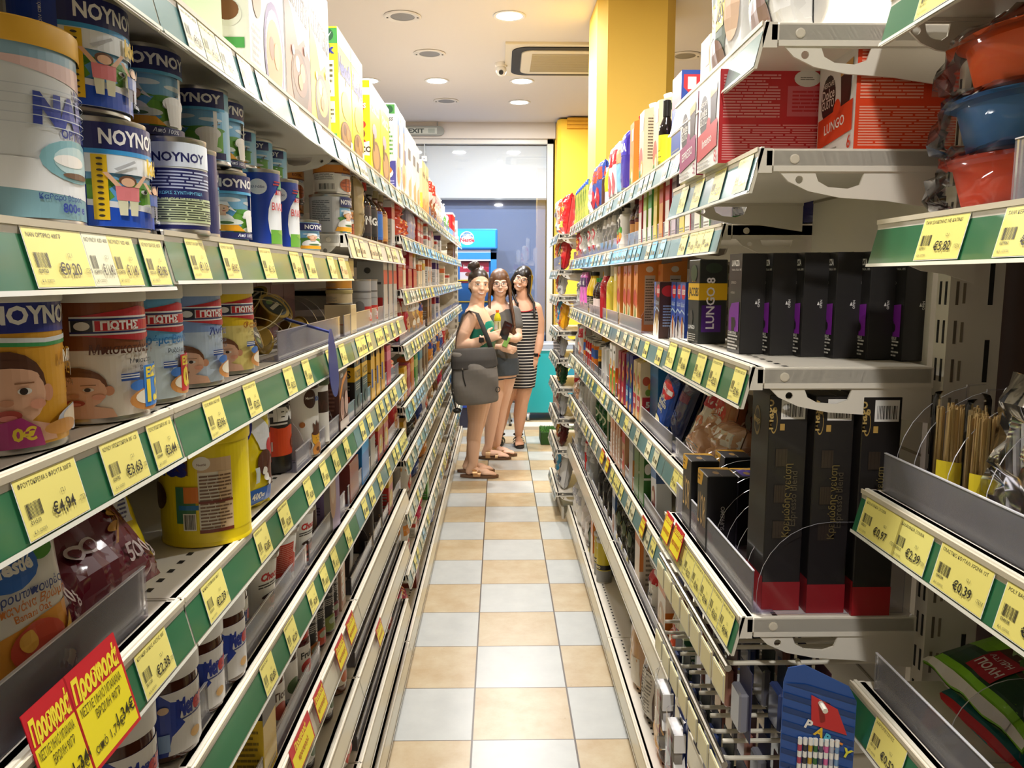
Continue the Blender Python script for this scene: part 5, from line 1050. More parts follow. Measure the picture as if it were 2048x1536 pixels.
# yellow pillar and far yellow column with cornice
def pillar():
    b = MB()
    x0, x1, y0, y1, c = .60, 1.075, 5.0, 5.5, .06
    pl = [(x0 + c * .95, y0), (x1 - c, y0), (x1, y0 + c), (x1, y1), (x0, y1), (x0, y0 + c * 1.1)]
    b.plate([pl], CEIL, lambda a, d, e: (a, d, e), mnoise('pillar_paint', 'f5ca55', 'f1c44a', .8, .5))
    o = b.build('pillar', smooth=False); o['kind'] = 'structure'
pillar()
def far_column():
    b = MB()
    b.plate([[(.625, 8.72), (.66, 8.66), (2.0, 8.66), (2.0, 8.99), (.625, 8.99)]], CEIL - .02, lambda a, d, e: (a, d, e), YW)
    o = b.build('column_far', smooth=False); o['kind'] = 'structure'
    c = MB()
    for i, (d, z) in enumerate(((.04, 3.04), (.055, 3.075), (.07, 3.11))):
        c.box(.72, 2.0, 8.66 - d, 8.66, z, z + .032, mt('d89c1c', .5))
    c.build('cornice', o, smooth=False)
far_column()
# exit sign on the bulkhead
def exit_sign():
    t = tag(empty('exit_sign', (-.86, 8.94, 3.06)), 'grey EXIT sign hanging under the ceiling at the glass front', 'sign')
    b = MB()
    pts = []
    for a0, cx in ((-PI / 2, .22), (PI / 2, -.22)):
        for i in range(9):
            q = a0 + PI * i / 8
            pts.append((cx + .05 * math.cos(q), .05 * math.sin(q)))
    b.plate([pts], .03, lambda a, d, e: (a, -.03 + e, d), mt('8d8f88', .45)); b.build('housing', t, smooth=False)
    p = MB(); art(p, [('R', .02, .1, .98, .9, 'b9beb6'), T('EXIT', .42, .22, .56, '3c4440', al=.5, b=.04, sx=1.3), ('R', .74, .2, .92, .8, '9aa29a')], .4, .08, lambda u, v, o: (-.2 + u, -.031 - o, -.04 + v)); p.build('sign_print', t, smooth=False)
    h = MB(); h.box(-.2, -.19, -.02, -.01, .04, .1, mt('8d8f88')); h.box(.19, .2, -.02, -.01, .04, .1, mt('8d8f88')); h.build('hanger', t, smooth=False)
exit_sign()

# ------------------------------------------------------------------ shelving
ORD = ['first', 'second', 'third', 'fourth', 'fifth', 'sixth', 'seventh', 'eighth', 'ninth', 'tenth', 'eleventh', 'twelfth', 'thirteenth', 'fourteenth', 'fifteenth', 'sixteenth', 'seventeenth', 'eighteenth', 'nineteenth', 'twentieth']
SH = .05
def smap(L):
    return lambda u, v, o: (-L / 2 + u, -.017 + .012 * v / SH - o, -.052 + v)
TAGS = [('ΦΡΟΥΤΟΚΡΕΜΑ 5 ΦΡΟΥΤΑ 300ΓΡ.', '€4,94', '011510'), ('ΝΟΥΝΟΥ ΜΠΙΣΚΟΤΟΚΡΕΜΑ 300Γ -1,20', '€3,63', '029705'), ('ΓΙΩΤΗΣ ΜΠΙΣΚΟΤΟΚΡΕΜΑ 300Γ -1,20', '€3,44', '029649'), ('ΓΙΩΤΗΣ ΦΑΡΙΝ ΛΑΚΤΕ 300Γ', '€3,96', '029610'), ('ΓΙΩΤΗΣ ΑΝΘΟΣ ΡΥΖΙΟΥ', '€2,52', '021840'), ('NAN OPTIPRO 400ΓΡ', '€9,20', '029720'), ('ΝΟΥΝΟΥ KID 400', '€11,40', '024970'), ('ΝΟΥΝΟΥ ΕΒΑΠΟΡΕ 400ΓΡ', '€0,98', '022110'), ('ΝΟΥΝΟΥ ΓΑΛΑ ΒΑΡΥ ΜΠΛΕ', '€1,13', '020298'), ('ΝΟΥΝΟΥ ΓΑΛΑ ΜΙΚΡΟ', '€0,92', '022180'), ('ΚΟΥΑΚΕΡ ΟΛΙΚΗΣ ΑΛΕΣΗΣ 500Γ', '€2,38', '021120'), ('ΚΑΚΑΟ ΡΟΦΗΜΑ 400 Γ', '€2,29', '023310'), ('ΜΕΡΕΝΤΑ 360Γ', '€2,85', '023110'),
        ('ΤΑΨΙ ΣΙΛΙΚΟΝΗΣ ΜΕ ΚΑΠΑΚΙ', '€5,82', '027511'), ('ΤΑΨΙ ΚΕΡΑΜΙΚΟ 22 ΕΚ.', '€3,83', '027541'), ('ΚΑΛΑΜΑΚΙΑ ΞΥΛΙΝΑ', '€0,97', '030211'), ('ΚΑΛΑΜΑΚΙΑ ΞΥΛΙΝΑ', '€2,39', '030212'), ('ΠΛΑΣΤΙΚΟ ΚΟΥΤΑΛΙ ΧΡΩΜΑ 12Τ', '€0,39', '034334'), ('POLY BAG ΣΑΚΟΥΛΕΣ', '€1,20', '034338'), ('ΧΑΡΤΟΠΕΤΣΕΤΕΣ', '€0,52', '031118')]
_tagm = {}
def tag_mesh(i, w, h, col, far):
    k = (i if not far else i % 3, round(w, 3), round(h, 3), col, far)
    if k in _tagm: return _tagm[k]
    b = MB()
    t, p, c = TAGS[i % len(TAGS)]
    mp = lambda u, v, o: (u - w / 2, .012 * (v - h / 2) / SH - o, v - h / 2)
    if far:
        it = [('R', 0, 0, 1, 1, col), ('R', .1, .78, .8, .86, 'b0aa70' if col == 'efe27e' else '9a9890'), ('R', .08, .2, .36, .5, '8a8560'), ('R', .5, .22, .88, .42, '6a664a')]
    else:
        it = [('R', 0, 0, 1, 1, 'f2f0e6'), ('R', .012, .02, .988, .98, col), T(t, .06, .83, .075, '56523c', w=.86, b=0), ('B', .07, .34, .3, .58, '3c3a30'), T(c, .08, .25, .065, '4a4838', b=.01), T('Κ.Α. 029705', .08, .1, .05, '8a8560', b=0), T('12,1', .62, .52, .07, '55523c', b=0), T(p, .42, .22, .2, '2e2c26', w=.42, b=.015), T('/ΤΕΜ', .86, .25, .08, '55523c', w=.12, b=0)]
    art(b, [(x[:-2] + (mt(x[-2], .35, 0, .35), x[-1]) if isinstance(x[-1], dict) else x) for x in it], w, h, mp, off=.0004, step=.0002)
    o = b.build('price_tag', smooth=False)
    me = o.data
    bpy.data.objects.remove(o)
    _tagm[k] = me
    return me
_om = {}
def offer_tag(parent, L, x, w, big):
    # red and yellow special offer card that stands up from the price rail
    b = MB()
    h = .085 if big else .05
    it = [('R', 0, 0, 1, 1, 'c81f2c'), ('R', .04, .04, .96, .66, 'f2e02a'), T('Προσφορά', .5, .70, .2, 'f4df3a', al=.5, w=.9, b=.05, sh=.2)]
    if big: it += [T('ΝΕΣΤΛΕ ΜΗΛΟ ΜΠΑΝΑΝΑ', .08, .54, .085, '4a4220', w=.8, b=0), T('ΒΡΩΜΗ 90ΓΡ', .3, .42, .085, '4a4220', w=.5, b=0), T('από 1,79€', .12, .14, .09, '4a4220', b=0), T('1,34€', .58, .18, .12, '33301c', b=.01)]
    else: it += [T('προσφορά', .5, .3, .18, 'c87a1c', al=.5, w=.8, b=.03)]
    art(b, it, w, h, lambda u, v, o: (u - w / 2, -.021 + .012 * v / SH - o, v))
    b.mesh([(-w / 2, -.0205, 0), (w / 2, -.0205, 0), (w / 2, -.0205 + .012 * h / SH, h), (-w / 2, -.0205 + .012 * h / SH, h)], [(0, 1, 2, 3)], 'c81f2c')
    o = b.build('offer_tag', parent, smooth=False)
    o.location = (x, 0, -.054 if big else -.036)
    return o
def bracket_mesh(depth):
    k = ('br', depth)
    if k in _tagm: return _tagm[k]
    b = MB()
    D2 = depth
    sc = min(1, depth / .235)
    lp = [(.02 * sc, -.026), (.034 * sc, -.04), (.06 * sc, -.052), (.1 * sc, -.06), (.16 * sc, -.064), (D2, -.075), (D2, -.026)]
    hole = [(.068 * sc, -.030), (.072 * sc, -.04), (.085 * sc, -.047), (.11 * sc, -.049), (.125 * sc, -.044), (.13 * sc, -.030)]
    hc = [(.048 * sc + .005 * math.cos(a), -.038 + .005 * math.sin(a)) for a in [2 * PI * i / 10 for i in range(10)]]
    b.plate([lp, hole, hc], .003, lambda a, c, e: (e - .0015, a, c), WHITE)
    b.box(-.004, .004, .014 * sc, D2, -.028, -.001, WHITE)
    b.lathe([(.006, -.0008), (.006, .0008), (.0045, .0012), (0, .0012)], mt('d4cbb8', .45), 16, (.0042, .03 * sc + .01, -.013), Matrix.Rotation(PI / 2, 3, 'Y'))
    b.lathe([(.006, -.0008), (.006, .0008), (.0045, .0012), (0, .0012)], mt('d4cbb8', .45), 16, (-.0042, .03 * sc + .01, -.013), Matrix.Rotation(-PI / 2, 3, 'Y'))
    o = b.build('bracket', smooth=False)
    _tagm[k] = o.data
    bpy.data.objects.remove(o)
    return _tagm[k]
def divider_mesh(depth, h, hs):
    k = ('dv', depth, h)
    if k in _tagm: return _tagm[k]
    b = MB()
    r = h * .75
    lp = [(.014, .002), (depth, .002), (depth, h)] + [(.014 + r - r * math.sin(a * PI / 16), h - r + r * math.cos(a * PI / 16)) for a in range(0, 9)]
    b.plate([lp], .0014, lambda a, c, e: (e, a, c), CLEAR, edge=mt('b9b8c0', .2, 0, .5))
    o = b.build('divider', smooth=False)
    _tagm[k] = o.data
    bpy.data.objects.remove(o)
    return _tagm[k]
RAILCOL = {'g': '2c6a45', 't': '5e8584', 'c': 'cfc7ae', 'b': '4f9ccb'}  # teal is the green rail with its reflections put into the colour
def link_part(name, me, parent, loc, rz=0):
    o = bpy.data.objects.new(name, me)
    COL.objects.link(o)
    o.parent = parent
    o.location = loc
    o.rotation_euler = (0, 0, rz)
    return o
def shelf(side, y0, y1, Z, xf, depth, label, rail='g', tags=None, far=False, guard=None, gh=.05, divs=(), dh=.1, offers=(), perf=True, ends=(True, True), seed=0, cols=('efe27e',)):
    L = y1 - y0 - .004
    rz = PI / 2 if side == 'L' else -PI / 2
    t = empty('gondola_shelf', (xf if side == 'R' else -xf, (y0 + y1) / 2, Z), rz)
    tag(t, label, 'shelf', 'gondola shelves')
    sx = lambda Y: (Y - (y0 + y1) / 2) * (1 if side == 'L' else -1)
    b = MB()
    b.bbox(-L / 2, L / 2, .002, depth, -.024, 0, WHITE, .003)
    b.box(-L / 2, L / 2, -.006, .012, -.03, .0, WHITE)
    b.box(-L / 2, L / 2, -.0075, -.0055, -.004, .0015, CREAM)
    if perf:
        for i in range(int(L / .03)):
            x = -L / 2 + .02 + i * .03
            b.mesh([(x, .040, .0004), (x + .011, .040, .0004), (x + .011, .047, .0004), (x, .047, .0004)], [(0, 1, 2, 3)], DARK)
    b.build('deck', t, sharp=40)
    r = MB()
    mp = smap(L)
    cm = mt('dcd6c4', .4)
    r.mesh([mp(0, -.003, -.002), mp(L, -.003, -.002), mp(L, SH + .004, -.002), mp(0, SH + .004, -.002), mp(0, -.003, -.006), mp(L, -.003, -.006), mp(L, SH + .004, -.006), mp(0, SH + .004, -.006)],
           [(0, 1, 2, 3), (7, 6, 5, 4), (0, 4, 5, 1), (3, 2, 6, 7), (0, 3, 7, 4), (1, 5, 6, 2)], cm)
    r.mesh([mp(0, -.003, .0012), mp(L, -.003, .0012), mp(L, .0008, .0012), mp(0, .0008, .0012)], [(0, 1, 2, 3)], mt('e9e7da', .15, 0, .6))
    art(r, [('R', 0, .0, 1, 1, mt(RAILCOL[rail], .28, 0, .5))], L, SH, mp, off=-.001)
    r.build('price_rail', t, smooth=False)
    rr = random.Random(seed * 31 + int(Z * 1000) + int(y0 * 100))
    if tags is None:
        tags = []
        y = y0 + .03 + .05 * rr.random()
        while y < y1 - .06:
            w = rr.choice((.055, .06, .065))
            tags.append((y + w / 2, w, rr.randrange(20)))
            y += w + rr.choice((.002, .02, .05, .09, .12))
    for tg in tags:
        Y, w, i = tg[:3]
        col = tg[3] if len(tg) > 3 else rr.choice(cols)
        link_part('price_tag', tag_mesh(i, w, .046, col, far), t, (sx(Y), -.0115, -.027))
    for Y, w, big in offers:
        offer_tag(t, L, sx(Y), w, big)
    bm = bracket_mesh(depth)
    for e in (0, 1):
        if ends[e] and Z > .12: link_part('bracket', bm, t, (sx((y0 + .006, y1 - .006)[e]), 0, 0))
    if guard:
        for ga, gb in guard:
            g = MB()
            a, c = sorted((sx(ga), sx(gb)))
            g.box(a, c, .0135, .0155, .001, gh, GUARD)
            g.box(a, c, .0130, .0160, gh, gh + .0012, mt('d9d8de', .15, 0, .6))
            g.box(a, c, .0135, .045, .001, .0022, GUARD)
            g.build('front_guard', t, smooth=False)
    if divs:
        dm = divider_mesh(depth - .02, dh, 0)
        for Y in divs: link_part('divider', dm, t, (sx(Y), .004, 0))
    return t
def frame(side, y0, y1, xb, h, label, xf, uprights=(1, 1), kick=True):
    t = empty('shelving_frame', (xb if side == 'R' else -xb, (y0 + y1) / 2, 0), PI / 2 if side == 'L' else -PI / 2)
    tag(t, label, 'shelving frame', 'gondola frames')
    L = y1 - y0
    b = MB(); b.box(-L / 2 + .015, L / 2 - .015, .004, .012, .1, h, WHITE)
    n = int((h - .1) / .38)
    for i in range(1, n + 1):
        b.box(-L / 2 + .015, L / 2 - .015, .003, .005, .1 + i * .38, .104 + i * .38, mt('a59c88'))
    b.build('back_panel', t, smooth=False)
    for e in (0, 1):
        if not uprights[e]: continue
        u = MB()
        x = (-L / 2, L / 2)[e]
        u.box(x - .014, x + .014, .0, .05, .02, h, WHITE)
        for i in range(int(h / .05)):
            z = .1 + i * .05
            if z > h - .05: break
            u.box(x - .008, x - .004, -.0006, .0, z, z + .026, DARK)
            u.box(x + .004, x + .008, -.0006, .0, z, z + .026, DARK)
        u.build('upright', t, smooth=False)
    if kick:
        k = MB(); d = xb - xf
        k.box(-L / 2 + .002, L / 2 - .002, -d + .03, -d + .045, 0, .066, mt('c9c2b2', .5))
        k.build('kick_plate', t, smooth=False)
    return t
LB = [(-.25, .845), (.845, 1.87), (1.87, 2.91), (2.91, 4.03), (4.03, 5.15), (5.15, 6.27), (6.27, 7.4)]
XL, DL = .355, .40
for i, (a, c) in enumerate(LB):
    frame('L', a + .003, c - .003, XL + DL + .012, 2.05, 'cream slotted shelving frame behind the %s bay along the left side of the aisle' % ORD[i], XL, (0 if i else 1, 1))
NEARL = {1: 1.785, 2: (1.527, 1.533, 1.585), 4: 1.345, 5: 1.132, 6: .93, 7: .70, 8: .498, 9: .27, 10: .095}
FARL = {1: 1.795, 2: 1.635, 3: 1.44, 4: 1.236, 5: 1.008, 6: .805, 7: .60, 8: .36, 10: .095}
NPOS = {1: 'top', 2: 'second', 4: 'third', 5: 'fourth', 6: 'fifth', 7: 'sixth', 8: 'seventh', 9: 'eighth', 10: 'bottom'}
FPOS = {1: 'top', 2: 'second', 3: 'third', 4: 'fourth', 5: 'fifth', 6: 'sixth', 7: 'seventh', 8: 'eighth', 10: 'bottom'}
def zl(lv, y):
    k = 0
    while k < 6 and y > LB[k][1]: k += 1
    if k < 3:
        z = NEARL[lv]
        return z[k] if isinstance(z, tuple) else z
    return FARL[lv]
TG = {(2, 0): [(.635, .085, 5), (.745, .05, 6), (.70, .045, 6, 'ece9c2'), (.81, .05, 7)], (2, 1): [(.925, .055, 8), (1.035, .055, 9), (1.2, .06, 8), (1.37, .06, 9), (1.47, .07, 7), (1.66, .06, 6, 'f0e08c'), (1.78, .07, 5, 'f2c88c')],
      (4, 0): [(.6, .085, 0), (.72, .075, 1), (.805, .06, 2)], (4, 1): [(.955, .06, 3), (1.1, .055, 4), (1.3, .055, 4), (1.42, .05, 2), (1.62, .06, 3), (1.75, .06, 8)],
      (5, 0): [(.735, .075, 10)], (5, 1): [(.925, .07, 11), (1.12, .06, 12), (1.24, .055, 11), (1.4, .05, 10), (1.53, .05, 3), (1.64, .05, 4), (1.76, .05, 5)],
      (6, 1): [(1.12, .06, 12), (1.25, .06, 11), (1.4, .055, 10), (1.5, .05, 9), (1.6, .05, 8), (1.75, .05, 3)]}
for i, (a, c) in enumerate(LB):
    near = i < 3
    for lv in (NEARL if near else FARL):
        if i == 0 and lv > 6: continue
        Z = zl(lv, (a + c) / 2)
        lab = 'cream shelf with price rail, %s from floor upward, %s bay on the left'
        pos = (NPOS if near else FPOS)[lv]
        lab = 'cream steel shelf and price rail, %s level of the %s bay on the left' % (pos, ORD[i])
        kw = dict(far=i > 1, seed=i + lv)
        kw['rail'] = 'g' if i < 2 and lv > 1 else 't'
        if lv == 1: kw['perf'] = False
        if lv in (7, 8, 9, 10) and near: kw.update(rail='c', tags=[])
        if not near:
            kw['cols'] = ('efe27e', 'e4e0cc', 'd8d4b0', '9ac8e0') if lv > 2 else ('cfd8c8', '7ec0e4', 'efe8a0')
            if lv in (2, 3) and i > 3: kw['rail'] = 'b'
        if lv == 1: kw['cols'] = ('e9e4b0', 'e2dfc0')
        if lv == 2 and i == 2: kw.update(rail='c', cols=('efe08a', 'efc89a', 'efe6a0'))
        if (lv, i) in TG: kw['tags'] = TG[lv, i]
        if (lv, i) == (4, 1): kw.update(guard=[(1.33, 1.85)], gh=.05, divs=(1.66, 1.74))
        if (lv, i) == (4, 2): kw.update(guard=[(1.9, 2.85)], gh=.05)
        if (lv, i) == (5, 0): kw.update(guard=[(.5, .8)], gh=.055, offers=[(.655, .085, True), (.585, .06, True)], tags=[(.755, .07, 10)])
        if (lv, i) == (5, 1): kw.update(guard=[(1.42, 1.86)], gh=.04, divs=(1.5, 1.6, 1.68, 1.76))
        if (lv, i) == (5, 2): kw.update(guard=[(1.88, 2.9)], gh=.045, divs=(1.95, 2.05, 2.2, 2.4, 2.55))
        if lv == 6 and i in (1, 2): kw.update(guard=[(a + .02, c - .4), (c - .38, c - .02)], gh=.05, divs=(a + .3, a + .55, a + .72, a + .86))
        if lv == 7 and i == 1: kw.update(guard=[(.9, 1.55)], gh=.045, offers=[(1.28, .13, False), (1.42, .07, False), (1.62, .08, False), (1.74, .08, False)])
        if lv == 7 and i == 2: kw.update(guard=[(1.9, 2.9)], gh=.045, divs=(2.0, 2.2))
        if lv == 8 and i == 2: kw.update(guard=[(1.92, 2.88)], gh=.04, divs=(2.05, 2.3, 2.5), offers=[(2.15, .09, False)])
        if lv == 9 and i == 2: kw.update(guard=[(1.92, 2.88)], gh=.04, divs=(2.1, 2.35, 2.6))
        if not near and lv in (4, 5, 6): kw.update(guard=[(a + .05, c - .05)], gh=.04)
        if lv == 1 and i >= 4: kw.update(guard=[(a, c)], gh=.06)
        if lv == 10: kw.update(rail='c', tags=[])
        shelf('L', a, c, Z, XL, DL, lab, **kw)
# end panel of the left unit
t = tag(empty('end_panel', (-.38, 7.42, 0)), 'cream slotted end panel closing the far end of the left unit', 'panel')
s = MB(); s.box(-.40, 0, 0, .02, .0, 2.0, WHITE)
for i in range(30):
    z = .3 + i * .055
    s.box(-.03, -.024, -.001, 0, z, z + .03, DARK); s.box(-.018, -.012, -.001, 0, z, z + .03, DARK)
s.build('panel_sheet', t, smooth=False)

# right unit
XR, DR = .425, .40
RBY = [(1.51, 1.955), (1.955, 2.92), (2.92, 3.9), (3.9, 4.73)]
RL = {1: 1.775, 2: 1.585, 3: 1.312, 4: 1.04, 5: .79, 6: .49, 10: .10}
RPOS = {1: 'top', 2: 'second', 3: 'third', 4: 'fourth', 5: 'fifth', 6: 'sixth', 10: 'bottom'}
for i, (a, c) in enumerate(RBY):
    frame('R', a + .003, c - .003, XR + DR + .012, 2.0, 'cream slotted shelving frame behind the %s bay along the right side of the aisle' % ORD[i + 2], XR, (1, 0) if i else (1, 1))
    for lv, Z in RL.items():
        lab = 'cream steel shelf and price rail, %s level of the %s bay on the right' % (RPOS[lv], ORD[i + 2])
        kw = dict(far=i > 0, seed=i * 7 + lv, rail='t', cols=('efe27e', 'e6e0b8', 'd9d4ae'))
        if lv == 1: kw.update(perf=False, cols=('dfe0c4', 'd4dccc', 'e6e2c0'))
        if lv == 2:
            kw.update(perf=False, guard=[(a + .01, c - .01)], gh=.045, cols=('efe6a0', '7ec0e4', 'e6d8b8', '9fd0e8') if i else ('efe08a',))
            if i == 3: kw.update(divs=(4.0, 4.1, 4.2, 4.3))
        if lv == 3 and i > 0: kw.update(guard=[(a + (.5 if i == 1 else .02), c - .02)], gh=.045, divs=(a + .12, a + .55, a + .8))
        if lv == 4: kw.update(guard=[(a + .02, c - .02)] if i != 1 else [(1.98, 2.42)], gh=.05)
        if lv == 5: kw.update(guard=[(a + .02, c - .02)], gh=.045, offers=[(2.2, .06, False), (2.95, .07, False)] if i == 1 else ([(3.1, .09, False)] if i == 2 else ()))
        if lv == 6: kw.update(rail='c', tags=[], guard=[(a + .02, c - .02)], gh=.045, divs=(a + .2, a + .45))
        if lv == 10: kw.update(rail='c', tags=[])
        shelf('R', a, c, Z, XR, DR, lab, **kw)
# shallow coffee bay in front (second bay on the right)
XA, DA = .33, .235
frame('R', 1.05, 1.505, XA + DA + .012, 2.3, 'cream slotted shelving frame of the shallow coffee capsule bay on the right', XA, (0, 0), kick=False)
t = tag(empty('shelf_upright', (XA + DA + .012, 1.03, 0)), 'cream double slotted upright post beside the black coffee boxes', 'post')
u = MB(); u.box(0, .07, -.015, .015, 0, 2.3, WHITE)
for i in range(34):
    z = .4 + i * .05
    u.box(-.0008, 0, -.009, -.005, z, z + .03, DARK); u.box(-.0008, 0, .004, .008, z, z + .03, DARK)
    if i % 2: u.box(.05, .056, -.0158, -.015, z, z + .055, DARK)
    u.box(.008, .0115, -.0158, -.015, z, z + .03, mt('6a5f50')); u.box(.017, .0205, -.0158, -.015, z + .002, z + .028, mt('8a7f6c'))
u.build('post', t, smooth=False)
b = MB(); b.box(.66, .675, .2, 1.045, 0, 2.3, mnoise('brown_board', '3c1f12', '32190e', 2, .55))
o = b.build('back_board', smooth=False); tag(o, 'dark brown back board behind the bay of baking moulds and skewers', 'board')
AZ = {'A0': 1.795, 'A1': 1.645, 'A3': 1.37, 'A5': 1.03}
shelf('R', 1.015, 1.505, 1.795, XA, DA, 'cream shelf above the capsule boxes carrying silver coffee bags', rail='t', tags=[], perf=False)
shelf('R', 1.015, 1.505, 1.645, XA, DA, 'cream shelf holding the red and orange capsule boxes', rail='t', perf=False, tags=[(1.06, .06, 3), (1.18, .06, 4), (1.3, .055, 5), (1.4, .05, 6)])
shelf('R', 1.015, 1.505, 1.37, XA, DA, 'cream shelf holding the row of matt black capsule boxes', rail='g', tags=[(1.05, .05, 3), (1.16, .055, 4), (1.25, .055, 6), (1.36, .06, 7), (1.46, .06, 8)])
shelf('R', 1.015, 1.505, 1.03, XA, DA, 'cream shelf with clear curved dividers and tall black boxes', rail='g', tags=[(1.06 + .055 * i, .054, i) for i in range(8)], guard=[(1.03, 1.5)], gh=.06, divs=[1.025 + .052 * i for i in range(10)], dh=.13, offers=[(1.36, .07, False), (1.44, .06, False)])
# nearest bay on the right, set back
XN, DN = .47, .115
for Z, lab, kw in ((1.812, 'cream shelf with green rail at the very top of the bay beside the viewer', dict(tags=[(.86, .09, 13)], perf=False)),
                   (1.553, 'cream shelf with green rail carrying film wrapped baking moulds', dict(tags=[(.83, .085, 13), (.69, .085, 14)], perf=False, guard=[(.3, .76)], gh=.06)),
                   (1.216, 'cream shelf with green rail carrying skewers behind clear dividers', dict(tags=[(.92, .095, 15), (.845, .07, 16, 'f4ea86'), (.75, .09, 17), (.645, .085, 18)], guard=[(.3, .97)], gh=.05, divs=(.95, .91, .84, .77, .69, .6), dh=.14)),
                   (.956, 'cream shelf with green rail carrying green napkin packs', dict(tags=[(.87, .075, 19)], guard=[(.3, .96)], gh=.05, divs=(.8, .66), dh=.1))):
    shelf('R', .25, .985, Z, XN, DN, lab, rail='g', **kw)
# unit at the far right with crisps
XE, DE = .355, .2
EZ = [1.74, 1.53, 1.374, 1.165, .998, .82, .63, .44, .17]
for i, Z in enumerate(EZ):
    shelf('R', 4.77, 5.42, Z, XE, DE, 'short cream shelf of the crisp rack, %s from the top' % ORD[i], rail='t', far=True, seed=i, cols=('b9c4c8', 'd8d8cc'), guard=[(4.8, 5.4)] if i in (1, 4, 6) else None, gh=.08, perf=False)
frame('R', 4.77, 5.42, XE + DE + .012, 1.95, 'cream shelving frame behind the crisp rack at the aisle end', XE, (1, 1))
# ------------------------------------------------------------------ putting the goods on the shelves
PROTO = {}
PEND = []
def copy_tree(o, parent=None):
    c = o.copy()
    COL.objects.link(c)
    c.parent = parent
    for ch in o.children:
        copy_tree(ch, c)
    return c
def place(key, x, y, z, rz, where, tx=0., ty=0., desc=None, sc=1.):
    d = D[key]
    if key not in PROTO:
        parts = d['parts']()
        if len(parts) == 1:
            o = parts[0][1].build(d['name'])
        else:
            o = empty(d['name'])
            for n, mb in parts: mb.build(n, o)
        PROTO[key] = o
    else:
        o = copy_tree(PROTO[key])
        for k in ('label', 'group'):
            if k in o: del o[k]
    z += d['d'] * abs(math.sin(min(tx, 0))) * .9 + d['w'] / 2 * abs(math.sin(ty))
    o.location = (x, y, z)
    o.rotation_euler = (tx, ty, rz)
    o.scale = (sc, sc, sc)
    o['category'] = d['cat']
    PEND.append((o, desc or d['desc'], where, y, z))
    return o
def xfront(side, y):
    if side == 'L': return XL
    return XR
def row(side, lv, items, where, z=None, xf=None, dz=0.):
    for it in items:
        key, y = it[0], it[1]
        ins = it[2] if len(it) > 2 else .012
        o = it[3] if len(it) > 3 else {}
        zz = z if z is not None else (zl(lv, y) if side == 'L' else RL[lv])
        f = xf if xf is not None else xfront(side, y)
        rot = o.get('r', 0)
        if z is None:
            if side == 'L':
                up = [q for q in {zl(l, y) for l in (NEARL if y < LB[2][1] else FARL)} if q > zz + .03]
            else:
                up = [q for q in RL.values() if q > zz + .03]
            if up:
                gap = min(up) - zz - .03 - o.get('dz', 0)
                hh = D[key]['h'] * math.cos(o.get('tx', 0)) * math.cos(o.get('ty', 0))
                if hh * o.get('s', 1) > gap: o = dict(o, s=gap / hh * .985)
        x = (f + ins) if side == 'R' else -(f + ins)
        rz = (PI / 2 - rot) if side == 'L' else (-PI / 2 + rot)
        place(key, x, y, zz + o.get('dz', 0) + .0006, rz, where, o.get('tx', 0), o.get('ty', 0), o.get('d'), o.get('s', 1))
LW = {1: 'left top shelf', 2: 'left second shelf', 3: 'left third shelf', 4: 'left baby food level', 5: 'left cocoa level', 6: 'left spread level', 7: 'left jam level', 8: 'left seventh level', 9: 'left eighth level', 10: 'left bottom shelf'}
RW = {1: 'right top shelf', 2: 'right second shelf', 3: 'right third shelf', 4: 'right fourth shelf', 5: 'right fifth shelf', 6: 'right sixth shelf', 10: 'right bottom shelf'}
def rowL(lv, items): row('L', lv, items, LW[lv])
def rowR(lv, items): row('R', lv, items, RW[lv])

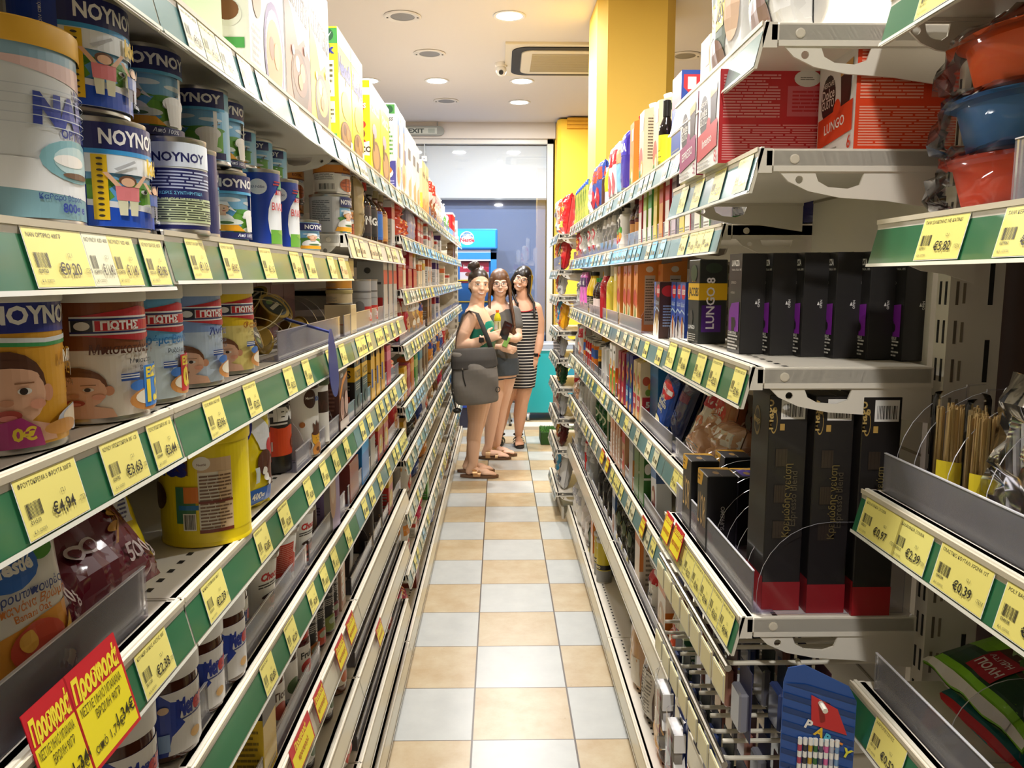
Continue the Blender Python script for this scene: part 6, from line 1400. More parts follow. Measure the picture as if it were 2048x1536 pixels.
rowL(1, [('oatbox', .995), ('cookie', 1.335), ('club', 1.53), ('cluy', 1.715), ('nesq', 1.985), ('nesq', 2.155), ('choco', 2.455), ('choco', 2.66), ('fitness', 3.0), ('fitness', 3.17), ('wheat', 3.36), ('wheat', 3.55), ('wheat', 3.74, .016, {'d': 'white cereal box with wave beside the bran boxes'}), ('allbran', 4.0), ('allbran', 4.18), ('redtop', 4.45), ('redtop', 4.65), ('whitebag', 4.85), ('whitebag', 5.0), ('whitebag', 5.15),
         ('soap', 5.5), ('soap', 5.62), ('soap', 5.9), ('redcan', 6.5), ('redcan', 6.62), ('redcan', 6.76)])
rowL(2, [('nan', .69, .012, {'r': .28}), ('kid', .80, .004, {'r': .42}), ('kid', .785, .012, {'dz': .109, 'r': .42, 'd': 'blue milk drink tin with two children, upper of the stack'}), ('kid', .655, .135, {'r': .5, 'dz': .109, 'd': 'blue milk drink tin at the back, behind the infant formula'}), ('kid', .655, .135, {'r': .5, 'd': 'blue milk drink tin at the back, under another blue tin'}),
         ('evapback', .925, .003, {'r': .95}), ('evapd', .99, .04, {'r': 1.6}), ('evapd', .965, .035, {'dz': .109, 'r': .62, 'd': 'dark blue evaporated milk tin with meadow, highest of its stack'}), ('evapd', .86, .11, {'dz': .109, 'r': .6, 'd': 'dark blue evaporated milk tin half hidden behind the stacks'}), ('evapd', .86, .11, {'r': .6, 'd': 'dark blue evaporated milk tin low down behind the stacks'}),
         ('evapl', 1.085, .03, {'r': .35}), ('evapl', 1.085, .04, {'dz': .101, 'r': 1.3, 'd': 'light blue milk tin turned to its table, upper one'}), ('evapl', 1.165, .012, {'r': .35}), ('evapl', 1.17, .02, {'dz': .101, 'r': .4, 'd': 'light blue milk tin with milkmaid, upper one'}),
         ('vlax', 1.33, .01, {'r': .5}), ('vlax', 1.46, .012, {'r': .5}), ('milksmall', 1.63, .012, {'r': .35})] +
        [('milksmall', y, .09, {'dz': .067 * k, 'r': r, 'd': 'small light blue milk tin in the back row, %s tier' % n}) for y in (1.27, 1.37, 1.47, 1.57) for k, n, r in ((0, 'bottom', .9), (1, 'middle', 1.2), (2, 'upper', 1.4))] +
        [('evapw', 1.945, .012, {'r': .5}), ('royal', 1.95, .012, {'dz': .096, 'r': .6, 'd': 'waffle tin standing on the silver grey milk tin'}), ('royal', 1.94, .13, {'r': .7, 'd': 'waffle tin behind, lower one'}), ('royal', 1.94, .13, {'dz': .079, 'r': .8, 'd': 'waffle tin behind, upper one'}), ('royal', 2.07, .02, {'r': .3, 's': .9}),
         ('goldbag', 2.2, .012), ('cof1', 2.33), ('cof2', 2.45), ('cof3', 2.56), ('cof4', 2.67), ('greybox', 2.82), ('redbag', 3.05), ('redbag', 3.05, .012, {'dz': .07, 's': .8, 'd': 'glossy red orange coffee bag lying on another bag'}), ('redbag', 3.2), ('lilbag', 3.4), ('lilbag', 3.52), ('papou', 3.72), ('papou', 3.72, .012, {'dz': .061}), ('papou', 3.86), ('papou', 3.86, .012, {'dz': .061}), ('whitebox', 4.15), ('whitebox', 4.15, .012, {'dz': .071}), ('whitebox', 4.3), ('whitebag', 4.6, .02, {'s': .8}), ('whitebox', 4.8), ('octo', 5.1), ('t5', 6.5, .012), ('t5', 6.75)])
rowL(3, [('digv', 3.0), ('digv', 3.0, .012, {'dz': .081}), ('crackor', 3.13), ('digh', 3.32), ('digh', 3.36, .012, {'dz': .081}), ('digv', 3.52), ('crackye', 3.52, .012, {'dz': .082, 's': .6, 'd': 'small cracker box lying on the digestive carton'}), ('crackor', 3.7), ('crackor', 3.8), ('crackye', 3.95), ('tallcrk', 4.2), ('tallcrk', 4.35), ('octo', 4.7), ('octo', 4.9), ('crackor', 5.4), ('whitebox', 5.9)])
rowL(4, [('tubn', .645, .012, {'r': .25}), ('tubb', .775, .008, {'r': .5}), ('tubs', .885, .012, {'r': .45}), ('tubl', 1.03, .012, {'r': .3}), ('tuby', 1.165, .012, {'r': .3}), ('tubl', 1.0, .12, {'r': .6, 'd': 'lilac blue baby cereal tub in the second row'}), ('tuby', 1.23, .09, {'r': .3, 'd': 'yellow baby cereal tub peeping from the second row'})] +
        [('choccard', 1.47 + .108 * i, .17) for i in range(6)] +
        [('kraft', 2.02, .012, {'s': .6}), ('goldtub', 2.02, .015, {'dz': .073, 's': .62}), ('ambertub', 2.02, .015, {'dz': .109, 's': .62}), ('caramel', 2.02, .015, {'dz': .142, 's': .5, 'd': 'tan caramel carton topping the stack of tins'}), ('illy', 2.3), ('illy', 2.42), ('illyb', 2.6), ('illyb', 2.72), ('illyb', 2.84)] +
        [('redchip', 3.1, .01, {'tx': -.15}), ('redchip', 3.26, .01, {'tx': -.1}), ('cellobag', 3.45), ('cellobag', 3.62), ('orabag', 3.8), ('t5', 4.15), ('t5', 4.3), ('greybox', 4.6, .012, {'d': 'plain pale grey packet beside the violet carton'}), ('octo', 4.9)])
rowL(5, [('puree', .625, .02, {'r': .25, 'tx': -.12}), ('oats', .665, .03, {'r': .1, 'tx': -.62, 's': 1.0}), ('oats', .79, .016, {'r': .12, 'tx': -.7, 's': 1.05}), ('yelbag', .875, .075, {'r': .3, 'tx': -.42, 's': .9}), ('nesqjar', 1.03, .006, {'r': .75}), ('nesqpouch', 1.19, .01, {'r': .3}), ('hemo', 1.345, .045, {'r': .3}), ('hemo', 1.425, .03, {'r': .35}), ('whitetub', 1.55, .008, {'r': .3}), ('smalltub', 1.665, .012, {'r': .5}), ('t4', 1.77, .15), ('ronbon', 1.86, .012),
         ('jacbox', 2.05), ('jacbox', 2.16), ('jacyel', 2.3), ('jacyel', 2.4), ('jacyel', 2.5), ('t1', 2.64), ('redbag', 2.78, .02, {'s': .85}), ('t6', 3.1), ('t1', 3.22), ('t2', 3.36), ('t3', 3.52), ('t4', 3.72), ('t5', 3.9), ('t5', 4.05), ('orabag', 4.35), ('bluebag', 4.6), ('orabag', 4.85), ('bluebag', 5.1), ('redchip', 5.4), ('cellobag', 5.8)])
rowL(6, [('merenda', .74, .005, {'r': .5}), ('merenda', .865, .008, {'r': .5}), ('merenda', .955, .01, {'r': .5}), ('merenda', 1.035, .005, {'r': .45}), ('merenda', 1.11, .02, {'r': .3}), ('chocup', 1.23, .012, {'r': .4}), ('chocup2', 1.36, .01, {'r': .3}), ('chocup', 1.49, .012, {'r': .4}), ('whitecap', 1.58, .02), ('purple', 1.70, .012, {'r': .1}), ('chocup2', 1.12, .13, {'d': 'hazelnut spread cup in the second row'}),
         ('brick', 1.97), ('bluebox', 2.14), ('greybox', 2.27), ('redyel', 2.42), ('redyel', 2.54), ('jacyel', 2.68, .03), ('redchip', 2.8), ('t6', 3.05), ('darkfoil', 3.3), ('bronze', 3.5, .012, {'tx': -.3}), ('bluebag', 3.7), ('oranbag', 4.0), ('cellobag', 4.3), ('bronze', 4.6), ('pinkbag', 5.0)])
rowL(7, [('yelbox', 1.19), ('tico', 1.285, .02, {'r': .3}), ('jamw', 1.375, .02, {'r': .3}), ('jams', 1.455, .015, {'r': .3}), ('sauce3', 1.54, .02, {'r': .3}), ('sauce2', 1.61, .02, {'r': .3}), ('sauce1', 1.68, .015, {'r': .3}), ('sauce4', 1.75, .02, {'r': .3}), ('sauce3', 1.51, .09, {'d': 'sauce jar with orange picture in the back row'}), ('sauce2', 1.59, .09, {'d': 'sauce jar with red picture in the back row'}), ('sauce1', 1.67, .09, {'d': 'sauce jar with green picture in the back row'}), ('spag', 1.83, .02), ('blackslim', 1.99, .02, {'ty': -1.2, 'dz': .028}), ('tallbr', 2.24), ('tallbr', 2.42), ('redyel', 2.62), ('oranbag', 3.2), ('bluebag', 3.5), ('orabag', 3.9)])
rowL(8, [('jamw', 1.5, .02), ('peach', 1.80, .015, {'r': .2}), ('jamw', 1.68, .02), ('darkfoil', 2.3, .1, {'tx': -.3}), ('tallbr', 2.6, .1), ('oranbag', 3.1), ('whitebox', 3.4), ('pinkbag', 3.6), ('t3', 4.0)])
rowL(9, [('bronze', 2.1, .02, {'tx': -.4}), ('darkfoil', 2.25, .02, {'tx': -.3}), ('oranbag', 1.85, .02), ('darkfoil', 2.75, .04, {'tx': -.5}), ('oranbag', 2.6, .02)])
rowL(10, [('brick', 2.7, .03), ('pinkbag', 3.05, .02), ('brick', 3.5, .02), ('bluebag', 4.4, .02), ('darkfoil', 4.0, .05), ('bronze', 5.6, .02), ('bronze', 5.9, .02), ('darkfoil', 6.3, .02)])

# right side
rowR(1, [('milkblue', 2.02), ('vinegar', 2.235, .012, {'s': .76}), ('ju_be', 2.37, .03), ('ju_gr', 2.47, .06), ('ju_be', 2.5, .012), ('ju_or', 2.68), ('ju_or', 2.78, .05), ('purp', 2.9), ('ltblue', 3.01), ('rwpack', 3.12), ('rwpack', 3.22), ('mustard', 3.36), ('darksyr', 3.45), ('mixfruit', 3.6), ('mixfruit', 3.76), ('whitebag', 3.92, .012, {'s': .85})] + [('straws', 4.1 + .085 * i) for i in range(7)] + [('ju_be', 1.75)])
rowR(2, [('darkblue', 1.62, .09), ('silvbag', 1.56, .02, {'s': .6, 'tx': -.5})] + [(('s6', 's4', 's1', 's2', 's3', 's1', 's5', 's2')[i % 8], y) for i, y in enumerate((1.7, 1.78, 1.87, 1.93, 2.02, 2.1, 2.18, 2.26, 2.34, 2.42, 2.5))] + [('dkbot', 2.6), ('dkbot', 2.7), ('eight', 2.84, -.002), ('eight', 2.98), ('greybag', 3.12), ('greybag', 3.24), ('greybag', 3.36), ('silvbag', 3.55, .012, {'s': .75}), ('c8', 3.72, .012, {'s': .75}), ('c8', 3.9, .012, {'s': .75}), ('silvbag', 4.1, .012, {'s': .75}), ('c8', 4.3, .012, {'s': .75}), ('c1', 4.5, .012, {'s': .7})])
rowR(3, [('pud1', 1.945, .05), ('pud1', 2.01, .06), ('pud3', 2.08, .055), ('pud1', 2.15, .06), ('pud3', 2.215, .06), ('pud2', 2.285, .03), ('pud4', 2.36, .04), ('greenj', 2.3, .15), ('greenj', 2.4, .16), ('peachj', 2.5, .08), ('peachj', 2.6, .02), ('peachj', 2.73, .02), ('peachj', 2.82, .02), ('peachj', 2.97, .02), ('yelj', 3.06, .02), ('yelj', 3.14, .03), ('yelwine', 3.25), ('redwine', 3.4, .005), ('redwine', 3.5, .05), ('cherry', 3.62), ('cherry', 3.72), ('yelbot', 3.88), ('yelbot', 3.98), ('pinkpk', 4.15), ('pinkpk', 4.3), ('silvbag', 4.5, .02, {'s': .8})])
rowR(4, [('clearred', 1.62, .14, {'tx': -.2}), ('clearred', 1.74, .13, {'tx': -.15, 'd': 'clear red printed dried food bag leaning at the back'}), ('pariza', 1.78, .05, {'tx': -.18}), ('waferw', 1.89, .03, {'tx': -.4}), ('cellob', 1.66, .015, {'tx': -.3}), ('cellob', 1.79, .0, {'tx': -.9, 'dz': .02}), ('navy', 2.02, .08, {'ty': .3, 'tx': -.2}), ('navy', 2.1, .03, {'ty': .3, 'tx': -.25}), ('shep', 2.2, .015, {'ty': .28, 'tx': -.15}), ('bigblue', 2.36, .04), ('frucr', 2.46), ('frucr', 2.53), ('frublue', 2.61), ('frublue', 2.68), ('frured', 2.78), ('frured', 2.86), ('trop', 3.0), ('trop', 3.09), ('whitej', 3.25), ('whitej', 3.34), ('cappy', 3.48), ('cappy', 3.56, .03), ('fanta', 3.66), ('fanta', 3.74), ('cola', 3.84), ('cola', 3.92), ('cola', 4.0), ('fanta', 4.1), ('waferw', 4.3), ('petw', 4.55, .012, {'s': .6})])
rowR(5, [('waferw', 1.75, .02), ('whitecapb', 1.9), ('sau', 2.22, .02, {'ty': -.12}), ('greenk', 2.38), ('greenk', 2.47), ('greys', 2.58), ('whitecapb', 2.66, .04), ('strawb', 2.74), ('spag', 2.84), ('spag', 2.9), ('spag', 2.97), ('spag', 3.04), ('greenbx', 3.14), ('greenb', 3.32), ('greenb', 3.43), ('greenb', 3.56), ('petw', 3.75), ('petw', 3.88), ('petw', 4.02), ('silvbag', 4.2), ('cellob', 4.4), ('redchip', 4.55)])
rowR(6, [('gcan', 1.7, .02), ('greenbx', 1.84, .02), ('tomato', 1.95, .01, {'tx': -.2}), ('amber', 2.08, .02), ('blanc', 2.25, .02, {'s': .9}), ('blanc', 2.25, .02, {'dz': .136, 's': .9, 'd': 'white flour bag with red edge, upper of the pair'}), ('orangep', 2.44, .015), ('yelgreen', 2.6), ('yelgreen', 2.72), ('yelgreen', 2.84), ('sau', 2.95), ('blackpk', 3.1), ('blackpk', 3.25), ('blackpk', 3.4), ('greyfoil', 3.7), ('greyfoil', 3.84), ('redpouch', 3.95), ('greyfoil', 4.1), ('greyfoil', 4.3), ('whitefl', 4.5)])
rowR(10, [('orangebag', 2.14, .02, {'tx': -.1}), ('chocbag', 2.36, .02, {'tx': -.1}), ('oatm', 2.56, .025), ('tomato', 1.85, .02), ('dkbot', 3.05, .1), ('gold', 3.5, .02), ('gold', 3.59, .02), ('gold', 3.58, .1), ('orangep', 3.7, .02), ('yelgreen', 3.8, .02), ('rice', 3.98, .02), ('rice', 4.16, .02), ('whitefl', 4.35), ('whitefl', 4.53)])
# shallow bay
row('R', 0, [('dg_o', 1.088, .118), ('dg_r', 1.212, -.02), ('dg_p', 1.345, -.018)], 'shelf above the black capsule row', AZ['A1'], XA)
row('R', 0, [('tass', 1.15, .03), ('tass', 1.36, .03)], 'highest shelf of the coffee capsule bay', AZ['A0'], XA)
row('R', 0, [('jacr', 1.40, .012, {'r': .1}), ('jacr', 1.46, .03)], 'black capsule shelf', AZ['A3'], XA)
for i in range(6):
    place('lav', XA + .03 + .038 * i, 1.215 - .022 * i, AZ['A3'] + .0006, -PI / 2 + .05, 'black capsule row')
row('R', 0, [('lor', 1.41, .012), ('lor', 1.30, .012), ('lorv', 1.335, .075), ('lor', 1.44, .08)], 'divider shelf', AZ['A5'], XA)
for i in range(3):
    place('mago', XA + .03 + .058 * i, 1.075 - .01 * i, AZ['A5'] + .0006, -PI / 2, 'divider shelf row')
# crisp rack
for i, Z in enumerate(EZ):
    ks = ('c3', 'c1', 'c2', 'c4', 'c5', 'c6', 'c7', 'c8')
    hmax = ((EZ[i - 1] - Z) if i else .4) - .03
    for j, y in enumerate((4.9, 5.09, 5.28)):
        k = {0: ('c1', 'c2', 'c5'), 1: ('c1', 'c6', 'c2'), 2: ('c5', 'c5', 'c2'), 3: ('c3', 'c4', 'c2'), 4: ('c5', 'c7', 'c8'), 5: ('c6', 'c6', 'c7'), 6: ('c5', 'c8', 'c5'), 7: ('c7', 'c3', 'c5'), 8: ('c5', 'c4', 'c7')}[i][j]
        row('R', 0, [(k, y, .01 + .01 * j, {'s': min(1.1, hmax / .225), 'tx': -.15 + .12 * j})], 'crisp rack, %s shelf' % ORD[i], Z, XE)
place('c1', XE - .06, 5.5, 1.374 + .02, -PI / 2 + .3, 'clip strip beside the crisp rack, top') if 0 else None

# labels: one of a kind is named by its shelf, several are counted from the viewer's end
def finish_labels():
    by = {}
    for o, ds, wh, y, z in PEND:
        by.setdefault((ds, wh), []).append((round(y, 3), z, o))
    for (ds, wh), v in by.items():
        v.sort(key=lambda q: (q[0], -q[1]))
        for i, (y, z, o) in enumerate(v):
            o['label'] = ds + ', ' + wh if len(v) == 1 else '%s, %s on the %s' % (ds, ORD[i], wh)
            w = ds.split()
            while len(o['label'].replace('-', ' ').split()) > 16 and len(w) > 4:
                w = w[:-1]
                while w[-1] in ('with', 'and', 'of', 'a', 'to', 'its', 'at', 'in', 'on', 'the', 'under', 'beside'): w = w[:-1]
                o['label'] = '%s, %s on the %s' % (' '.join(w), ORD[i], wh)
            if len(v) > 1: o['group'] = ds[:70] + 's'
finish_labels()
# ------------------------------------------------------------------ single special things
def cupcap():
    b = MB(); b.lathe([(0, 0), (.019, 0), (.021, .003), (.027, .034), (.031, .036), (.031, .038), (0, .038)], mt('b89a4c', .28, .75), 26)
    l = b
    art(l, [('E', .5, .5, .44, .44, '27302a'), ('R', .2, .45, .8, .58, 'd8d4c4'), ('E', .5, .3, .2, .1, '6a8a4a')], .056, .056, lambda u, v, o: (u - .028, v - .028, .0382 + o))
    return b
def net_pack():
    zz = zl(4, 1.5)
    t = tag(empty('coffee_cream_pack', (-XL - .075, 1.5, zz), PI / 2), 'net of gold coffee cream cups with a hanging round blue tag', 'pack')
    spots = [(-.14, .02, .03, 1.2, .3, 0), (-.13, .05, .07, .5, .8, 1), (-.06, .0, .035, 1.9, -.2, 2), (-.07, .05, .085, .3, .2, 1), (.0, .01, .06, -.7, .3, 3), (.01, .05, .03, 1.4, 1, 0), (.06, .03, .075, -.4, .6, 2), (.1, .0, .035, 1.7, .4, 1), (.13, .04, .06, .9, -.4, 0)]
    for x, y, z, a, c, e in spots:
        o = cupcap().build('cream_cup', t)
        o.location = (x, y, z); o.rotation_euler = (a, c, e)
    n = MB()
    m = mt('b9a878', .5)
    rr = random.Random(5)
    for k in range(13):
        pts = []
        for i in range(15):
            s = i / 14
            x = -.19 + .37 * s
            env = math.sin(PI * min(1, s * 1.02)) ** .6
            a = 2 * PI * k / 13 + s * 2.2 * (1 if k % 2 else -1)
            pts.append((x, .025 + .055 * env * math.cos(a), .06 + .055 * env * math.sin(a)))
        n.tube(pts, .0009, m, 5)
    n.build('net', t)
    g = MB()
    pts = []
    for i in range(26):
        a = 2 * PI * i / 26
        pts.append((.044 * math.cos(a), .052 * math.sin(a) + (.035 * max(0, math.sin(a)) ** 3)))
    mp = lambda a, c, e: (.07 + a * .96 + c * -.25, -.102 - e, -.045 + c)
    g.plate([pts], .0012, mp, mt('22307c', .4, 0, .2))
    art(g, [('L', .2, .2, .8, .5, 7, 'b9c2e4'), T('ΝΟΥΝΟΥ', .5, .56, .08, 'e4e8f4', al=.5), ('R', .36, .78, .66, .9, 'e8eaf0')], .085, .12, lambda u, v, o: tuple(Vector(mp(u - .0425, v - .05, 0)) + Vector((0, -o - .0004, 0))))
    g.build('hang_tag', t, smooth=False)
    s = MB(); s.tube([(.05, -.1, .035), (.02, -.03, .06), (-.02, .0, .08)], .003, mt('22307c', .4), 6); s.build('ribbon', t)
net_pack()
def mould(x, y, z, c1, c2, label, rz):
    t = tag(empty('baking_mould', (x, y, z), rz), label, 'baking mould', 'film wrapped moulds')
    b = MB()
    b.lathe([(.03, .0), (.055, .004), (.072, .05), (.085, .054), (.087, .058), (.08, .058), (.068, .052), (.05, .01), (0, .008)], mt(c1, .4), 32, sy=.62)
    b.build('mould_body', t)
    f = MB()
    rr = Vector((x * 7, y * 9, z * 3))
    vs, fs = [], []
    nu, nv = 30, 14
    for j in range(nv + 1):
        for i in range(nu):
            a = 2 * PI * i / nu
            q = -PI / 2 + PI * j / nv
            d = Vector((math.cos(a) * math.cos(q), math.sin(a) * math.cos(q) * .62, math.sin(q)))
            k = .104 + .03 * noise.noise(d * 3 + rr) + .014 * noise.noise(d * 9 + rr)
            vs.append((d[0] * k, d[1] * k, max(.001, .03 + d[2] * k * .48)))
    for j in range(nv):
        for i in range(nu):
            fs.append((j * nu + i, j * nu + (i + 1) % nu, (j + 1) * nu + (i + 1) % nu, (j + 1) * nu + i))
    f.mesh(vs, fs, FILM)
    f.build('plastic_wrap', t, sharp=60)
ZN2 = 1.5536
mould(.545, .865, ZN2, 'd8482a', 0, 'red orange silicone mould in crinkled film, lowest near the coffee boxes', PI / 2)
mould(.545, .865, ZN2 + .062, '3f78b8', 0, 'blue silicone mould in crinkled film, middle of the pile', PI / 2)
mould(.545, .855, ZN2 + .124, 'e85a1c', 0, 'bright orange silicone mould in crinkled film, topmost of the pile', PI / 2)
mould(.545, .66, ZN2, '7ab0c0', 0, 'pale turquoise silicone mould in film at the picture edge', PI / 2)
mould(.545, .66, ZN2 + .062, 'd8c84a', 0, 'yellow silicone mould in film above the turquoise one', PI / 2)
ZN3 = 1.2166
def skewers(x, y, label):
    t = tag(empty('skewer_pack', (x, y, ZN3)), label, 'skewers', 'skewer packs')
    b = MB()
    rr = random.Random(int(y * 1000))
    for i in range(80):
        a = rr.random() * 2 * PI; q = .026 * math.sqrt(rr.random())
        px, py = q * math.cos(a), q * math.sin(a)
        b.tube([(px, py, .001), (px + rr.uniform(-.002, .002), py, .12 + rr.uniform(-.004, .002))], .0014, mt('dcbc80', .55), 5)
    b.build('skewer_bundle', t)
    f = MB(); f.lathe([(.029, .0), (.03, .02), (.03, .13), (.028, .135)], FILM, 28); f.build('plastic_tube', t)
    l = MB(); mp = lambda u, v, o: ((.0303 + o) * math.sin(u / .03 + 2.4), -(.0303 + o) * math.cos(u / .03 + 2.4) if 0 else -(.0303 + o) * math.cos(u / .03 - .5), .0 + v) if 0 else ((.0304 + o) * math.sin(u / .03 - 1.3), -(.0304 + o) * math.cos(u / .03 - 1.3), v)
    art(l, [('R', 0, .3, 1, 1, 'e4cc2c'), ('R', 0, 0, 1, .3, 'b8604a'), ('R', .4, .4, .75, .8, 'ecead8'), ('B', .43, .43, .72, .77, '2c2a26')], .075, .06, mp, du=.006)
    l.build('label_print', t)
skewers(.535, .90, 'clear tube of wooden skewers with yellow label, first behind the clear dividers')
skewers(.535, .835, 'clear tube of wooden skewers with yellow label, second behind the clear dividers')
def spoons():
    t = tag(empty('plastic_spoon_bag', (.545, .74, ZN3), PI / 2), 'clear bag of white plastic spoons with blue disc label', 'bag')
    for i in range(12):
        b = MB()
        x = -.06 + .011 * i
        b.tube([(x * .6, .012 * (i % 3), .004), (x * 1.1, .01, .07), (x * 1.3, .008, .13)], [.003, .0035, .004], mt('e9e9ec', .35), 6)
        b.ell((x * 1.35, .008, .14), (.008, .003, .014), mt('e9e9ec', .35), 10, 6)
        b.build('plastic_spoon', t)
    f = MB()
    fn = bag_fn(.17, .17, .07, 77, .3)
    nu, nv = 14, 14
    for back in (0, 1):
        vs = [fn(.17 * i / nu, .17 * j / nv, 0, back) for j in range(nv + 1) for i in range(nu + 1)]
        f.mesh([(a, c - .03, d) for a, c, d in vs], [(j * (nu + 1) + i, j * (nu + 1) + i + 1, (j + 1) * (nu + 1) + i + 1, (j + 1) * (nu + 1) + i) for j in range(nv) for i in range(nu)], FILM)
    f.build('plastic_wrap', t, sharp=50)
    d = MB(); d.lathe([(0, 0), (.018, 0), (.018, .0015), (0, .0015)], mt('5a96d0', .4), 24, (-.02, -.028, .05), Matrix.Rotation(PI / 2, 3, 'X')); d.lathe([(0, 0), (.006, 0), (.006, .001), (0, .001)], mt('e0e8f0', .4), 16, (-.02, -.0305, .05), Matrix.Rotation(PI / 2, 3, 'X')); d.build('disc_label', t)
spoons()
def icebag():
    t = tag(empty('ice_bag_pack', (.545, .63, ZN3), PI / 2), 'pale grey pack of freezer bags behind the last clear divider', 'pack')
    p_bag(.1, .15, .05, 'ced6d4', [('L', .2, .3, .8, .7, 4, 'aab4b8')], 78, .3, .1)[0][1].build('pouch', t).location = (0, -.03, 0)
icebag()
def napkins(x, y, z, c, label, art_items, rz, tx):
    o = p_bag(.2, .16, .05, c, art_items, 80 + int(z * 100), .25, .08)[0][1].build('napkin_pack')
    o.location = (x, y, z); o.rotation_euler = (tx, 0, rz)
    tag(o, label, 'pack', 'napkin packs')
ZN4 = .9566
NAP = [('R', 0, 0, 1, 1, '8ed02c'), ('R', 0, .12, 1, .34, '12401c'), ('P', [(.3, .34), (1, .34), (1, 1), (.5, 1)], '4a2a16'), ('E', .5, .6, .16, .16, '9cb87a'), ('E', .65, .5, .16, .12, '5a8a3c'), ('E', .8, .7, .2, .15, '7a4420'), ('R', .34, .14, .6, .42, 'b02030'), T('ΑΣΠΡΗ', .36, .32, .05, 'f0e0dc'), T('ΠΟΛΗ', .36, .2, .07, 'f0e0dc', b=.03), ('R', 0, 0, 1, .05, 'eeeae4')]
napkins(.545, .875, ZN4 + .055, '8ed02c', 'lime and dark green napkin pack with burger picture, lying on top', NAP, -PI / 2, -1.25)
napkins(.545, .87, ZN4 + .005, '1a8a8a', 'teal and red striped napkin pack with strawberries, beneath the green one', [('R', 0, 0, 1, .12, 'd8202a'), ('R', 0, .12, 1, .4, '146a70'), ('R', 0, .4, 1, 1, 'e4e8e0'), ('E', .5, .66, .16, .2, 'e04a20'), ('E', .75, .7, .14, .18, 'd83018'), ('E', .6, .5, .1, .06, '3a7a2c')], -PI / 2, -1.25)

# hooks with hanging goods below the capsule bay
def hooks():
    XB = XA + DA
    for ti, (z, n) in enumerate(((.945, 7), (.80, 7))):
        bar = tag(empty('hook_rail', (XA, 1.26, z)), 'steel display rail with white prongs, %s tier below the capsule bay' % ('upper', 'lower')[ti], 'display rail', 'hook rails')
        r = MB(); r.tube([(-.012, -.22, 0), (-.012, .24, 0)], .005, STEEL, 10); r.build('front_bar', bar)
        for i in range(n):
            y = -.2 + .068 * i
            h = MB(); h.tube([(-.012, y, 0), (.0, y, -.002), (.1, y, -.002), (DA, y, 0)], .0034, mt('e2dccb', .35), 8)
            h.tube([(-.004, y + .02, .012), (.1, y + .02, .012), (DA, y + .02, .012)], .0034, mt('e2dccb', .35), 8)
            h.build('prong', bar)
            p = MB(); p.box(-.02, -.018, y - .028, y + .028, -.045, -.006, mt('dccf9c', .4, 0, .2)); p.box(-.0205, -.02, y - .029, y + .029, -.0465, -.0055, mt('c9c6ba', .3))
            p.box(-.0208, -.0204, y - .026, y + .026, -.044, -.008, mt('e0d49c', .4, 0, .2))
            p.build('price_plate', bar, smooth=False)
            k = i * 2 + ti
            for q in range(3):
                nm = 'blister_pack'
                b = MB()
                hh = .11 if ti == 0 else .13
                x = .02 + .055 * q
                b.box(x, x + .0012, y - .026, y + .028, -hh, -.006, mt(('3a3a5c', '24304a', '4a2430', '1c2a24')[(k + q) % 4], .5))
                o = b.build(nm, None, smooth=False)
                o.location = (XA, 1.26, z)
                c = MB(); c.bbox(x - .014, x, y - .02, y + .022, -hh + .012, -.04, mt(('8a8a94', '3a4a7c', '9c6a5c', '5a5a64')[(k + q) % 4], .15, 0, .5), .003)
                cc = c.build('blister', o)
                tag(o, 'hanging carded pack, %s prong from the viewer, %s from the front, %s tier' % (ORD[i], ORD[q], ('upper', 'lower')[ti]), 'pack', 'carded packs on prongs')
hooks()
def candle(x, y, z, label):
    t = tag(empty('birthday_candle_pack', (x, y, z), -PI / 2), label, 'candle pack', 'number candle packs')
    c = MB(); c.box(-.03, .03, .012, .0132, 0, .17, mt('2a3c84', .4, 0, .2)); c.build('backing_card', t, smooth=False)
    n = MB()
    tr, w = text2d('5', .09)
    s = .085
    for tri in tr:
        P = [((q[0] - w / 2) * s, .03 + q[1] * s) for q in tri]
        n.mesh([(a, -.01, d) for a, d in P], [(0, 1, 2)], mt('f2efec', .35))
    edges = {}
    for tri in tr:
        for i in range(3):
            a, c2 = tri[i], tri[(i + 1) % 3]
            k = tuple(sorted((a, c2)))
            edges[k] = edges.get(k, 0) + 1
    for (a, c2), v in edges.items():
        if v == 1:
            q = [((a[0] - w / 2) * s, .03 + a[1] * s), ((c2[0] - w / 2) * s, .03 + c2[1] * s)]
            n.mesh([(q[0][0], -.01, q[0][1]), (q[1][0], -.01, q[1][1]), (q[1][0], .01, q[1][1]), (q[0][0], .01, q[0][1])], [(0, 1, 2, 3)], mt('f2efec', .35))
    tr, w = text2d('5', -.01)
    for tri in tr:
        n.mesh([((q[0] - w / 2) * s, -.0112, .03 + q[1] * s) for q in tri], [(0, 1, 2)], mt('c8203c', .4))
    n.build('candle', t, smooth=False)
    f = MB(); f.bbox(-.029, .029, -.014, .011, .01, .15, FILM, .006); f.build('plastic_wrap', t)
candle(.31, 1.40, .60, 'white number five candle with red outline on blue card, further one')
candle(.31, 1.30, .58, 'white number five candle with red outline on blue card, closer one')
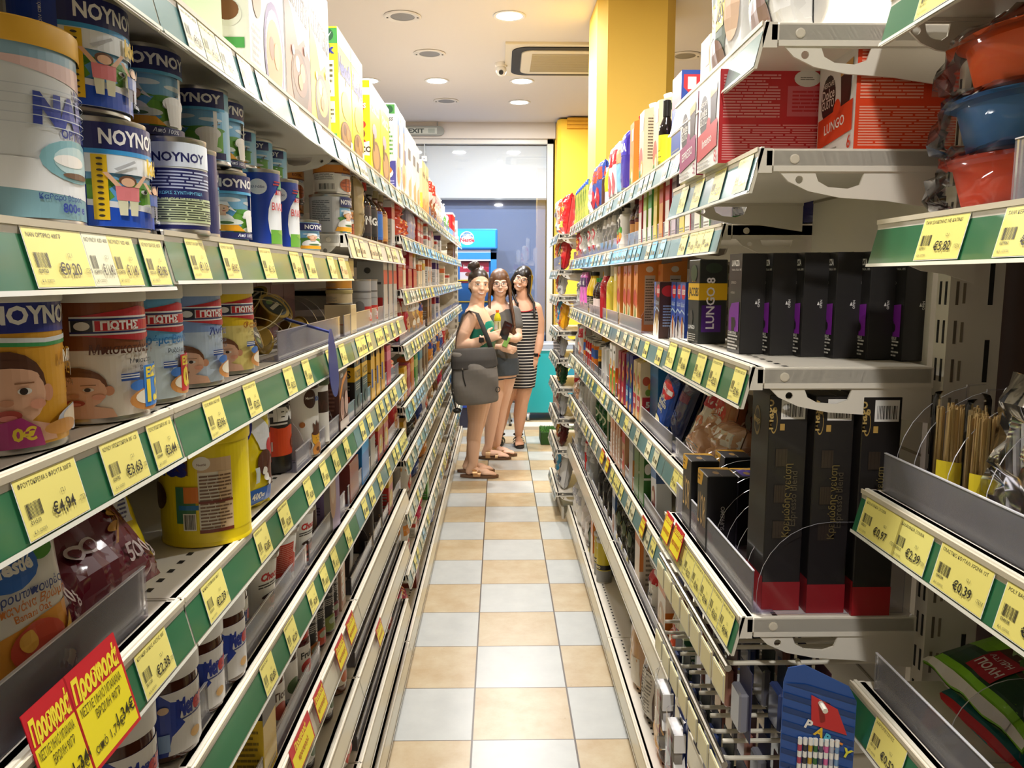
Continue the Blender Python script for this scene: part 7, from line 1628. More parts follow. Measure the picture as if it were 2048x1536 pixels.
def straw_card():
    t = tag(empty('party_straw_card', (.405, .94, .785), -.15), 'blue party card with striped paper straws hanging on a prong', 'pack')
    c = MB()
    c.plate([[(-.045, 0), (.045, 0), (.045, .17), (.035, .19), (-.02, .215), (-.04, .21), (-.045, .19)], [(-.008, .168), (.012, .160), (.014, .165), (-.006, .173)]], .0012, lambda a, d, e: (a, -e, d), mt('1f4c94', .35, 0, .3))
    mp = lambda u, v, o: (-.044 + u, -.0012 - o, v)
    it = [('P', [(0, .1 * i), (1, .1 * i - .12), (1, .1 * i - .085), (0, .1 * i + .035)], '17386e') for i in range(1, 11)]
    it += [('P', [(.38, .93), (.75, .84), (.9, .66), (.4, .72)], 'c02a2c')] + [T(ch, .3 + .13 * i, .70 - .045 * i, .06, cl, b=.04, rot=-.4) for i, (ch, cl) in enumerate(zip('PARTY', ('e8e4dc', 'e0b82c', '4ab0d0', 'e88a2c', 'd8d23c')))] + [('E', .45, .6, .05, .03, 'd8e4ec'), ('E', .55, .56, .04, .03, 'e080b0'), ('P', [(.05, .1), (.14, .12), (.14, .4), (.05, .36)], 'd8d4dc'), ('E', .85, .2, .06, .08, 'e8b03c')]
    art(c, it, .088, .19, mp)
    c.build('backing_card', t, smooth=False)
    s = MB()
    for i in range(8):
        x = -.022 + .0065 * i
        cols = ('b8485c', '3a3a3c', 'c8a03c', '3a6a3c', '5a5a6a', 'd86a9c', 'b0b4c0', '7a9ac0')
        for k in range(14):
            s.tube([(x, -.005, .0085 * k), (x, -.005, .0085 * (k + 1) - .0002)], .0028, mt('efece6' if k % 2 else cols[i], .5), 8, cap=k == 13)
    s.build('straw', t)
    r = MB(); r.tube([(.0, -.02, .165), (.004, .06, .17), (.01, .1, .171)], .0035, mt('e2dccb', .35), 8)
    q = r.build('display_prong'); q.location = (.405, .94, .785); tag(q, 'single white prong carrying the blue party straw card', 'prong')
straw_card()

# freezers and turf at the glass front
def fridge():
    t = tag(empty('ice_cream_freezer', (-.385, 8.3, 0)), 'tall blue ice cream freezer with glass door before the dark glass', 'freezer')
    blue = mt('1a6cb8', .4, 0, .1); cy = mt('0f8fbe', .4, 0, .1)
    b = MB(); b.box(-.36, .36, .02, .62, .08, 1.74, blue); b.box(-.36, -.33, .0, .02, .08, 1.74, blue); b.box(.33, .36, .0, .02, .08, 1.74, blue)
    b.build('cabinet', t, smooth=False)
    h = MB(); h.bbox(-.37, .37, -.03, .62, 1.77, 1.98, blue, .012); h.box(-.3, .3, .0, .5, 1.74, 1.77, mt('b4b8bc', .4))
    art(h, [('R', .02, .08, .98, .96, cy), ('E', .58, .55, .1, .36, 'e9eef4'), ('E', .58, .55, .09, .32, '2a62b0'), ('E', .585, .44, .095, .25, 'f0eef0'), T('Nestlé', .585, .36, .2, 'c8283c', al=.5, b=.05), T('ICE CREAM', .58, .7, .08, 'dce6f4', al=.5)], .72, .19, lambda u, v, o: (-.36 + u, -.03 - o, 1.78 + v))
    h.build('header_panel', t)
    d = MB(); d.box(-.355, .355, -.002, .0, .1, 1.7, CLEAR)
    f = MB()
    for q in ((-.36, .36, 1.67, 1.74), (-.36, .36, .08, .16)): f.box(q[0], q[1], -.03, .0, q[2], q[3], blue)
    for q in ((-.36, -.3), (.3, .36)): f.box(q[0], q[1], -.03, .0, .08, 1.74, blue)
    f.box(-.3, .3, -.028, -.02, 1.655, 1.67, mt('cfd2d4', .4))
    dd = d.build('glass_door', t, smooth=False)
    f.build('door_frame', t, smooth=False)
    i = MB(); i.box(-.33, .33, .021, .0215, .1, 1.7, mt('4a4a50', .5)); i.build('interior_back', t, smooth=False)
    for k in range(6):
        z = .35 + .22 * k
        s = MB(); s.box(-.3, .3, -.0, .02, z, z + .012, mt('e0c83c', .4)); s.build('shelf_edge', t, smooth=False)
    p = MB(); art(p, [('R', 0, 0, 1, 1, 'b02c48'), ('R', 0, .1, 1, .5, 'd8d8e0'), T('lacta', .12, .68, .16, 'f0e8ec', b=.04), T('cta', .62, .68, .16, 'f0e8ec', b=.04), ('E', .3, .4, .12, .1, '7a4a3c'), ('E', .7, .4, .12, .1, '7a4a3c')], .3, .22, lambda u, v, o: (-.02 + u, .0195 - o, 1.43 + v)); p.build('poster_print', t, smooth=False)
    l = MB(); l.box(-.12, .3, .0, .019, .6, 1.0, mt('c8b04a', .5)); l.box(-.28, -.14, .0, .019, 1.0, 1.2, mt('4a6a9c', .5)); l.build('stock_print', t, smooth=False)
    for x in (-.3, .3):
        ft = MB(); ft.box(x - .03, x + .03, .05, .5, 0, .08, DARK); ft.build('foot', t, smooth=False)
fridge()
def chest():
    t = tag(empty('chest_freezer', (.58, 8.2, 0)), 'teal chest freezer with white lid edge behind the striped dress', 'freezer')
    b = MB(); b.bbox(-.35, .3, -.02, .42, .085, .74, mt('1aa0a8', .4, 0, .15), .006)
    art(b, [('E', .82, .86, .15, .12, 'e8eef2'), ('E', .82, .86, .14, .105, '2a72b8'), ('E', .84, .83, .13, .08, 'f0eef0'), T('Nestlé', .84, .805, .06, 'c8283c', al=.5, b=.05), T('ICE CREAM', .8, .9, .03, 'dce6f4', al=.5), ('E', .95, .45, .27, .37, 'd8dc5a'), ('E', .95, .45, .25, .345, '2a8ca8'), ('P', [(.86, .5), (.9, .6), (.94, .5), (.98, .58), (1.0, .4), (.84, .4)], 'dfe6e0'), ('E', .93, .34, .05, .04, '8a4a2c')], .64, .65, lambda u, v, o: (-.345 + u, -.02 - o, .09 + v))
    b.build('cabinet', t)
    l = MB(); l.bbox(-.36, .31, -.03, .43, .75, .80, mt('9aa6b8', .35), .006); l.box(-.36, .31, -.034, -.03, .738, .75, mt('e4e6e8', .35)); l.box(-.36, .31, -.034, -.03, .80, .815, mt('e4e6e8', .35)); l.build('lid', t)
    for x in (-.28, .24):
        w = MB(); w.lathe([(0, -.012), (.035, -.012), (.04, 0), (.035, .012), (0, .012)], mt('c8ccd0', .4), 20, (x, .0, .04), Matrix.Rotation(PI / 2, 3, 'Y')); w.box(x - .02, x + .02, -.02, .02, .06, .088, mt('b0b4b8', .4)); w.build('castor', t)
chest()
def turf():
    t = tag(empty('turf_step', (.50, 6.97, 0)), 'green artificial turf block standing on the tiles by the crisp rack', 'step')
    b = MB(); b.bbox(-.13, .2, 0, .3, 0, .115, mnoise('turf_side', '1f3c14', '2c541c', 90, .9), .006); b.build('block', t)
    g = MB()
    rr = random.Random(2)
    ms = [mt(c, .8) for c in ('4a8a30', '3c7626', '5c9a3c', '2f641e')]
    for i in range(1500):
        x, y = rr.uniform(-.13, .2), rr.uniform(0, .3)
        a = rr.random() * 6.28
        h = rr.uniform(.008, .018)
        dx, dy = .0022 * math.cos(a), .0022 * math.sin(a)
        g.mesh([(x - dx, y - dy, .114), (x + dx, y + dy, .114), (x + rr.uniform(-.006, .006), y + rr.uniform(-.006, .006), .114 + h)], [(0, 1, 2)], ms[i % 4])
    o = g.build('turf_blades', t, smooth=False); o['kind'] = 'stuff'
turf()
slab('trim_1', .2, 3.3, 7.7, 7.95, 0, .03, mt('ddd8cc', .5))
def stool():
    t = tag(empty('folding_stool', (.06, 8.0, 0)), 'grey legged stool standing beyond the striped dress', 'stool')
    for (a, c) in (((-.17, -.1), (-.08, -.02)), ((.05, -.1), (-.04, -.02)), ((-.17, .14), (-.08, .1)), ((.06, .14), (-.04, .1))):
        l = MB(); l.tube([(a[0], a[1], .006), (c[0], c[1], .5)], .011, mt('7c7870', .4), 10); l.lathe([(0, 0), (.015, 0), (.015, .02), (0, .02)], DARK, 12, (a[0], a[1], 0)); l.build('leg', t)
    s = MB(); s.bbox(-.16, .05, -.06, .16, .5, .53, mt('2a3a7c', .5), .008); s.build('seat', t)
stool()
def cardrack():
    # blue crate glimpsed past the left shelving
    t = tag(empty('blue_crate', (-.42, 7.9, .0)), 'blue crate on the floor below the tall freezer', 'crate')
    b = MB(); b.bbox(-.1, .14, -.1, .1, .2, .26, mt('2447b0', .4), .005); b.box(-.09, .13, -.09, .09, .0, .2, mt('2a2c40', .6)); b.build('crate_body', t)
cardrack()
# ------------------------------------------------------------------ three people
V3 = Vector
def remeshed(mb, name, vox, mat, smooth=6):
    o = mb.build(name)
    o.data.materials.clear()
    m = o.modifiers.new('r', 'REMESH'); m.mode = 'VOXEL'; m.voxel_size = vox
    s = o.modifiers.new('s', 'SMOOTH'); s.factor = .5; s.iterations = smooth
    dg = bpy.context.evaluated_depsgraph_get()
    me = bpy.data.meshes.new_from_object(o.evaluated_get(dg))
    me.name = name
    o.modifiers.clear()
    o.data = me
    me.materials.clear(); me.materials.append(mat)
    me.polygons.foreach_set('use_smooth', [True] * len(me.polygons))
    me.update()
    return o
def limb(b, chain, m=DARK):
    # tapered limb through (point, radius) stations, round at every joint
    pts, rs = [], []
    for (p, r), (q, s) in zip(chain, chain[1:]):
        p, q = V3(p), V3(q)
        for i in range(8):
            t = i / 8
            pts.append(p.lerp(q, t)); rs.append(r + (s - r) * t)
    pts.append(V3(chain[-1][0])); rs.append(chain[-1][1])
    b.tube(pts, rs, m, 16)
    for p, r in chain: b.ell(p, (r, r, r), m, 14, 8)
def loft(b, rings, m, closed=True, n=32, grow=0.):
    # rings: (cx, cy, z, half width x, half depth y, yaw)
    vs, fs = [], []
    for r in rings:
        cx, cy, z, a, c = r[:5]
        yw = r[5] if len(r) > 5 else 0
        for i in range(n):
            t = 2 * PI * i / n
            x, y = (a + grow) * math.cos(t), (c + grow) * math.sin(t)
            vs.append((cx + x * math.cos(yw) - y * math.sin(yw), cy + x * math.sin(yw) + y * math.cos(yw), z))
    for j in range(len(rings) - 1):
        for i in range(n):
            fs.append((j * n + i, j * n + (i + 1) % n, (j + 1) * n + (i + 1) % n, (j + 1) * n + i))
    if closed:
        fs.append(tuple(range(n))[::-1]); fs.append(tuple((len(rings) - 1) * n + i for i in range(n)))
    b.mesh(vs, fs, m)
def dense(rings, k=5):
    out = []
    for i in range(len(rings) - 1):
        P = [rings[max(i - 1, 0)], rings[i], rings[i + 1], rings[min(i + 2, len(rings) - 1)]]
        P = [tuple(p) + ((0,) if len(p) < 6 else ()) for p in P]
        for s in range(k):
            t = s / k
            out.append(tuple(.5 * ((2 * P[1][q]) + (-P[0][q] + P[2][q]) * t + (2 * P[0][q] - 5 * P[1][q] + 4 * P[2][q] - P[3][q]) * t * t + (-P[0][q] + 3 * P[1][q] - 3 * P[2][q] + P[3][q]) * t ** 3) for q in range(6)))
    out.append(tuple(rings[-1]) + ((0,) if len(rings[-1]) < 6 else ()))
    return out
def head_solid(b, c, Rm, s=.92):
    def e(p, r):
        b.ell(V3(c) + Rm @ (V3(p) * s), (r[0] * s * 1.06, r[1] * s, r[2] * s * .96), DARK, 24, 14, Rm)
    e((0, .012, .03), (.073, .092, .09)); e((0, -.014, -.01), (.064, .076, .09)); e((0, -.022, -.066), (.053, .055, .046)); e((0, -.055, -.092), (.022, .022, .02))
    e((0, -.088, -.012), (.010, .016, .028)); e((0, -.094, -.026), (.0155, .017, .013))
    e((.037, -.056, -.032), (.03, .026, .027)); e((-.037, -.056, -.032), (.03, .026, .027)); e((.03, -.076, .03), (.026, .013, .008)); e((-.03, -.076, .03), (.026, .013, .008))
    e((0, -.078, -.058), (.026, .016, .016))
    for q in (-1, 1): e((q * .072, .014, -.008), (.009, .019, .029))
def face(root, body, c, Rm, s=.92, iris='3a2418', brow='241812', lip='b85a58', glasses=None):
    from mathutils.bvhtree import BVHTree
    me = body.data
    bv = BVHTree.FromPolygons([v.co for v in me.vertices], [tuple(p.vertices) for p in me.polygons])
    fw = Rm @ V3((0, 1, 0))
    def mpx(ox, oz, w, h):
        def f(u, v, o):
            st = V3(c) + Rm @ (V3((ox - w / 2 + u, -.25, oz - h / 2 + v)) * s)
            hit = bv.ray_cast(st, fw, .5)
            p = hit[0] if hit[0] is not None else st + fw * .16
            return p - fw * (o + .0006)
        return f
    def part(nm, items, ox, oz, w, h):
        b = MB(); art(b, items, w, h, mpx(ox, oz, w, h), du=.004, dv=.004, off=.0004, step=.0005)
        b.build(nm, root)
    for q in (-1, 1):
        part('eye', [('E', .5, .5, .5, .5, '3a2a22'), ('E', .5, .46, .45, .4, 'efe9e2'), ('E', .5, .48, .24, .44, iris), ('E', .5, .48, .12, .22, '0c0806'), ('E', .57, .62, .06, .1, 'ffffff')], q * .0295, .008, .029, .0135)
        part('eyebrow', [('P', [(0, .2), (.3, .7), (.7, 1), (1, .75), (.7, .55), (.3, .25)] if q > 0 else [(1, .2), (.7, .7), (.3, 1), (0, .75), (.3, .55), (.7, .25)], brow)], q * .031, .03, .036, .009)
        part('nostril', [('E', .5, .5, .5, .5, '7a4438')], q * .0075, -.0345, .006, .003)
    part('mouth', [('P', [(0, .8), (.2, .92), (.42, 1), (.5, .94), (.58, 1), (.8, .92), (1, .8), (.85, .35), (.65, .06), (.5, 0), (.35, .06), (.15, .35)], lip), ('P', [(.08, .78), (.5, .80), (.92, .78), (.8, .45), (.6, .26), (.5, .24), (.4, .26), (.2, .45)], 'f2ece6')], 0, -.062, .054, .019)
    if glasses:
        g = MB(); m = mt(glasses, .3)
        for q in (-1, 1):
            pts = []
            for i in range(20):
                t = 2 * PI * i / 20
                k = lambda x: abs(x) ** .6 * (1 if x > 0 else -1)
                pts.append(V3(c) + Rm @ (V3((q * .033 + .0265 * k(math.cos(t)), -.104, .004 + .019 * k(math.sin(t)))) * s))
            g.tube(pts, .0017, m, 6, close=True)
            g.tube([V3(c) + Rm @ (V3((q * .06, -.103, .01)) * s), V3(c) + Rm @ (V3((q * .076, -.06, .012)) * s), V3(c) + Rm @ (V3((q * .08, .01, .008)) * s)], .0015, m, 6)
        g.tube([V3(c) + Rm @ (V3((x, -.107, .010)) * s) for x in (-.008, 0, .008)], .0016, m, 6)
        g.build('glasses', root)
def hand(b, wrist, palm_dir, side, nrm, curl=.6, s=1.):
    # palm and five fingers; palm_dir: wrist to knuckles, side: towards the thumb, nrm: out of the palm
    w = V3(wrist); d = V3(palm_dir).normalized(); n = V3(nrm).normalized(); t = V3(side); t = (t - d * t.dot(d)).normalized()
    Rm = Matrix((t, d, n)).transposed()
    b.ell(w + d * .045 * s, (.038 * s, .052 * s, .015 * s), DARK, 16, 10, Rm)
    b.ell(w + d * .02 * s + t * .02 * s + n * .006 * s, (.018 * s, .03 * s, .014 * s), DARK, 12, 8, Rm)
    for i, (off, ln) in enumerate(((.027, .072), (.010, .08), (-.008, .074), (-.025, .058))):
        p = w + (d * .083 + t * off) * s
        ch = [(p - d * .02 * s, .0095 * s)]
        a = 0
        for j, f in enumerate((.45, .32, .23)):
            a += curl * (.75, 1.0, .8)[j]
            p = p + (d * math.cos(a) + n * math.sin(a)) * ln * f * s
            ch.append((p, (.0088, .008, .0068)[j] * s))
        limb(b, ch)
    p = w + (d * .025 + t * .03) * s
    limb(b, [(p, .012 * s), (p + (t * .025 + d * .02 + n * .012) * s, .0105 * s), (p + (t * .03 + d * .045 + n * .026) * s, .009 * s)])
def foot(b, ankle, d, L=.24):
    a = V3(ankle); d = V3(d).normalized(); sd = V3((-d[1], d[0], 0))
    Rm = Matrix((sd, d, V3((0, 0, 1)))).transposed()
    h = a + V3((0, 0, -a[2] + .047)) - d * .03
    limb(b, [(a + V3((0, 0, .02)), .034), (h + V3((0, 0, .0)), .03)])
    b.ell(h + d * .07, (.036, .085, .028), DARK, 16, 10, Rm)
    b.ell(h + d * .13 + V3((0, 0, -.012)), (.043, .06, .018), DARK, 16, 10, Rm)
    for i in range(5):
        o = (-.032, -.015, 0, .014, .028)[i]
        q = h + d * (.155 + (.012, .01, .006, .0, -.01)[i]) + sd * o + V3((0, 0, -.014))
        limb(b, [(q, .0095), (q + d * .028, .0085 if i else .011)])
    return h, d, sd
def sandal(root, hds, sole, strap, straps, ankle_strap=False, metal=0., buckle=True):
    h, d, sd = hds
    b = MB()
    out = []
    for i in range(28):
        t = 2 * PI * i / 28
        y = .075 + .145 * math.cos(t); wdt = (.042 + .012 * math.cos(t)) * math.sin(t)
        out.append((wdt, y))
    P = lambda a, c, z: h + sd * a + d * c + V3((0, 0, z - h[2]))
    b.plate([out], .02, lambda a, c, e: P(a, c, .002 + e), mt(sole, .6))
    b.build('sandal_sole', root)
    for c0, c1, wd, hh in straps:
        s = MB(); m = mt(strap, .25 if metal else .5, metal)
        n = 14
        vs, fs = [], []
        for i in range(n + 1):
            t = PI * i / n
            x = math.cos(t); z = math.sin(t) ** .7
            cc = c0 + (c1 - c0) * i / n
            for k in (-wd, wd):
                vs.append(P(.05 * x, cc + k, .02 + hh * z))
        fs = [(2 * i, 2 * i + 1, 2 * i + 3, 2 * i + 2) for i in range(n)]
        b0 = vs
        s.mesh(vs, fs, m)
        s.mesh([v - V3((0, 0, .003)) for v in vs], [f[::-1] for f in fs], m)
        if buckle:
            q = P(-.03, c0 + (c1 - c0) * .72, .02 + hh * .85)
            s.tube([q + d * .009 * math.cos(a) + (V3((0, 0, 1)) * .7 - sd * .7) * .009 * math.sin(a) for a in [2 * PI * i / 10 for i in range(10)]], .002, mt('d8b878', .25, 1.), 6, close=True)
        s.build('sandal_strap', root)
    if ankle_strap:
        s = MB(); s.tube([P(.04 * math.cos(t), -.0 + .045 * math.sin(t), .09) for t in [2 * PI * i / 18 for i in range(18)]], .007, mt(strap, .5), 8, close=True); s.build('ankle_strap', root)
SKIN1 = mnoise('skin_fair', 'ddb396', 'd6aa8c', 6, .55)
SKIN2 = mnoise('skin_pale', 'e2bca6', 'dcb29c', 6, .55)
SKIN3 = mnoise('skin_tan', 'd6a88c', 'ce9e82', 6, .55)
def striped():
    m = bpy.data.materials.new('striped_jersey'); m.use_nodes = True
    nt = m.node_tree; b = nt.nodes['Principled BSDF']
    tc = nt.nodes.new('ShaderNodeTexCoord'); sp = nt.nodes.new('ShaderNodeSeparateXYZ'); nt.links.new(tc.outputs['Object'], sp.inputs[0])
    ns = nt.nodes.new('ShaderNodeTexNoise'); ns.inputs['Scale'].default_value = 3; nt.links.new(tc.outputs['Object'], ns.inputs['Vector'])
    ad = nt.nodes.new('ShaderNodeMath'); ad.operation = 'MULTIPLY_ADD'; ad.inputs[1].default_value = .02
    nt.links.new(ns.outputs['Fac'], ad.inputs[0]); nt.links.new(sp.outputs[2], ad.inputs[2])
    mu = nt.nodes.new('ShaderNodeMath'); mu.operation = 'MULTIPLY'; mu.inputs[1].default_value = 1 / .0262; nt.links.new(ad.outputs[0], mu.inputs[0])
    fr = nt.nodes.new('ShaderNodeMath'); fr.operation = 'FRACT'; nt.links.new(mu.outputs[0], fr.inputs[0])
    lt = nt.nodes.new('ShaderNodeMath'); lt.operation = 'LESS_THAN'; lt.inputs[1].default_value = .27; nt.links.new(fr.outputs[0], lt.inputs[0])
    mx = nt.nodes.new('ShaderNodeMix'); mx.data_type = 'RGBA'; mx.inputs[6].default_value = lin('1c1c22'); mx.inputs[7].default_value = lin('d9d6d2'); nt.links.new(lt.outputs[0], mx.inputs[0])
    nt.links.new(mx.outputs[2], b.inputs['Base Color']); b.inputs['Roughness'].default_value = .8
    return m
def cloth(name, mb, root, mat, vox=.006, cuts=()):
    o = remeshed(mb, name, vox, mat, 4)
    bm = bmesh.new(); bm.from_mesh(o.data)
    for co, no in cuts:
        bmesh.ops.bisect_plane(bm, geom=bm.verts[:] + bm.edges[:] + bm.faces[:], plane_co=co, plane_no=no, clear_outer=True)
    bm.to_mesh(o.data); bm.free()
    o.parent = root
    return o
def rot(yaw=0, roll=0, pitch=0):
    return Matrix.Rotation(yaw, 3, 'Z') @ Matrix.Rotation(roll, 3, 'Y') @ Matrix.Rotation(pitch, 3, 'X')
def strands(b, pts_list, r0, r1, m=DARK):
    for pts in pts_list:
        n = len(pts)
        limb(b, [(p, r0 + (r1 - r0) * i / (n - 1)) for i, p in enumerate(pts)], m)

# -- person in a green top, side on, head turned to the viewer
def person_one():
    root = tag(empty('person', (0, 0, 0)), 'person with dark hair bun and green top, grey bag on the shoulder', 'person')
    Y = 5.88
    tor = dense([(-.15, Y, .70, .165, .115, PI / 2), (-.15, Y, .80, .172, .125, PI / 2), (-.15, Y, .95, .14, .105, PI / 2), (-.138, Y, 1.07, .15, .12, PI / 2), (-.155, Y, 1.17, .162, .102, PI / 2), (-.17, Y, 1.24, .145, .08, PI / 2), (-.168, Y, 1.27, .1, .06, PI / 2), (-.165, Y, 1.305, .058, .052, PI / 2)])
    b = MB(); loft(b, tor, DARK)
    limb(b, [((-.17, Y, 1.25), .056), ((-.155, Y - .01, 1.345), .052)])
    hc = V3((-.147, Y - .02, 1.43)); Rm = rot(.30, .05, .04)
    head_solid(b, hc, Rm)
    S1 = (-.205, Y - .165, 1.2)
    limb(b, [(S1, .056), ((-.255, Y - .20, 1.09), .052), ((-.275, Y - .20, 1.005), .045), ((-.19, Y - .23, 1.01), .043), ((-.10, Y - .24, 1.052), .028)])
    hand(b, (-.10, Y - .24, 1.052), (1, -.05, .32), (.1, .2, 1), (.0, 1, -.1), .55)
    limb(b, [((-.13, Y + .16, 1.2), .054), ((-.10, Y + .18, 1.02), .042), ((.0, Y + .02, 1.03), .036), ((.02, Y - .08, 1.06), .027)])
    hand(b, (.02, Y - .08, 1.06), (.25, -1, .15), (-.4, 0, 1), (-1, -.2, 0), .7)
    limb(b, [((-.15, Y - .07, .74), .095), ((-.165, Y - .07, .55), .078), ((-.175, Y - .06, .42), .058), ((-.19, Y - .06, .30), .056), ((-.195, Y - .06, .10), .033)])
    limb(b, [((-.13, Y + .08, .74), .095), ((-.14, Y + .08, .55), .078), ((-.155, Y + .09, .42), .058), ((-.19, Y + .10, .30), .056), ((-.225, Y + .1, .10), .033)])
    f1 = foot(b, (-.195, Y - .06, .095), (1, -.06, 0)); f2 = foot(b, (-.225, Y + .1, .095), (1, .02, 0))
    body = remeshed(b, 'body', .0055, SKIN1, 3); body.parent = root
    face(root, body, hc, Rm)
    for f in (f1, f2): sandal(root, f, '6a4a30', 'd8a878', [(.02, .05, .018, .05), (.09, .07, .016, .038)], metal=.75)
    c = MB(); loft(c, dense([(-.15, Y, .80, .172, .125, PI / 2), (-.15, Y, .95, .142, .107, PI / 2), (-.138, Y, 1.07, .154, .124, PI / 2), (-.15, Y, 1.13, .158, .116, PI / 2), (-.158, Y, 1.175, .15, .1, PI / 2)]), DARK, grow=.007)
    cloth('tank_top', c, root, mnoise('green_satin', '168a74', '0c6f5e', 14, .35), cuts=[((-.2, Y, 1.165), (-.35, -.25, 1)), ((0, Y - .15, 1.16), (-.1, -.8, .6))])
    for dy in (-.09, .09):
        s = MB(); s.tube([(-.06, Y + dy, 1.13), (-.09, Y + dy, 1.19), (-.155, Y + dy * .95, 1.243), (-.22, Y + dy, 1.2), (-.245, Y + dy, 1.14)], .006, mt('118570', .4), 8); s.build('top_strap', root)
    sh = MB(); loft(sh, dense([(-.15, Y, .64, .178, .13, PI / 2), (-.15, Y, .74, .18, .13, PI / 2), (-.15, Y, .84, .168, .122, PI / 2)]), DARK, grow=.006); cloth('shorts', sh, root, mt('2a2a2e', .8))
    h = MB()
    h.ell(hc + Rm @ V3((0, .022, .040)), (.076, .089, .086), DARK, 28, 16, Rm); h.ell(hc + Rm @ V3((0, .05, -.01)), (.06, .055, .075), DARK, 24, 14, Rm)
    bun = V3((-.185, Y + .0, 1.565)); h.ell(bun, (.046, .044, .036), DARK, 20, 12); h.ell(bun + V3((.01, -.01, .012)), (.036, .034, .03), DARK, 16, 10); h.ell(bun + V3((.012, 0, -.03)), (.03, .03, .025), DARK, 16, 10)
    ho = remeshed(h, 'hair', .004, mnoise('dark_hair', '1c120d', '2e1d15', 120, .38), 2); ho.parent = root
    e = MB(); e.ell(hc + Rm @ V3((-.074, .0, -.03)), (.006, .006, .006), mt('20140f', .3), 10, 6); e.build('earring', root)
    n = MB(); n.tube([(-.222, Y - .07, 1.262), (-.15, Y - .1, 1.238), (-.09, Y - .06, 1.19), (-.075, Y - .0, 1.175), (-.1, Y + .07, 1.22)], .0016, mt('3a2c1c', .4), 6); n.ell((-.08, Y - .02, 1.17), (.006, .006, .008), mt('1c1610'), 8, 6); n.build('necklace', root)
    w = MB(); w.tube([V3((-.125, Y - .24, 1.045)) + V3((-.3, 0, 1)).normalized() * .031 * math.cos(t) + V3((0, 1, 0)) * .031 * math.sin(t) for t in [2 * PI * i / 20 for i in range(20)]], .006, mt('e6b9ae', .5), 8, close=True); w.bbox(-.143, -.108, Y - .279, Y - .266, 1.03, 1.066, mt('101014', .1, 0, .6), .004); w.build('smart_watch', root)
    return Y
def shoulder_bag(Y):
    t = tag(empty('shoulder_bag', (-.165, Y - .335, .80)), 'large grey rucksack style bag hanging from one strap at the hip', 'bag')
    gm = mnoise('grey_canvas', '7d766e', '6c665f', 9, .85, .25)
    b = MB(); loft(b, dense([(.03, 0, -.20, .115, .05), (.01, 0, -.175, .155, .072), (.0, 0, -.05, .165, .085), (-.005, 0, .08, .16, .075), (-.015, 0, .16, .15, .055), (-.015, 0, .18, .14, .03)], 4), DARK, n=36)
    q = []
    for v in b.v:
        x, y, z = v
        s = noise.noise(Vector((x * 9, y * 9, z * 9))) * .012
        q.append((x + s, y + s - .006 * math.sin(z * 30 + x * 20), z + .12 * x * (z < 0) + .05 * x * (z > .0)))
    b.v = q
    o = remeshed(b, 'bag_body', .006, gm, 3); o.parent = t
    f = MB(); loft(f, dense([(-.01, 0, .075, .166, .084), (-.012, 0, .13, .160, .072), (-.015, 0, .19, .146, .04), (-.015, 0, .197, .12, .02)], 4), DARK, n=36)
    f.v = [(x, y, z + .05 * x - .02 * (y < -.02) * (z < .1)) for x, y, z in f.v]
    o = remeshed(f, 'top_flap', .005, mnoise('flap_canvas', '3a3632', '46413c', 9, .8, .2), 2); o.parent = t
    z = MB(); z.tube([(-.088, -.083, .055), (-.083, -.09, .0), (-.068, -.09, -.06)], .0045, mt('14120f', .5), 8); z.box(-.092, -.084, -.09, -.082, .052, .066, STEEL); z.build('zip', t)
    s = MB()
    W_ = .017
    def band(pts, nm):
        b = MB(); n = len(pts)
        vs = []
        for i, (p, sd) in enumerate(pts):
            p, sd = V3(p), V3(sd).normalized()
            vs += [p - sd * W_, p + sd * W_]
        b.mesh(vs, [(2 * i, 2 * i + 1, 2 * i + 3, 2 * i + 2) for i in range(n - 1)], mt('24211e', .8))
        o = b.build(nm, t)
        m = o.modifiers.new('th', 'SOLIDIFY'); m.thickness = .004
    band([((.13, .03, .12), (1, .2, 0)), ((.09, -.02, .25), (1, .3, .2)), ((.045, .02, .36), (.9, .5, .2)), ((.01, .09, .435), (.7, .7, 0)), ((-.05, .13, .455), (.1, 1, 0)), ((-.095, .12, .42), (-.3, 1, .2)), ((-.135, .08, .3), (-.1, .9, 0)), ((-.15, .05, .14), (0, 1, 0))], 'shoulder_strap')
    k = MB(); k.tube([(.155 + .014 * math.cos(a), -.05, -.09 + .018 * math.sin(a)) for a in [2 * PI * i / 12 for i in range(12)]], .003, DARK, 6, close=True); k.build('buckle', t)
    u = MB(); u.ell((-.13, -.04, -.24), (.03, .025, .02), mt('14120f', .5), 14, 8); u.tube([(-.16, -.03, .1), (-.165, -.04, -.1), (-.14, -.04, -.22)], .006, mt('1a1714', .7), 8); u.build('side_cord', t)
def bottle_in_hand(Y):
    place_at = V3((-.012, Y - .205, 1.10))
    parts = p_bottle('soda', .026, .155, 'cfc41c', 'f06a28', 'd8d4a0', (.1, .5), [('R', .3, .0, .5, .6, 'c8c4b8'), ('R', .52, .1, .56, .9, '6a5a2c')])
    t = tag(empty('drink_bottle', place_at), 'yellow drink bottle with orange cap held at chest height', 'bottle')
    for n, mb in parts: mb.build(n, t)
    p = tag(empty('mobile_phone', (.045, Y - .22, 1.105)), 'black mobile phone held beside the yellow bottle', 'phone')
    b = MB(); b.bbox(-.034, .034, -.004, .004, -.06, .07, mt('111114', .15, 0, .6), .003); b.build('phone_body', p)
    c = MB(); c.box(-.012, .022, -.0045, -.004, .04, .052, mt('2a2a30', .2)); c.build('camera_bump', p)
    p.rotation_euler = (-.15, .42, .3)
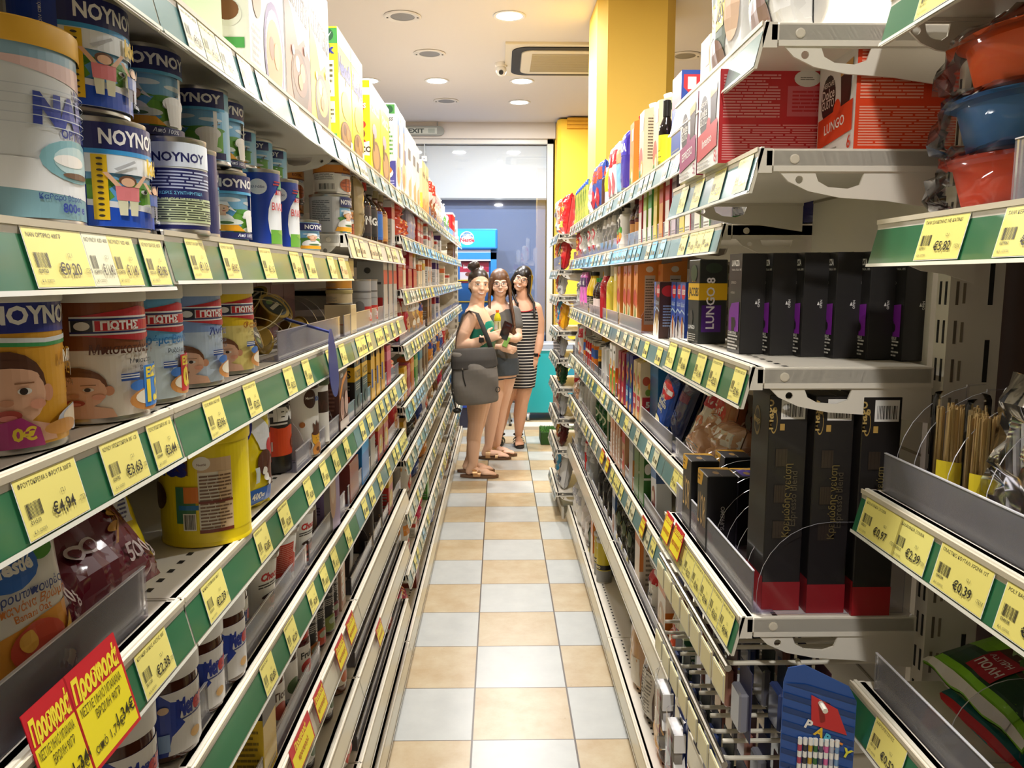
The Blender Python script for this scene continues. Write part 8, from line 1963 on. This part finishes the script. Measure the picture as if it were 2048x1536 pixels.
# -- person with long brown hair and glasses
def person_two():
    root = tag(empty('person', (0, 0, 0)), 'person with long brown hair, glasses, grey top and denim shorts, in the middle', 'person')
    Y = 6.45
    A = .6
    tor = dense([(.0, Y, .68, .155, .115, A), (.0, Y, .79, .16, .12, A), (.01, Y, .95, .13, .1, A), (.01, Y, 1.08, .145, .115, A), (.005, Y, 1.18, .15, .095, A), (.0, Y, 1.24, .135, .075, A), (.0, Y, 1.275, .085, .055, A), (.002, Y, 1.305, .055, .05, A)])
    b = MB(); loft(b, tor, DARK)
    limb(b, [((.0, Y, 1.25), .054), ((.004, Y - .02, 1.345), .05)])
    hc = V3((.006, Y - .03, 1.432)); Rm = rot(.06, -.03, .05)
    head_solid(b, hc, Rm, .9)
    limb(b, [((-.10, Y - .09, 1.2), .05), ((-.13, Y - .14, 1.0), .04), ((-.06, Y - .2, .96), .035), ((.0, Y - .22, .95), .026)])
    hand(b, (.0, Y - .22, .955), (1, -.1, -.35), (.2, 0, 1), (.1, 1, 0), .5)
    limb(b, [((.12, Y + .06, 1.2), .05), ((.15, Y - .04, 1.01), .04), ((.13, Y - .14, 1.0), .033), ((.085, Y - .2, 1.01), .026)])
    hand(b, (.10, Y - .2, 1.012), (-1, -.2, .1), (0, 0, 1), (0, 1, 0), .7)
    limb(b, [((-.05, Y - .03, .72), .09), ((-.04, Y - .03, .54), .074), ((-.05, Y - .03, .41), .055), ((-.07, Y - .02, .29), .054), ((-.09, Y - .02, .10), .032)])
    limb(b, [((.06, Y + .06, .72), .09), ((.03, Y + .08, .54), .074), ((.015, Y + .1, .41), .055), ((-.005, Y + .11, .29), .054), ((-.02, Y + .12, .10), .032)])
    f1 = foot(b, (-.09, Y - .02, .095), (1, -.1, 0)); f2 = foot(b, (-.035, Y + .12, .095), (1, -.25, 0))
    body = remeshed(b, 'body', .0058, SKIN2, 3); body.parent = root
    face(root, body, hc, Rm, .9, '4a5a5c', '5a3a28', 'c2625c', '1c1a24')
    for f in (f1, f2): sandal(root, f, '5c4028', 'd9b68a', [(.03, .03, .02, .055), (.115, .10, .012, .03)], metal=.7)
    c = MB(); loft(c, dense([(.0, Y, .76, .166, .125, A), (.01, Y, .95, .14, .11, A), (.01, Y, 1.08, .152, .122, A), (.005, Y, 1.18, .155, .1, A), (.0, Y, 1.235, .13, .075, A)]), DARK, grow=.006)
    limb(c, [((-.10, Y - .09, 1.2), .06), ((-.12, Y - .12, 1.1), .056)]); limb(c, [((.12, Y + .06, 1.2), .06), ((.14, Y + .0, 1.1), .056)])
    cloth('tee_shirt', c, root, mnoise('grey_jersey', '5c5a58', '504e4c', 10, .85), cuts=[((0, Y - .08, 1.222), (0, -.6, 1))])
    sh = MB(); loft(sh, dense([(.0, Y, .70, .172, .13, A), (.0, Y, .80, .17, .128, A), (.0, Y, .86, .15, .115, A)]), DARK, grow=.006)
    limb(sh, [((-.05, Y - .03, .73), .098), ((-.045, Y - .03, .66), .09)]); limb(sh, [((.06, Y + .06, .73), .098), ((.045, Y + .07, .66), .09)])
    cloth('denim_shorts', sh, root, mnoise('denim', '46505c', '39434f', 16, .85), cuts=[((0, Y, .665), (0, 0, -1))])
    h = MB()
    h.ell(hc + Rm @ V3((0, .019, .039)), (.078, .092, .087), DARK, 28, 16, Rm); h.ell(hc + Rm @ V3((0, .05, -.03)), (.075, .055, .11), DARK, 24, 14, Rm)
    st = []
    for q in (-1, 1):
        for k in range(10):
            a = k / 9
            st.append([hc + Rm @ V3((q * (.060 + .008 * a), -.03 + .08 * a, .045)), hc + Rm @ V3((q * (.077 + .006 * a), -.035 + .09 * a, -.02)), hc + V3((q * (.086 - .004 * a), -.045 + .1 * a, -.12)), hc + V3((q * (.092 - .012 * a) + .015, -.075 + .1 * a, -.24)), hc + V3((q * (.088 - .012 * a) + .03, -.105 + .09 * a, -.34)), hc + V3((q * (.08 + .02 * math.sin(k * 2.1)) + .04 * a, -.11 + .07 * a, -.42 - .05 * math.cos(k * 3) + (.07 if q < 0 else 0)))])
    strands(h, st, .015, .008)
    ho = remeshed(h, 'hair', .0045, mnoise('brown_hair', '3a2416', '6b4629', 60, .42), 2); ho.parent = root
    g = tag(empty('snack_pack', (.055, Y - .245, .985)), 'small green snack packet in the hand of the person in grey', 'snack')
    p = MB(); p.bbox(-.02, .02, -.008, .008, -.04, .045, mt('7fae5a', .4), .004); p.build('wrapper', g); g.rotation_euler = (0, .4, 0)
# -- person in a striped dress
def person_three():
    root = tag(empty('person', (0, 0, 0)), 'person with straight black hair and glasses in a black and white striped dress', 'person')
    Y = 6.98
    tor = dense([(.175, Y, .62, .13, .115), (.18, Y, .76, .145, .125), (.185, Y, .92, .13, .115), (.195, Y, 1.07, .14, .125), (.205, Y, 1.18, .135, .1), (.21, Y, 1.255, .125, .075), (.208, Y, 1.29, .085, .055), (.206, Y, 1.325, .056, .05)])
    b = MB(); loft(b, tor, DARK)
    limb(b, [((.21, Y, 1.27), .055), ((.2, Y - .02, 1.37), .051)])
    hc = V3((.197, Y - .03, 1.465)); Rm = rot(-.12, .30, .04)
    head_solid(b, hc, Rm, .9)
    limb(b, [((.32, Y, 1.215), .056), ((.345, Y + .01, 1.10), .055), ((.352, Y + .01, .99), .046), ((.345, Y - .03, .90), .043), ((.32, Y - .07, .795), .028)])
    hand(b, (.32, Y - .07, .80), (-.35, -.15, -1), (-1, -.3, .3), (-.3, 1, .2), .45)
    limb(b, [((.09, Y, 1.215), .054), ((.05, Y + .03, 1.0), .045), ((.07, Y - .02, .85), .032)])
    hand(b, (.07, Y - .02, .85), (.1, -.1, -1), (1, -.2, 0), (.2, 1, 0), .4)
    limb(b, [((.11, Y, .66), .092), ((.085, Y, .50), .076), ((.05, Y, .37), .058), ((.035, Y + .02, .27), .055), ((.0, Y + .02, .10), .034)])
    limb(b, [((.235, Y, .66), .092), ((.215, Y, .50), .076), ((.195, Y, .37), .06), ((.185, Y + .01, .27), .06), ((.172, Y + .01, .10), .034)])
    f1 = foot(b, (.0, Y + .02, .095), (-.25, -1, 0)); f2 = foot(b, (.172, Y + .01, .095), (.05, -1, 0))
    body = remeshed(b, 'body', .0058, SKIN3, 3); body.parent = root
    face(root, body, hc, Rm, .9, '2a1a12', '1c1410', 'b05852', '14121a')
    for f in (f1, f2): sandal(root, f, '2a2420', '1a1817', [(.03, .03, .022, .055), (.08, .08, .014, .042), (.125, .125, .014, .03)], ankle_strap=True, buckle=False)
    c = MB(); loft(c, dense([(.18, Y, .515, .128, .12), (.18, Y, .62, .142, .125), (.182, Y, .76, .152, .13), (.187, Y, .92, .137, .12), (.197, Y, 1.07, .146, .13), (.206, Y, 1.17, .14, .11), (.211, Y, 1.235, .122, .08), (.211, Y, 1.26, .1, .06)]), DARK, grow=.006)
    cloth('striped_dress', c, root, striped(), cuts=[((.2, Y - .1, 1.20), (0, -.55, 1)), ((.2, Y, .525), (0, 0, -1))])
    t = MB(); t.tube([(.206 + .128 * math.cos(a), Y - .116 * math.sin(a), 1.2 + .55 * (.1 - .116 * math.sin(a)) + .002) for a in [PI * i / 16 for i in range(17)]], .0045, mt('b02430', .6), 6); t.build('neck_trim', root)
    h = MB()
    h.ell(hc + Rm @ V3((0, .019, .039)), (.078, .092, .087), DARK, 28, 16, Rm); h.ell(hc + Rm @ V3((0, .05, -.03)), (.076, .055, .11), DARK, 24, 14, Rm)
    st = []
    for q in (-1, 1):
        for k in range(10):
            a = k / 9
            e = -.30 if q > 0 else -.2
            st.append([hc + Rm @ V3((q * (.058 + .012 * a), -.03 + .08 * a, .05)), hc + Rm @ V3((q * (.079 + .004 * a), -.03 + .085 * a, -.02)), hc + Rm @ V3((q * .082, -.03 + .09 * a, -.10)) + V3((.012, 0, 0)), hc + V3((q * .075 + .03, -.05 + .1 * a, -.2)), hc + V3((q * .072 + .036, -.085 + .1 * a, e - .015 * (k % 3)))])
    strands(h, st, .0155, .010)
    ho = remeshed(h, 'hair', .0045, mnoise('black_hair', '0f0c0c', '1f1816', 90, .32), 2); ho.parent = root
    w = MB(); w.tube([V3((.325, Y - .06, .815)) + V3((1, 0, -.3)).normalized() * .032 * math.cos(t) + V3((0, 1, -.1)) * .032 * math.sin(t) for t in [2 * PI * i / 20 for i in range(20)]], .008, mt('1c1a1c', .5), 8, close=True); w.bbox(.305, .34, Y - .1, Y - .088, .80, .83, mt('101014', .15, 0, .5), .004); w.box(.338, .345, Y - .095, Y - .08, .80, .83, mt('e0562c', .5)); w.build('wrist_watch', root)
_y = person_one()
shoulder_bag(_y)
bottle_in_hand(_y)
person_two()
person_three()
